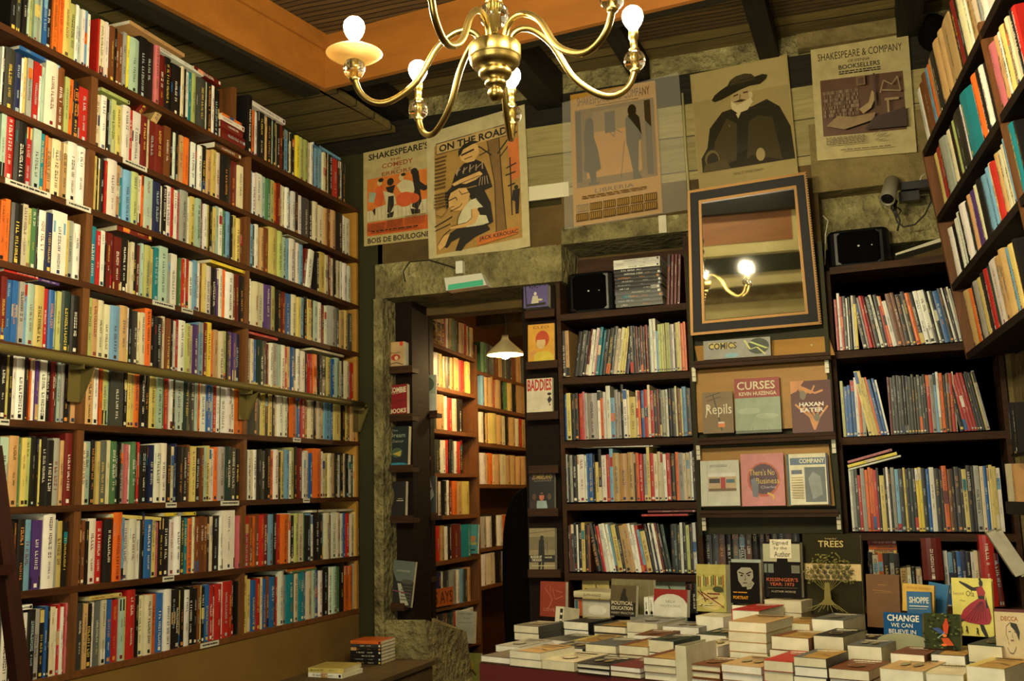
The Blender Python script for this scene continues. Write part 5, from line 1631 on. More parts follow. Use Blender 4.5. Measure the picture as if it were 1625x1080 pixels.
BR_TOK = ["t5 O4 t5 _3 r4 w5 t5 n7 K6 t9 w3 r3 t3 K3 t8", "g10 Y4 t4 K6 t5 t7 r10 Y6", "e6 t10 w4 r8 c6 k7 _4", "w8 c5 N6 k3 w8 r5 k6 _3 w4 r5 k3", "k11 w5 _4 k3 w3 R4 o6 t7 Y10", "O6 w3 r8 t5 w4 k4 R14 e12", "o7 B6 w3 K6 g8 w5 a4 K6 t4", "Y8 K7 O5 N8 o4 w4 w18"]
BRF = [((745, 584), (834, 605)), ((757, 641), (834, 656)), ((759, 701), (834, 709)), ((762, 768), (834, 764)), ((764, 870), (830, 860)), ((766, 930), (830, 915))]
BRF_TOK = ["n8 K6 G5 O6 t5 G6 K6 O6 t6 G6", "a6 t7 t8 r5 t8 k6 n5 Y8 k7 t16", "w4 k4 t5 Y12 t8 c6 k7 t8 c6 r5 t6", "w8 t5 o6 c5 t8 c9 t7 t8 t8 t8", "g6 w5 k4 w6 o6 t8 t6", "w5 c6 k5 g6 w6 t6"]
for i, (pa, pb_) in enumerate(FRL):
    A, B = onX(*pa, XR), onX(*pb_, XR)
    s_ = (B[2] - A[2]) / (B[1] - A[1])
    A = np.array([XR, Ya, A[2] + s_ * (Ya - A[1])]); B = np.array([XR, Yb, B[2] + s_ * (Yb - B[1])])
    s_ = (B[2] - A[2]) / (B[1] - A[1])
    b = MB(); b.slab(A, B, (-.22, 0, 0), .022); part(b, 'shelf', M['post'], fc)

    def P(x, A=A, s_=s_):
        y = Yof(x, A[2] + .1, XR - .01)
        return np.array([XR - .01, y, A[2] + s_ * (y - A[1]) + .001])
    shelf_row(BR_TOK[i], P, (0, 1, 0), (1, 0, 0), (690, 688, 684, 676, 682, 678, 684, 686)[i], (752, 745, 740, 734, 745, 748, 748, 752)[i], .19, 'paperback', f'{ORD[i + 1]} shelf, brown bookcase inside doorway', 'books in the bookcase inside the doorway', seed=700 + i, kids=False)
for i, (pa, pb_) in enumerate(BRF):
    A, B = onX(*pa, XR), onX(*pb_, XR)
    z = A[2]
    b = MB(); b.slab((XR, Yb + .03, z), (XR, 8.2, z), (-.22, 0, 0), .022); part(b, 'shelf', M['post'], f2e)

    def P(x, z=z):
        return np.array([XR - .01, Yof(x, z + .1, XR - .01), z + .001])
    shelf_row(BRF_TOK[i], P, (0, 1, 0), (1, 0, 0), 762, 834, .19, 'paperback', f'{ORD[i + 1]} shelf, far lit bookcase', 'books in the far lit bookcase', seed=740 + i, kids=False)
b = MB(); b.box(XR - .22, XR, 8.2, 8.23, .2, 2.3); part(b, 'upright', M['post'], f2e)
# horizontal stacks at the top of the near case
zz = onX(689, 544, XR)[2] + .002
y_ = Ya + .02
for i in range(9):
    r = random.Random(40 + i)
    Tm = frame_m(np.array([XR - .01, y_ + r.uniform(0, .01), zz]), (1, 0, 0), (0, 1, 0), (0, 0, 1))
    lying(.026, .17, .16, 'tOtNkctOt'[i], Tm, 880 + i, 'paperback_book', f'{CN["tOtNkctOt"[i]]} book, {ORD[i + 1]} from bottom of the pile on top shelf inside the doorway', 'books piled on the top shelf inside the doorway', kids=False)
    zz += .0265
# sign reading ESSAYS on the sixth shelf
ps = (onX(681, 936, XR + .012), onX(719, 930, XR + .012), onX(720, 958, XR + .012), onX(682, 965, XR + .012))
b = MB(); fn = quadfn(*ps)
fnx = lambda u, v, o=0: ps[0] * (1 - u) * (1 - v) + ps[1] * u * (1 - v) + ps[2] * u * v + ps[3] * (1 - u) * v + np.array([o, 0, 0])
b.add([fnx(0, 1, 0), fnx(1, 1, 0), fnx(1, 0, 0), fnx(0, 0, 0), fnx(0, 1, -.004), fnx(1, 1, -.004), fnx(1, 0, -.004), fnx(0, 0, -.004)], [(0, 1, 2, 3), (7, 6, 5, 4), (0, 4, 5, 1), (1, 5, 6, 2), (2, 6, 7, 3), (3, 7, 4, 0)], lin((176, 92, 40)))
art(b, fnx, [('t', (40, 20, 14), 'SS AYS', .08, .18, .95, .85, .0)])
b.build('shelf_sign', M['print'], None, 'orange handwritten category sign on the shelf edge inside the doorway', 'sign')
# face-out books in that case
o_, _, _, _ = face_book(738, 832, 758, 878, 5.72, [('r', (60, 130, 140), 0, 0, 1, 1), ('r', (180, 120, 60), .2, .4, .8, .6), ('r', (170, 160, 70), .1, .62, .9, .7), ('r', K_, .3, .85, .8, .9)], (60, 130, 140), 'turquoise book standing face out at the shelf end inside the doorway', T_=.02, group=None)
face_book(723, 970, 752, 1020, 5.45, [('r', (176, 178, 160), 0, 0, 1, 1), ('t', K_, 'MASTER', .1, .06, .9, .1, .0), ('t', K_, 'THE', .4, .2, .7, .24, .0), ('t', K_, 'JUPITER', .1, .34, .9, .38, .0), ('p', (90, 60, 30), [(.3, .8), (.5, .75), (.6, .95), (.4, .95)])], (176, 178, 160), 'pale book with spaced black lettering face out, low inside the doorway', T_=.03)
face_book(727, 1036, 762, 1085, 5.2, [('r', (140, 140, 60), 0, 0, 1, 1), ('l', (60, 50, 20), [(.2, .2), (.8, .7)], .06), ('l', (200, 180, 90), [(.5, .1), (.3, .9)], .05), ('c', (170, 150, 60), .5, .4, .2, .15)], (120, 120, 54), 'olive patterned book face out at the bottom inside the doorway', T_=.02)
face_book(694, 1044, 716, 1085, 5.2, [('p', (120, 124, 110), [(.1, .1), (.9, .2), (.8, .8), (.3, .6)]), ('l', (170, 170, 150), [(.1, .9), (.9, .3)], .05)], (30, 32, 32), 'dark glossy magazine face out at the bottom inside the doorway', T_=.02)
# pendant lamp
Yp = 5.5
pl = empty('pendant_lamp', tuple(onY(802, 568, Yp)), 'white cone pendant lamp glowing in the back room', 'lamp')
c = onY(802, 563, Yp)
r_ = (onY(831, 563, Yp)[0] - onY(775, 563, Yp)[0]) / 2
zt_ = onY(802, 545, Yp)[2]
b = MB(); b.lathe([(r_, c[2] + .0), (r_ * .98, c[2] + .012), (r_ * .6, c[2] + .05), (r_ * .25, c[2] + .085), (.02, zt_ + .03), (.018, zt_ + .05), (.001, zt_ + .05)], 28, Tr(c[0], c[1], 0)); b.lathe([(r_ * .97, c[2] + .001), (r_ * .57, c[2] + .045), (.02, zt_ + .02)], 28, Tr(c[0], c[1], 0))
part(b, 'lamp_shade', mat_plain('shade_enamel', (226, 206, 150), .4, Transmission_Weight=.0), pl)
b = MB(); b.lathe([(.001, c[2] - .025), (.02, c[2] - .018), (.03, c[2] + .01), (.02, c[2] + .035), (.012, c[2] + .05)], 16, Tr(c[0], c[1], 0)); part(b, 'bulb', M['wirelamp'], pl)
b = MB(); b.tube([(c[0] + .004 * sin(k), c[1], zt_ + .05 + (2.6 - zt_ - .05) * k / 12) for k in range(13)], .004, 6); part(b, 'cord', M['cable'], pl)

bb = empty('fill_bulb', (-1.1, 6.3, 2.1), 'added fill bulb in the back room, hidden behind the right door jamb', 'lamp')  # unseen bulb, added to brighten the far shelves and ceiling
b = MB(); b.lathe([(.001, 2.02), (.02, 2.03), (.03, 2.06), (.02, 2.09), (.012, 2.11), (.012, 2.13)], 14, Tr(-1.1, 6.3, 0)); part(b, 'bulb', M['wirelamp'], bb)
b = MB(); b.tube([(-1.1, 6.3, 2.12), (-1.1, 6.3, 2.42)], .004, 6); part(b, 'cord', M['cable'], bb)

# ------------------------------------------------------------------ black coat hanging at the right jamb
b = MB()
prof = [(771, 838, 836), (776, 826, 838), (785, 816, 839), (800, 808, 840), (820, 803, 842), (845, 800, 846), (880, 798, 850), (920, 798, 852), (960, 800, 853), (1000, 802, 854), (1040, 804, 854)]
vs, fs = [], []
seg = 22
for i, (y, xa, xb) in enumerate(prof):
    A, B = onY(xa, y, 4.66), onY(max(xb, xa + 3), y, 4.66)
    cx, w = (A[0] + B[0]) / 2, (B[0] - A[0]) / 2
    for k in range(seg):
        a = 2 * pi * k / seg
        f_ = 1 + .06 * sin(5 * a + i * .25) * min(1, i / 4)
        vs.append((cx + w * cos(a) * (1 + .02 * sin(7 * a)), 4.66 + min(w, .07) * sin(a) * f_, A[2]))
for i in range(len(prof) - 1):
    for k in range(seg):
        k2 = (k + 1) % seg
        fs.append((i * seg + k, (i + 1) * seg + k, (i + 1) * seg + k2, i * seg + k2))
fs.append(tuple(range(seg)))
b.add(vs, fs, (.01, .01, .01), None, 0, True)
b.build('hanging_coat', M['cloth'], None, 'large black cloth coat hanging in the doorway against the right jamb', 'coat')

# ------------------------------------------------------------------ right bookcase (angled, leaning in)
P0 = onY(1533, 560.5, 4.3)
Pt = onY(1464, 240, 4.3)
Wv = (Pt - P0) / np.linalg.norm(Pt - P0)
Uv = np.array([.108, -.994, 0.0]); Uv = Uv / np.linalg.norm(Uv)
Nv = np.cross(Wv, Uv); Nv = Nv / np.linalg.norm(Nv)
if Nv[0] > 0: Nv = -Nv           # out of the case, into the room
UU = np.cross(Nv, Wv)
if np.dot(UU, Uv) < 0: UU = -UU
Uv = UU
rc = empty('bookcase', tuple(P0 + Uv * .9 - Nv * .1), 'dark bookcase hung on the right wall, leaning into the room at the picture edge', 'bookcase')
pl0 = P0


def rcpx(x, y, off=0.0):
    """pixel -> (s along the case, t up the case) on the front plane"""
    p = onP(x, y, P0 + Nv * off, Nv)
    d = p - P0 - Nv * off
    return float(np.dot(d, Uv)), float(np.dot(d, Wv))


RL = [((1533, 560.5), (1625, 488)), ((1512.5, 448), (1603, 333)), ((1489, 340), (1579, 194)), ((1464, 240), (1579, 0))]
SL = 1.9
tl = []
for pa, pb_ in RL:
    s0, t0 = rcpx(*pa); s1, t1 = rcpx(*pb_)
    tl.append((t0, (t1 - t0) / (s1 - s0)))
    k_ = (t1 - t0) / (s1 - s0)
    b = MB()
    A = P0 + Wv * (t0 - k_ * s0); B = P0 + Uv * SL + Wv * (t0 + k_ * (SL - s0))
    b.slab(A, B, -Nv * .17, .026, up=Wv)
    part(b, 'shelf', M['rcase'], rc)
tm = tl[3][0]
for s_ in (-.02, rcpx(1553, 54)[0] if 0 < rcpx(1553, 54)[0] < 1.5 else .75, SL):
    b = MB()
    A = P0 + Uv * s_ - Wv * .02; B = A + Wv * (tm + .02)
    k_ = Uv * .022; n_ = -Nv * .17
    b.hexa([A, A + k_, A + k_ + n_, A + n_, B, B + k_, B + k_ + n_, B + n_]); part(b, 'upright', M['post'], rc)
b = MB(); A = P0 - Nv * .17 - Wv * .03; B = A + Wv * (tm + .25); k_ = Uv * SL; n_ = -Nv * .012
b.hexa([A, A + k_, A + k_ + n_, A + n_, B, B + k_, B + k_ + n_, B + n_]); part(b, 'back_panel', M['rcase'], rc)
RT = [
 (0, 1536, 1624, "_4 t10 o6 k3 g9 Y10 k8 r5 N5 w14 t9 t8 a4 _1 Y12 k6", .215, 'lowest shelf, right wall case'),
 (1, 1515, 1608, "w4 k4 w6 w3 k4 w8 k3 t4 v8 c5 k6 a6 a5 c4 r5 t6 c6 c5 a4", .20, 'second shelf up, right wall case'),
 (2, 1493, 1574, "Y6 r4 R3 g8 c7 k4 l4 k10 w4 e17 w4 o7 k5 w5 k3", .21, 'third shelf up, right wall case'),
 (3, 1466, 1562, "w4 O5 O5 a4 o4 t5 k5 t10 t7 t12 k5 R4 k4 c5 w6 t6 c5 g6 w8", .235, 'top of the right wall case'),
 (2, 1586, 1624, "P9 t4 w5 Y7 O4 c5 k5 r6", .20, 'beyond divider, third shelf up, right case'),
 (1, 1612, 1624, "K5 e10 k4", .21, 'beyond divider, second shelf up, right case'),
]
for i, (k, x0, x1, tok, h, where) in enumerate(RT):
    t0, sl_ = tl[k]

    def P(x, t0=t0, sl_=sl_):
        # pixel column on the shelf line itself (steep in the picture): search along s
        lo, hi = -.1, 2.4
        for _ in range(40):
            m2 = (lo + hi) / 2
            p = P0 + Uv * m2 + Wv * (t0 + sl_ * m2 + .01)
            d = p - EYE
            if 812.5 + FOC * (d @ _rt) / (d @ _f) < x: lo = m2
            else: hi = m2
        return P0 + Uv * lo + Wv * (t0 + sl_ * lo + .001) - Nv * .014
    shelf_row(tok, P, Uv, Nv, x0, x1, h, 'paperback', where, 'books in the right wall case', up=Wv, depth=.125, seed=800 + i, kids=(i < 4), hardw=.02)
# shelf over the lower right: black strip of the case foot
b = MB()

# ------------------------------------------------------------------ odds and ends on the right
# clip spotlight, adapter and cables above the right speaker
sp_ = empty('clip_spotlight', tuple(onY(1412, 300, 4.4)), 'grey cylindrical spotlight with a black lens above the right loudspeaker', 'lamp')
c0, c1 = onY(1416, 286, 4.46), onY(1408, 317, 4.36)
ax = (c1 - c0); Ls = np.linalg.norm(ax); ax = ax / Ls
e1 = np.cross(ax, (0, 0, 1.0)); e1 = e1 / np.linalg.norm(e1); e2 = np.cross(ax, e1)
T = frame_m(c0, e1, e2, ax)
b = MB(); b.lathe([(.001, 0), (.026, .002), (.03, .01), (.031, Ls), (.027, Ls), (.025, Ls - .012), (.001, Ls - .014)], 20, T); part(b, 'lamp_head', M['greyp'], sp_)
b = MB(); b.lathe([(.024, Ls - .008), (.001, Ls - .006)], 20, T); part(b, 'lens', M['blackp'], sp_)
b = MB(); q0 = onY(1420, 320, 4.46); b.tube([c0 + (0, .02, -.02), q0, q0 + (0, .05, -.02)], .008, 8); part(b, 'arm', M['blackp'], sp_)
ad = empty('power_adapter', tuple(onY(1450, 315, 4.5)), 'black power adapter block hanging beside the grey spotlight', 'adapter')
A = onY(1431, 322, 4.52); B = onY(1473, 288, 4.52)
b = MB(); b.box(A[0], B[0], 4.48, 4.52, A[2] + .045, B[2]); part(b, 'housing', M['blackp'], ad)
b = MB(); b.box(A[0] - .01, A[0] + .07, 4.49, 4.53, A[2], A[2] + .04); part(b, 'plug', M['blackp'], ad)
for i, (pts, m_, r_, lab) in enumerate([
    ([(1424, 318), (1418, 336), (1424, 352), (1434, 360), (1452, 356), (1468, 340), (1478, 318), (1474, 300)], 'cable', .0035, 'black cable looping under the power adapter'),
    ([(1420, 316), (1414, 330), (1424, 344), (1430, 334), (1418, 324), (1428, 350), (1424, 366)], 'cable', .0045, 'bundled black cable below the grey spotlight'),
    ([(1458, 292), (1462, 280), (1470, 274)], 'wcable', .003, 'short white cable rising above the power adapter'),
    ([(1306, 342), (1314, 350), (1310, 372), (1309, 420)], 'wcable', .0025, 'thin pale cable beside the right loudspeaker'),
    ([(1298, 845), (1326, 848)], 'cable', .002, '')]):
    if lab:
        b = MB(); b.tube([onY(x, y, 4.5) for x, y in pts], r_, 6); b.build('cable', M[m_], None, lab, 'cable')
b = MB()
pp = [onP(x, y, RW0 + NR * .012, NR) for x, y in ((1568, 566), (1576, 600), (1583, 660), (1590, 720), (1596, 770), (1599, 800), (1602, 850), (1606, 900))]
b.tube(pp, .007, 8); b.build('cable', M['cable'], None, 'thick dark cable running down the plaster beside the right bookcase', 'cable')
# pale post at the right end of the back case
wall_piece('trim_50', .47, .52, 0, 1.9, M['plaster'], 4.49, 4.6)
# papers next to the right speaker
A, B = onY(1421, 405, 4.5), onY(1494, 383, 4.5)
b = MB(); b.hexa([A, B, B + (0, .12, 0), A + (0, .12, 0), A + (0, 0, .008), B + (0, 0, .016), B + (0, .12, .016), A + (0, .12, .008)], lin((190, 186, 158)))
b.build('paper_stack', M['page'], None, 'white sheaf of papers lying behind the right loudspeaker', 'papers')
# small shelf on the right wall with books, cut by the picture edge
ws = empty('wall_shelf', tuple(onP(1612, 800, RW0, NR)), 'small black metal shelf on the right wall, cut by the picture edge', 'shelf')
q1 = onP(1596, 806, RW0 + NR * .13, NR); 
b = MB(); a_ = q1; b.hexa([a_ - (0, 0, .02), a_ + UR * .5 - (0, 0, .02), a_ + UR * .5 - NR * .13 - (0, 0, .02), a_ - NR * .13 - (0, 0, .02), a_, a_ + UR * .5, a_ + UR * .5 - NR * .13, a_ - NR * .13])
b.hexa([a_, a_ + UR * .5, a_ + UR * .5 - NR * .006, a_ - NR * .006, a_ + (0, 0, .025), a_ + UR * .5 + (0, 0, .025), a_ + UR * .5 - NR * .006 + (0, 0, .025), a_ - NR * .006 + (0, 0, .025)]); part(b, 'tray', M['frame'], ws)
q2 = onP(1604, 720, RW0 + NR * .13, NR)
b = MB(); a_ = q2; b.hexa([a_ - (0, 0, .012), a_ + UR * .5 - (0, 0, .012), a_ + UR * .5 - NR * .13 - (0, 0, .012), a_ - NR * .13 - (0, 0, .012), a_, a_ + UR * .5, a_ + UR * .5 - NR * .13, a_ - NR * .13]); part(b, 'tray', M['frame'], ws)
def rwbook(x0, y0, x1, y1, n_off, T_, c, lab, seed, name='hardcover_book'):
    p0 = onP(x0, y1, RW0 + NR * n_off, NR); p1 = onP(x1, y1, RW0 + NR * n_off, NR); pt = onP(x0, y0, RW0 + NR * n_off, NR)
    h = pt[2] - p0[2]
    Tm = frame_m(p0 + np.array([0, 0, 0]), NR, -UR * 1.0, (0, 0, 1))
    # x = into the room, y = away; right-handed
    if np.linalg.det(Tm[:3, :3]) < 0:
        Tm = frame_m(p0, NR, UR, (0, 0, 1))
    book(T_, h, .10, c, True, Tm, seed, name, lab, 'book', 'books on the small right wall shelf')
rwbook(1601, 735, 1616, 803, .11, .02, 'c', 'tan hardback on the lower tray at the right picture edge', 1)
rwbook(1612, 735, 1622, 803, .11, .035, 't', 'second tan book on the lower tray at the right picture edge', 2)
rwbook(1607, 636, 1616, 716, .11, .016, 'k', 'black book with white spine pattern on the upper tray, right picture edge', 3)
rwbook(1614, 640, 1624, 718, .11, .03, 'k', 'thick black book on the upper tray, right picture edge', 4)

# ------------------------------------------------------------------ table with its stacks
ZT = .75
TC = onZ(762, 1050, ZT); TD = onZ(1090, 1084, ZT)
E1 = (TD - TC) / np.linalg.norm(TD - TC)
# keep the far end inside the room: use a slightly gentler angle
E2 = np.array([-E1[1], E1[0], 0])
TW, TD_ = 2.15, .95
tb = empty('display_table', tuple(TC + E1 * .8 + E2 * .4 - (0, 0, ZT)), 'long sales table under a dark red cloth, covered with stacks of paperbacks', 'table')
b = MB()
# right end is cut where it meets the right wall
def wall_s(d):
    # distance along E1 at depth d until 5 cm before the right wall
    a = TC + E2 * d
    nrm = NR
    return float(np.dot((RW0 + NR * .07) - a, nrm) / np.dot(E1, nrm))
s0_, s1_ = wall_s(0), wall_s(TD_)
P = [TC, TC + E1 * s0_, TC + E1 * s1_ + E2 * TD_, TC + E2 * TD_]
b.hexa([p - (0, 0, .03) for p in P] + [p for p in P])
part(b, 'tabletop', M['shelfx'], tb)
b = MB()
k_ = E2 * .003
A, B = TC + E1 * 0, TC + E1 * s0_
b.hexa([A - k_ - (0, 0, .45), B - k_ - (0, 0, .45), B - (0, 0, .45), A - (0, 0, .45), A - k_ - (0, 0, .004), B - k_ - (0, 0, .004), B - (0, 0, .004), A - (0, 0, .004)])
A, B = TC, TC + E2 * TD_; k2 = E1 * .003
b.hexa([A - k2 - (0, 0, .45), A - (0, 0, .45), B - (0, 0, .45), B - k2 - (0, 0, .45), A - k2 - (0, 0, .004), A - (0, 0, .004), B - (0, 0, .004), B - k2 - (0, 0, .004)])
part(b, 'tablecloth', M['redcloth'], tb)
for (s_, d) in ((.06, .06), (s0_ - .15, .06), (.06, TD_ - .08), (s1_ - .15, TD_ - .08)):
    p = TC + E1 * s_ + E2 * d
    b = MB(); b.box(p[0] - .025, p[0] + .025, p[1] - .025, p[1] + .025, 0, ZT - .03); part(b, 'leg', M['shelfx'], tb)


def onT(x, y, d):
    return onP(x, y, TC + E2 * d, E2)


STK = [
 # x0, x1, ytop, depth row, n, cover colour, spine front?, twist, words
 (762, 809, 1045, .01, 1, 'k', 0, 0, 'dark covered thick paperback at the front left table corner'),
 (809, 860, 1030, .00, 2, 'g', 0, -1, 'tan and grey topped thick paperback, second stack along the table front'),
 (861, 912, 1045, .00, 2, 'c', 0, 1, 'cream covered paperback with line drawing, third stack along the table front'),
 (914, 967, 1050, -.01, 3, 'k', 1, 0, 'black hardback with white page edge, fourth stack along the table front'),
 (969, 1019, 1054, .00, 2, 'R', 0, 0, 'dark red covered book, fifth stack along the table front'),
 (1021, 1073, 1040, .00, 3, 'O', 0, 0, 'brown covered thick paperback beside the upright white book, table front'),
 (1090, 1143, 1051, .00, 4, 'O', 1, 0, 'thin dark bound book right of the upright white book, table front'),
 (1144, 1209, 1051, .00, 3, 't', 0, 0, 'ochre striped cover paperback, left of the red topped stack'),
 (1211, 1258, 1045, .00, 3, 'r', 0, 1, 'red topped paperback stack member at the table front'),
 (1260, 1313, 1040, .00, 4, 'G', 0, 0, 'grey-green topped paperback, right of the red topped stack'),
 (1315, 1380, 1058, .00, 3, 'O', 0, 2, 'brown glossy topped book right of the grey-green stack'),
 (1395, 1466, 1058, .0, 2, 't', 0, -2, 'orange-tan topped paperback near the middle of the right table front'),
 (1470, 1530, 1066, .0, 2, 'c', 0, 6, 'cream paperback with lettered cover at the right table front'),
 (1534, 1600, 1054, .02, 2, 'Y', 0, -8, 'pale illustrated paperback at the right end of the table front'),
 (788, 826, 1022, .20, 2, 'g', 0, 0, 'grey topped paperback behind the front left stacks'),
 (872, 925, 1024, .20, 1, 'K', 0, 4, 'green patterned flat book in the second rank, left'),
 (930, 979, 1020, .20, 2, 'G', 0, 0, 'grey-green paperback in the second rank behind the black hardbacks'),
 (981, 1027, 1022, .20, 2, 'O', 0, 2, 'brown patterned paperback in the second rank'),
 (1029, 1072, 1013, .22, 2, 'N', 0, -3, 'dark green topped paperback behind the upright white book'),
 (1103, 1140, 1022, .20, 2, 'c', 0, 0, 'cream paperback with black lettering, second rank'),
 (1155, 1216, 984, .24, 5, 't', 0, 0, 'orange-tan topped thick paperback in the tallest table stack'),
 (1222, 1284, 1007, .22, 2, 'O', 0, -2, 'brown topped thick paperback right of the tallest stack'),
 (1290, 1339, 1006, .24, 2, 'k', 0, 0, 'black topped book in the second rank below the tree book'),
 (1345, 1400, 1022, .20, 2, 'G', 0, 3, 'grey paperback in the second rank below the blue slogan book'),
 (1414, 1470, 1034, .14, 2, 'O', 0, 0, 'brown covered thick paperback below the blue slogan book'),
 (1475, 1530, 1036, .16, 2, 'K', 0, 5, 'worn brown book below the fish picture book'),
 (1534, 1592, 1020, .18, 2, 'N', 0, -6, 'green glossy book below the red dress book'),
 (817, 857, 990, .46, 2, 'K', 0, 0, 'thick white paged book in the left double stack, third rank'),
 (862, 903, 1012, .40, 1, 'K', 0, -8, 'dark green flat book in the third rank, left'),
 (906, 945, 1015, .38, 1, 'Y', 0, 3, 'pale green flat book in the third rank'),
 (1006, 1050, 1006, .40, 1, 'O', 0, 10, 'brown curled paperback in the third rank, middle'),
 (1105, 1153, 1004, .40, 2, 'N', 0, 0, 'black-green topped book in the third rank'),
 (1160, 1205, 965, .52, 3, 'r', 1, 0, 'red and black glossy book behind the tallest stack'),
 (1237, 1286, 986, .42, 2, 't', 0, 2, 'tan paperback below the black history book'),
 (1288, 1340, 980, .44, 3, 'G', 0, -2, 'grey thick paperback stacked below the tree book'),
 (1345, 1396, 1012, .40, 2, 'k', 0, 8, 'dark book with brown picture cover right of the tree book'),
 (896, 937, 984, .60, 2, 'k', 0, -2, 'black topped thick paperback in the fourth rank, left'),
 (941, 992, 990, .58, 2, 'K', 1, 2, 'charcoal glossy hardback in the fourth rank'),
 (995, 1045, 985, .60, 2, 'g', 0, 0, 'grey glossy topped paperback in the fourth rank, middle'),
 (1052, 1108, 992, .56, 2, 'g', 0, 4, 'grey-green paperback below the white dome book'),
 (1104, 1150, 975, .64, 2, 'c', 0, -2, 'cream paperback below the illustrated green book'),
 (1160, 1208, 958, .72, 3, 'k', 0, 0, 'white paged book supporting the black portrait book'),
 (1212, 1272, 950, .72, 4, 'c', 0, 0, 'thick cream paperback supporting the black history book'),
]
for i, (x0, x1, yt, d, n, c, sf, tw, lab) in enumerate(STK):
    A = onT(x0, yt, d); B = onT(x1, yt, d)
    if A[2] < ZT + .01:
        A = A + (0, 0, ZT + .02 - A[2])
    H = A[2] - ZT - .001
    n = max(1, min(n, int(round(H / .018)))) if H > .02 else 1
    # big stacks: book thickness about 2.5-4 cm, add members if the pile is taller
    while H / n > .052: n += 1
    w = float(np.dot(B - A, E1)) - .003
    Dp = min(.19, .15 + .02 * ((i * 7) % 3)) if x0 not in (1345, 1414) else .13
    th = H / n
    for j in range(n):
        r = random.Random(i * 50 + j)
        jx, jy, ja = r.uniform(-.003, .003), r.uniform(-.004, .004), radians(tw + r.uniform(-1.5, 1.5))
        base = np.array([A[0], A[1], ZT + th * j]) + E1 * jx + E2 * jy
        T = Tr(*base) @ Rz(atan2(E1[1], E1[0]) + ja)
        # cover: bottom and top boards and spine at the left (local x=0); pages inside
        cb = MB(); cc = col(c); t = .0022 if sf else .0009
        hh = th - .0008
        cb.box(0, w, 0, Dp, 0, t, cc); cb.box(0, w, 0, Dp, hh - t, hh, cc)
        if i % 3 == 0: cb.box(w - t, w, 0, Dp, t, hh - t, cc)
        else: cb.box(0, t, 0, Dp, t, hh - t, cc)
        if j == n - 1:
            g = lambda u, v, o: (u * w, Dp * (1 - v), hh + o)
            k1 = (230, 220, 190) if sum(C[c]) < 300 else (60, 46, 30)
            al = lines(k1, .15, .12, .85, .26, 1, .7, i) + lines(k1, .3, .34, .8, .4, 1, .6, i + 9)
            if i % 4 == 1: al = [('r', (176, 136, 66), .25, 0, 1, 1)] + al + [('l', (120, 84, 40), [(.3, .7), (.6, .6), (.95, .75)], .03)]
            if i % 4 == 2: al += [('l', (110, 80, 50), [(.2, .7), (.4, .5), (.6, .75), (.8, .55)], .02), ('c', (150, 120, 80), .5, .65, .2, .15), ('c', cc and C[c], .5, .65, .17, .12)]
            if i % 4 == 3: al += [('c', (150, 140, 100), .35, .6, .1, .14), ('c', (150, 130, 80), .65, .6, .1, .14)]
            art(cb, g, al, eps=.0005)
        pos = '' if n == 1 else (', topmost' if j == n - 1 else ', lowest' if j == 0 else f', {ORD[j + 1]} from the bottom')
        o = cb.build('stacked_book', M['print'], None, lab + pos, 'book', 'paperbacks stacked on the sales table', mw=T)
        pg = MB(); ins = .002 if sf else .0005
        pc = lin(r.choice([(228, 224, 202), (218, 212, 186), (224, 221, 208), (208, 201, 172)]))
        pg.box(t + .0003 if i % 3 else ins, (w - ins) if i % 3 else w - t - .0003, ins, Dp - ins, t, hh - t, pc)
        pg.build('page_block', M['page'], o)

TP = (TC + E2 * .86, E1)


def tb_book(x0, y0, x1, y1, d, items, base, label, z=None, **k):
    return face_book(x0, y0, x1, y1, None, items, base, label, plane=(TC + E2 * d, E1), base_z=z, group='books standing face out on the sales table', **k)


# upright white book at the table front
p = onT(1074, 1080, -.02)
T = Tr(p[0], p[1], ZT + .0) @ Rz(atan2(E1[1], E1[0]) - radians(4))
hh = onT(1080, 1024, -.02)[2] - ZT
b = MB(); b.box(0, .001, 0, .15, 0, hh, lin((206, 200, 172))); b.box(.0335, .0345, 0, .15, 0, hh, lin((206, 200, 172))); b.box(0, .0345, -.001, 0, 0, hh, lin((206, 200, 172)))
b.build('stacked_book', M['print'], None, 'thick white spined paperback standing upright among the front stacks', 'book', 'paperbacks stacked on the sales table', mw=T)
# leaning black and white book
tb_book(880, 962, 893, 994, .62, [('r', K_, .55, .1, .9, .95), ('r', (220, 216, 196), .6, .3, .85, .4), ('r', (220, 216, 196), .6, .6, .85, .7)], (206, 200, 176), 'white book with black lettering leaning beside the left double stack', T_=.1, lean=10)
tb_book(857, 922, 897, 977, .93, [('r', (150, 62, 42), 0, 0, 1, 1), ('l', (200, 120, 90), [(.2, .2), (.5, .5), (.3, .8)], .02), ('l', (200, 120, 90), [(.5, .2), (.6, .5), (.9, .4)], .02), ('l', (200, 120, 90), [(.6, .25), (.9, .3)], .015), ('t', (200, 140, 110), 'LOVE', .15, .75, .6, .84, .0), ('l', (200, 120, 90), [(.4, .1), (.45, .7)], .012)], (150, 62, 42), 'terracotta book with pale branch drawing, beside the black coat', T_=.02, lean=4)
tb_book(912, 950, 968, 976, .86, [('r', (200, 196, 176), .25, .1, 1, 1), ('r', (60, 100, 120), .02, .1, .1, 1), ('r', (190, 90, 50), .12, 0, .22, 1), ('c', (220, 216, 200), .65, .6, .25, .3)], (170, 166, 150), 'row-end grey book under the lying white-spined book', T_=.03, lean=2)
pA = onT(911, 947, .84); pB = onT(970, 947, .84)
Tm = frame_m(pA, (-E2[0], -E2[1], 0), (E1[0], E1[1], 0), (0, 0, 1))
lying(.024, float(np.dot(pB - pA, E1)), .14, 'c', Tm, 3333, 'hardcover_book', 'cream-spined black book lying flat near the terracotta book')
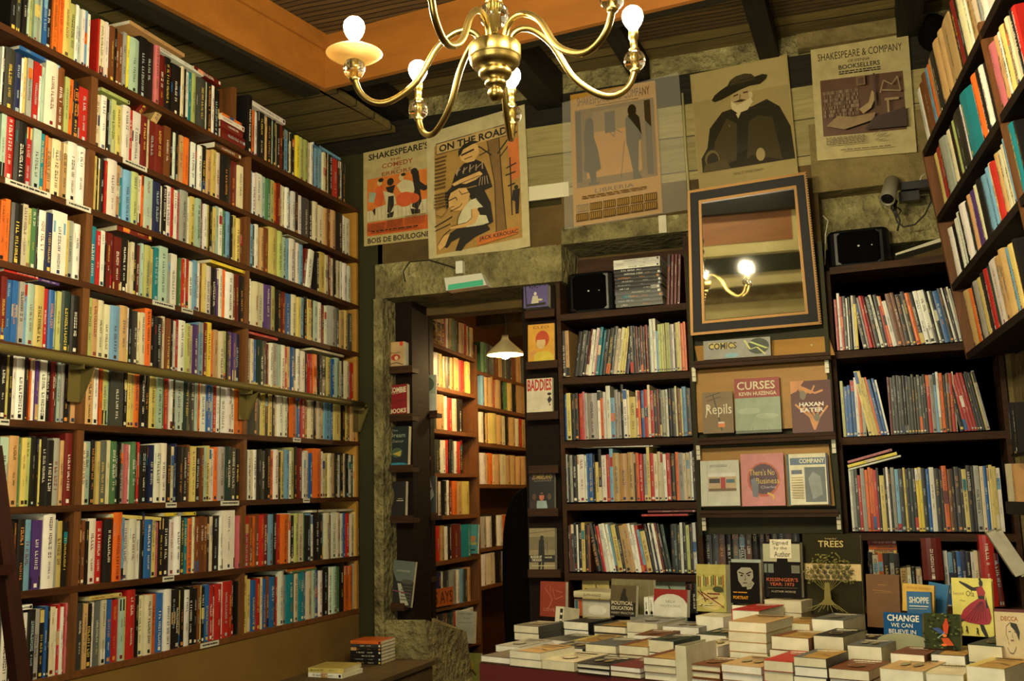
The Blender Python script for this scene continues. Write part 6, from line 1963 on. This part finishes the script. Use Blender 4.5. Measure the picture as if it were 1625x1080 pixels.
tb_book(970, 918, 1036, 972, .92, [('r', (124, 118, 84), 0, 0, 1, 1)] + [('r', (140, 134, 100), .1 + .2 * k, .1, .12 + .2 * k, .6) for k in range(5)], (124, 118, 84), 'large grey-brown book standing behind the monument cover', T_=.02, lean=5)
tb_book(968, 928, 1008, 976, .80, [('r', (92, 80, 52), 0, 0, 1, .6), ('r', (36, 30, 22), 0, .55, 1, 1), ('p', (40, 36, 26), [(.42, .3), (.5, .1), (.62, .12), (.6, .3), (.7, .45), (.66, .6), (.4, .6), (.38, .45)]), ('t', (200, 190, 160), 'POLITICAL', .05, .52, .9, .64, .03), ('t', (200, 190, 160), 'EDUCATION', .05, .68, .9, .80, .03), ('t', (200, 190, 160), 'HARRY PROCTOR', .05, .86, .95, .93, .0)], (60, 50, 34), 'brown book titled POLITICAL EDUCATION with a statue silhouette', T_=.02)
for i, x in enumerate((1023, 1031)):
    p0 = onT(x, 975, .82); pt = onT(x, 947, .82)
    Tm = frame_m(p0, (-E2[0], -E2[1], 0), (E1[0], E1[1], 0), (0, 0, 1))
    book(.018, pt[2] - p0[2], .12, 'w', False, Tm, 3400 + i, 'paperback_book', f'{"left" if i == 0 else "right"} of two small white spines beside the white dome book', 'book', 'small white books at the back of the table')
tb_book(1037, 934, 1090, 976, .80, [('r', (140, 34, 28), 0, 0, 1, .5), ('c', (206, 204, 188), .5, .62, .5, .45), ('r', (206, 204, 188), 0, .6, 1, 1), ('t', (120, 120, 100), 'SELF', .35, .42, .65, .5, .0), ('t', (120, 120, 100), 'NOTIONS', .2, .58, .8, .66, .0)], (200, 198, 180), 'red book with a large white dome shape on its cover', T_=.02)
for i, x in enumerate((1091, 1099)):
    p0 = onT(x, 972, .86); pt = onT(x, 926, .86)
    Tm = frame_m(p0, (-E2[0], -E2[1], 0), (E1[0], E1[1], 0), (0, 0, 1))
    book(.022, pt[2] - p0[2], .14, 'k', True, Tm, 3410 + i, 'hardcover_book', f'{"left" if i == 0 else "right"} black spine between the dome book and the illustrated green book', 'book', 'black spines at the back of the table')
ga = [('r', (166, 160, 84), 0, 0, 1, 1), ('r', (176, 168, 90), 0, 0, 1, .2), ('c', (196, 180, 110), .5, .75, .45, .22)]
rr_ = random.Random(5)
for k in range(14):
    x = .05 + .065 * k
    ga.append(('r', [(60, 60, 34), (150, 60, 34), (200, 190, 130), (90, 90, 50)][k % 4], x, .22 + rr_.random() * .05, x + .035, .42 + rr_.random() * .08))
for k in range(12):
    ga.append(('l', [(120, 40, 30), (60, 60, 30), (200, 190, 140)][k % 3], [(rr_.random() * .9, .5 + rr_.random() * .4), (rr_.random() * .9 + .05, .55 + rr_.random() * .4)], .025))
ga += [('c', (60, 70, 36), .75, .52, .18, .06)]
tb_book(1106, 895, 1153, 969, .74, ga, (166, 160, 84), 'yellow-green book with drawn crowd and shelves, left of the black portrait book', T_=.05, lean=4)
tb_book(1162, 887, 1209, 950, .82, [('r', (160, 170, 160), 0, 0, 1, 1)], (160, 170, 160), 'pale blue-green book standing behind the black portrait book', T_=.03, lean=4)
fa = (150, 146, 128)
tb_book(1160, 892, 1206, 956, .72, [('r', (24, 22, 20), 0, 0, 1, 1), ('p', fa, [(.22, .1), (.55, .05), (.78, .12), (.8, .35), (.62, .58), (.42, .6), (.28, .45)]), ('p', (22, 20, 18), [(.1, .12), (.3, .02), (.7, 0), (.86, .1), (.84, .24), (.7, .12), (.4, .12), (.26, .2), (.2, .35)]), ('l', (40, 36, 30), [(.3, .24), (.48, .28)], .03), ('l', (40, 36, 30), [(.56, .28), (.74, .22)], .03), ('c', (40, 36, 30), .4, .32, .05, .02), ('c', (40, 36, 30), .65, .31, .05, .02), ('l', (80, 76, 62), [(.52, .3), (.54, .42), (.48, .43)], .02), ('l', (50, 44, 36), [(.44, .5), (.6, .5)], .02),
        ('p', fa, [(.55, .52), (.75, .44), (.84, .5), (.72, .64), (.58, .66)]), ('l', (90, 84, 68), [(.6, .55), (.76, .5)], .01), ('l', (90, 84, 68), [(.6, .6), (.75, .56)], .01), ('r', (206, 140, 50), .1, .72, .24, .745), ('r', (206, 140, 50), .27, .72, .58, .745), ('t', (206, 140, 50), 'PORTRAIT', .1, .82, .62, .9, .03)], (24, 22, 20), 'black book with a pensive man and orange lettering', T_=.02, lean=4, gloss=True)
tb_book(1213, 859, 1272, 947, .76, [('r', (26, 24, 24), 0, 0, 1, 1), ('r', (170, 168, 140), 0, .04, 1, .36), ('p', (26, 24, 24), [(.38, .3), (.66, .3), (.72, .62), (.3, .62)]), ('r', (110, 120, 110), .02, .4, .28, .56), ('r', (110, 110, 96), .76, .42, .98, .56), ('r', (30, 30, 28), .1, .4, .13, .56), ('t', (170, 90, 60), "KISSINGER'S", .08, .645, .93, .71, .02), ('t', (170, 90, 60), 'YEAR: 1973', .16, .73, .82, .79, .02), ('t', (170, 160, 130), 'ALISTAIR HORNE', .2, .87, .86, .905, .0), ('l', (120, 110, 80), [(.1, .83), (.9, .82)], .006)], (26, 24, 24),
        "black history book titled KISSINGER'S YEAR with a white handwritten note", T_=.03, lean=4, hard=True, gloss=True,
        extra=[('note', [('t', K_, 'Signed', .1, .08, .85, .34, .0), ('t', K_, 'by the', .2, .38, .8, .58, .0), ('t', K_, 'Author', .2, .64, .95, .92, .0)], (214, 208, 180), (.2, -.04, .78, .30))])
ta = [('r', (44, 40, 22), 0, 0, 1, 1), ('t', (196, 176, 120), 'TREES', .28, .085, .72, .165, .01), ('t', (196, 176, 120), 'The Night Life of', .4, .05, .6, .075, .0)]
rr_ = random.Random(12)
for k in range(260):
    a_ = rr_.uniform(-.35, pi + .35); q = sqrt(rr_.uniform(.03, 1))
    ta.append(('c', [(110, 104, 54), (92, 88, 44), (130, 122, 66)][k % 3], .5 + .42 * q * cos(a_), .53 - .30 * q * sin(a_), .014, .009))
for k in range(11):
    a_ = radians(20 + 14 * k)
    ta.append(('l', (116, 108, 60), [(.5, .72), (.5 + .2 * cos(a_), .66 - .14 * sin(a_)), (.5 + .34 * cos(a_), .62 - .27 * sin(a_))], .008))
ta += [('p', (128, 118, 66), [(.46, .6), (.54, .6), (.56, .8), (.64, .87), (.36, .87), (.44, .8)])] + [('l', (128, 118, 66), [(.5, .8), (.5 + .045 * (k - 4), .88), (.5 + .085 * (k - 4), .92 + .02 * (k % 3))], .01) for k in range(9)]
band = [('r', (198, 172, 122), 0, 0, 1, 1)]
for rj in range(3):
    for k in range(7 if rj % 2 else 8):
        u = .11 + .11 * k + (.055 if rj % 2 else 0)
        if rj == 1 or k not in (0, 7):
            band += [('c', (44, 40, 22), u, .22 + .28 * rj, .040, .13), ('c', (120, 112, 66), u, .22 + .28 * rj, .030, .10), ('c', (50, 46, 26), u, .24 + .28 * rj, .024, .07)]
tb_book(1277, 847, 1369, 974, .80, ta, (44, 40, 22), 'tall glossy dark book TREES with an embossed golden tree and cream band', T_=.025, lean=5, hard=True, gloss=True,
        extra=[('belly_band', band, (198, 172, 122), (-.005, .37, 1.01, .57))])
tb_book(1377, 911, 1430, 994, .74, [('r', (104, 68, 30), 0, 0, 1, 1), ('l', (150, 110, 60), [(.35, .2), (.6, .2)], .012), ('l', (150, 110, 60), [(.2, .3), (.75, .32)], .01), ('l', (130, 92, 48), [(.25, .35), (.8, .34)], .012)], (104, 68, 30), 'plain brown hardback standing right of the tree book', T_=.012, lean=6, hard=True)
tb_book(1432, 925, 1482, 968, .66, [('r', (206, 164, 60), 0, 0, 1, 1), ('t', (150, 90, 30), 'GEORGE KENNEDY', .12, .1, .9, .18, .0)], (206, 164, 60), 'yellow topped book behind the blue SHOPPE book', T_=.012, lean=7, skew=3)
tb_book(1440, 938, 1478, 976, .58, [('r', (30, 92, 140), 0, 0, 1, 1), ('t', (200, 200, 180), 'SHOPPE', .1, .22, .92, .48, .03), ('r', (200, 200, 180), .1, .58, .9, .62), ('l', (180, 180, 150), [(.1, .72), (.85, .7)], .02)], (30, 92, 140), 'small blue book with white block letters, in front of the yellow one', T_=.015, lean=7)
tb_book(1468, 922, 1500, 978, .72, [('r', (28, 100, 150), 0, 0, 1, 1), ('t', (150, 180, 190), 'ON', .3, .86, .75, .94, .0)], (28, 100, 150), 'bright blue tilted book left of the red dress book', T_=.012, lean=6, skew=9)
tb_book(1403, 971, 1464, 1013, .42, [('r', (26, 76, 124), 0, 0, 1, 1), ('c', (150, 150, 120), .5, 1.1, .7, .35), ('r', (150, 150, 120), .0, .98, 1, 1), ('t', (222, 220, 200), 'CHANGE', .1, .08, .93, .32, .02), ('t', (222, 220, 200), 'WE CAN', .2, .39, .76, .54, .0), ('t', (222, 220, 200), 'BELIEVE IN', .14, .62, .84, .77, .0)], (26, 76, 124), 'blue book titled CHANGE WE CAN BELIEVE IN', T_=.02, lean=8, gloss=True)
ka = [('r', (50, 58, 30), 0, 0, 1, 1)]
rr_ = random.Random(3)
for k in range(60):
    ka.append(('c', [(74, 84, 40), (34, 40, 20), (96, 104, 60)][k % 3], rr_.random(), rr_.random() * .85, .04, .02))
ka += [('p', (190, 70, 40), [(.55, .3), (.66, .1), (.72, .3), (.68, .5), (.58, .5)]), ('p', (60, 80, 130), [(.25, .38), (.45, .36), (.62, .5), (.45, .5)]), ('p', (190, 80, 40), [(.5, .62), (.7, .6), (.85, .78), (.6, .8)]), ('c', (220, 120, 60), .6, .55, .06, .04), ('c', (220, 110, 50), .58, .78, .08, .03), ('r', (50, 24, 14), 0, .88, 1, 1), ('l', (160, 190, 190), [(.4, .62), (.6, .48)], .015)]
tb_book(1468, 973, 1525, 1035, .24, ka, (46, 50, 28), 'dark green picture book with red and blue fish', T_=.015, lean=10, gloss=True)
da = [('r', (206, 196, 96), 0, 0, 1, 1), ('t', (120, 90, 50), 'Second', .03, .24, .3, .30, .0), ('t', (50, 40, 26), 'Ofa', .36, .22, .56, .32, .0), ('t', (120, 110, 60), 'May', .2, .38, .34, .42, .0),
      ('p', (26, 20, 18), [(.2, .05), (.38, .1), (.55, .16), (.72, .14), (.7, .22), (.5, .22), (.36, .16), (.2, .08)]), ('c', (26, 20, 18), .74, .09, .05, .06), ('c', (26, 20, 18), .72, .02, .03, .025), ('p', (150, 30, 44), [(.62, .18), (.76, .13), (.84, .24), (.8, .36), (.66, .36)]), ('p', (26, 20, 18), [(.66, .3), (.8, .3), (.82, .37), (.66, .37)]),
      ('p', (150, 26, 46), [(.64, .36), (.82, .36), (.92, .5), (.96, .68), (.9, .78), (.7, .8), (.4, .77), (.16, .72), (.28, .55), (.46, .44)]), ('p', (26, 20, 18), [(.84, .3), (.9, .5), (.84, .52)]), ('p', (26, 20, 18), [(.66, .79), (.76, .8), (.86, .99), (.78, 1), (.7, .9)]), ('p', (26, 20, 18), [(.16, .72), (.3, .72), (.14, .8)])]
for k in range(8):
    da.append(('l', (90, 16, 30), [(.7 + .01 * k, .4), (.28 + .08 * k, .74)], .008))
for (u, v) in ((.2, .9), (.34, .9), (.6, .92)):
    da += [('c', (26, 20, 18), u, v - .05, .02, .02), ('p', (26, 20, 18), [(u - .03, v + .07), (u - .01, v - .03), (u + .02, v - .03), (u + .03, v + .07), (u, v + .02)])]
tb_book(1514, 917, 1578, 1007, .46, da, (206, 196, 96), 'yellow book with a woman in a wide red dress', T_=.015, lean=7, hard=True, yaw=0)
ba = [('r', (196, 178, 138), 0, 0, 1, 1), ('r', (84, 16, 20), 0, -.02, 1, .03), ('t', (150, 90, 50), 'DECCA', .2, .1, .75, .18, .03), ('l', K_, [(.5, .2), (.36, .27), (.34, .4), (.4, .5)], .012), ('p', K_, [(.5, .2), (.7, .22), (.78, .36), (.74, .5), (.66, .36), (.5, .26)]), ('l', K_, [(.42, .36), (.5, .35)], .012), ('l', K_, [(.6, .35), (.68, .37)], .012), ('l', K_, [(.54, .38), (.53, .44), (.56, .45)], .008), ('l', (120, 50, 40), [(.48, .5), (.58, .5)], .02),
      ('l', K_, [(.36, .62), (.42, .7), (.52, .72), (.6, .66), (.64, .6)], .012), ('t', (150, 130, 96), 'JESSICA MITFORD', .22, .84, .95, .90, .0), ('l', K_, [(.4, .52), (.42, .58)], .01)]
tb_book(1584, 968, 1634, 1062, .18, ba, (196, 178, 138), 'cream book with a line drawn face at the right end of the table', T_=.03, lean=5, hard=True)
# props behind the table on the deep shelf of the right case
rows_ = [(1380, 1430, 962, "k6 c8 o7 k9 g6 k8"), (1430, 1464, 962, "t8 w5 k6 c8"), (1500, 1560, 962, "w7 a7 k6 b8 B8 k7 w6 c6 t5"), ]
for i, (x0, x1, yb, tok) in enumerate(rows_):
    A = onY(x0, yb, 4.52)

    def P(x, A=A):
        return np.array([Xof(x, A[2] + .1, 4.53), 4.53, A[2] + .001])
    shelf_row(tok, P, (1, 0, 0), (0, -1, 0), x0, x1, .21 if i != 1 else .15, 'comic', f'low shelf behind table, {["left", "middle", "right"][i]}', 'books on the deep low shelf behind the table', depth=.15, seed=900 + i, kids=False, single='graphic_novel', hardw=.03)
A = onY(1466, 920, 4.50)
book(.075, .165, .15, 'R', True, frame_m(np.array([A[0], 4.5, A[2]]), (0, -1, 0), (1, 0, 0), (0, 0, 1)), 61, 'hardcover_book', 'very thick dark red box-like book on the deep shelf behind the table', 'book', None, rich=False)
A = onY(1572, 962, 4.42)
book(.05, .27, .12, 'r', True, frame_m(np.array([A[0] - .02, 4.42, A[2]]), (0, -1, 0), (1, 0, 0), (0, 0, 1)), 64, 'hardcover_book', 'tall red patterned book right of the red dress book', 'book', None)
book(.02, .2, .12, 'R', True, frame_m(np.array([A[0] + .032, 4.42, A[2]]), (0, -1, 0), (1, 0, 0), (0, 0, 1)) @ Rx(radians(3)), 66, 'hardcover_book', 'dark red book leaning beside the tall red patterned one', 'book', None)
# open magazines hanging down at the right
for i, off in enumerate((0, 10)):
    p0_, p1_ = onY(1566 + off, 846, 4.2), onY(1612 + off, 915, 4.0)
    b = MB(); w_ = np.array([.03, .0, .012]); t_ = np.array([0, .10, 0])
    b.hexa([p1_, p1_ + w_, p1_ + w_ + t_, p1_ + t_, p0_, p0_ + w_, p0_ + w_ + t_, p0_ + t_], lin((186, 180, 160)))
    b.build('magazine', M['page'], None, f'{"left" if i == 0 else "right"} of two white-edged magazines slipping off the right case', 'magazine', 'slipping magazines at the right')
# dark books in the recess under the display stand
def P(x):
    return np.array([Xof(x, 1.0, 4.58), 4.58, onY(1180, 925, 4.58)[2]])
shelf_row("k9 K7 O8 k9 G7 k8 O7 k9 K6 k9 K7 k8 O8 k9", P, (1, 0, 0), (0, -1, 0), 1118, 1270, .24, 'comic', 'recess under display stand', 'books in the dark recess under the display stand', depth=.15, seed=950, kids=False, single='graphic_novel', hardw=.03)
rec = empty('recess_shelf', (-.49, 4.6, 0), 'dark shelf recess behind the table, below the display stand', 'shelf')
b = MB(); zR = onY(1180, 925, 4.58)[2]; b.box(-.775, -.2, 4.54, 4.74, zR - .02, zR); part(b, 'board', M['shelfx'], rec)
# large pale books standing low in the case beside the doorway
for i, (x0, x1, y0, c, lab) in enumerate([(925, 968, 921, 'Y', 'pale comic cover low in the case beside the doorway'), (1000, 1034, 919, 'g', 'grey cover low in the case beside the doorway'), (1036, 1090, 922, 'm', 'mint cover low in the case behind the dome book')]):
    face_book(x0, y0, x1, 985, 4.53, [('l', (60, 60, 50), [(.1, .2), (.9, .35)], .03), ('l', (80, 70, 50), [(.5, .1), (.7, .6)], .04)], C[c], lab, T_=.02, lean=3)

# pile on the floor-side ledge at the bottom, left of the doorway
cz = onY(590, 1078, 4.0)
sb = empty('low_cabinet', (-1.95, 4.0, 0), 'low brown chest top at the lower picture edge, left of the table', 'cabinet')
zc_ = onY(560, 1066, 4.05)[2]
b = MB(); b.box(-2.42, -2.02, 3.78, 4.42, zc_ - .4, zc_ - .02); part(b, 'carcass', M['brownboard'], sb)
b = MB(); b.box(-2.425, -2.01, 3.77, 4.43, zc_ - .02, zc_); part(b, 'top', M['brownboard'], sb)
A, B = onY(556, 1060, 4.25), onY(605, 1060, 4.25)
z = max(A[2], zc_ + .001)
ht = onY(580, 1016, 4.25)[2] - z
for i in range(7):
    th = ht / 7
    Tm = frame_m(np.array([A[0], 4.25, z]), (0, -1, 0), (1, 0, 0), (0, 0, 1))
    lying(th - .001, B[0] - A[0], .14, 'kkkkkKo'[i], Tm, 4500 + i, 'paperback_book', f'{"orange" if i == 6 else "charcoal" if i == 5 else "black striped"} paperback, {ORD[i + 1]} from bottom of the pile left of the doorway', 'books piled left of the doorway', hard=False)
    z += th
A, B = onY(489, 1066, 3.9), onY(545, 1066, 3.9)
for i in range(2):
    Tm = frame_m(np.array([A[0], 3.9, zc_ + .001 + i * .019]), (0, -1, 0), (1, 0, 0), (0, 0, 1)) @ Rz(radians(-4 + 6 * i))
    lying(.018, B[0] - A[0], .16, 'wY'[i], Tm, 4600 + i, 'magazine', f'{"lower" if i == 0 else "upper"} large flat magazine on the low chest at the bottom edge', 'magazines on the low chest', hard=False)

# lying books over the rows of the back cases
for i, (x0, y0, x1, y1, th, c, lab) in enumerate([
    (916, 710, 1036, 708, .010, 'w', 'long thin white comic lying over the fourth shelf row beside the doorway'),
    (1018, 819, 1092, 818, .009, 'r', 'lowest of three red comics lying over the fifth shelf row'),
    (1028, 813, 1104, 812, .009, 'R', 'middle of three red comics lying over the fifth shelf row'),
    (1026, 807, 1104, 806, .010, 'r', 'topmost of three red comics lying over the fifth shelf row'),
    (1347, 746, 1430, 724, .007, 'w', 'white edged book, lowest of the slanting pile right of the display stand'),
    (1346, 742, 1424, 721, .012, 'y', 'yellow-orange book in the middle of the slanting pile right of the display stand'),
    (1346, 735, 1416, 715, .010, 'P', 'pinkish book topmost on the slanting pile right of the display stand')]):
    A, B = onY(x0, y0, 4.505), onY(x1, y1, 4.505)
    L = float(np.linalg.norm(B - A)); e = (B - A) / L
    Tm = frame_m(A, (0, -1, 0), e, np.cross((0, -1, 0), e))
    lying(th, L, .15, c, Tm, 5200 + i, 'magazine', lab, 'books lying over the rows of the back cases', hard=False)
# black bag at the far top of the right case
b = MB(); c_ = onY(1482, 52, 4.40)
vs, fs = [], []
for i in range(9):
    ph = -pi / 2 + pi * i / 8
    for k in range(16):
        a = 2 * pi * k / 16
        r_ = .055 * (1 + .16 * sin(3 * a + 2 * ph) + .1 * sin(5 * a))
        vs.append((c_[0] + r_ * cos(ph) * cos(a), c_[1] + r_ * .7 * cos(ph) * sin(a), c_[2] + .085 * sin(ph)))
for i in range(8):
    for k in range(16):
        fs.append((i * 16 + k, i * 16 + (k + 1) % 16, (i + 1) * 16 + (k + 1) % 16, (i + 1) * 16 + k))
b.add(vs, fs, (.01, .01, .01), None, 0, True)
b.build('cloth_bag', M['cloth'], None, 'crumpled black bag at the far top end of the right wall case', 'bag')
b = MB(); A, B = onY(1046, 370, 4.47), onY(1057, 341, 4.47); b.box(A[0], B[0], 4.468, 4.472, A[2], B[2], lin((206, 200, 170)))
b.build('paper_tag', M['print'], None, 'small blank white paper strip hanging below the amber bookshop poster', 'paper')
b = MB(); b.tube([onY(1083, 148, 4.495), onY(1088, 240, 4.495), onY(1094, 318, 4.495)], .006, 8, lin((170, 160, 110)))
b.build('wall_pipe', M['print'], None, 'thin pale vertical pipe on the wall between the amber and sepia posters', 'pipe')

# ------------------------------------------------------------------ build the deferred shelf books: the 300 largest of a kind singly, the rest as one stuff object
NICE = {'paperback_book': 'paperback', 'hardcover_book': 'hardback', 'graphic_novel': 'graphic novel'}
for kd in ('paperback_book', 'hardcover_book', 'graphic_novel'):
    L = sorted([q for q in PENDING if q[0] == kd], key=lambda q: -q[1])
    have = sum(1 for o in S.objects if o.name.split('.')[0] == kd)
    keep = max(0, 300 - have)
    for q in L[:keep]:
        book(*q[2], kids=q[3])
    if L[keep:]:
        sm = MB()
        for q in L[keep:]:
            a = q[2]
            book(a[0], a[1], a[2], a[3], a[4], a[5], a[6], into=sm)
        sm.build('distant_' + kd + '_rows', M['book'], None, f'the smallest looking {NICE[kd]}s filling the gaps of the far shelves', 'books', None, 'stuff')
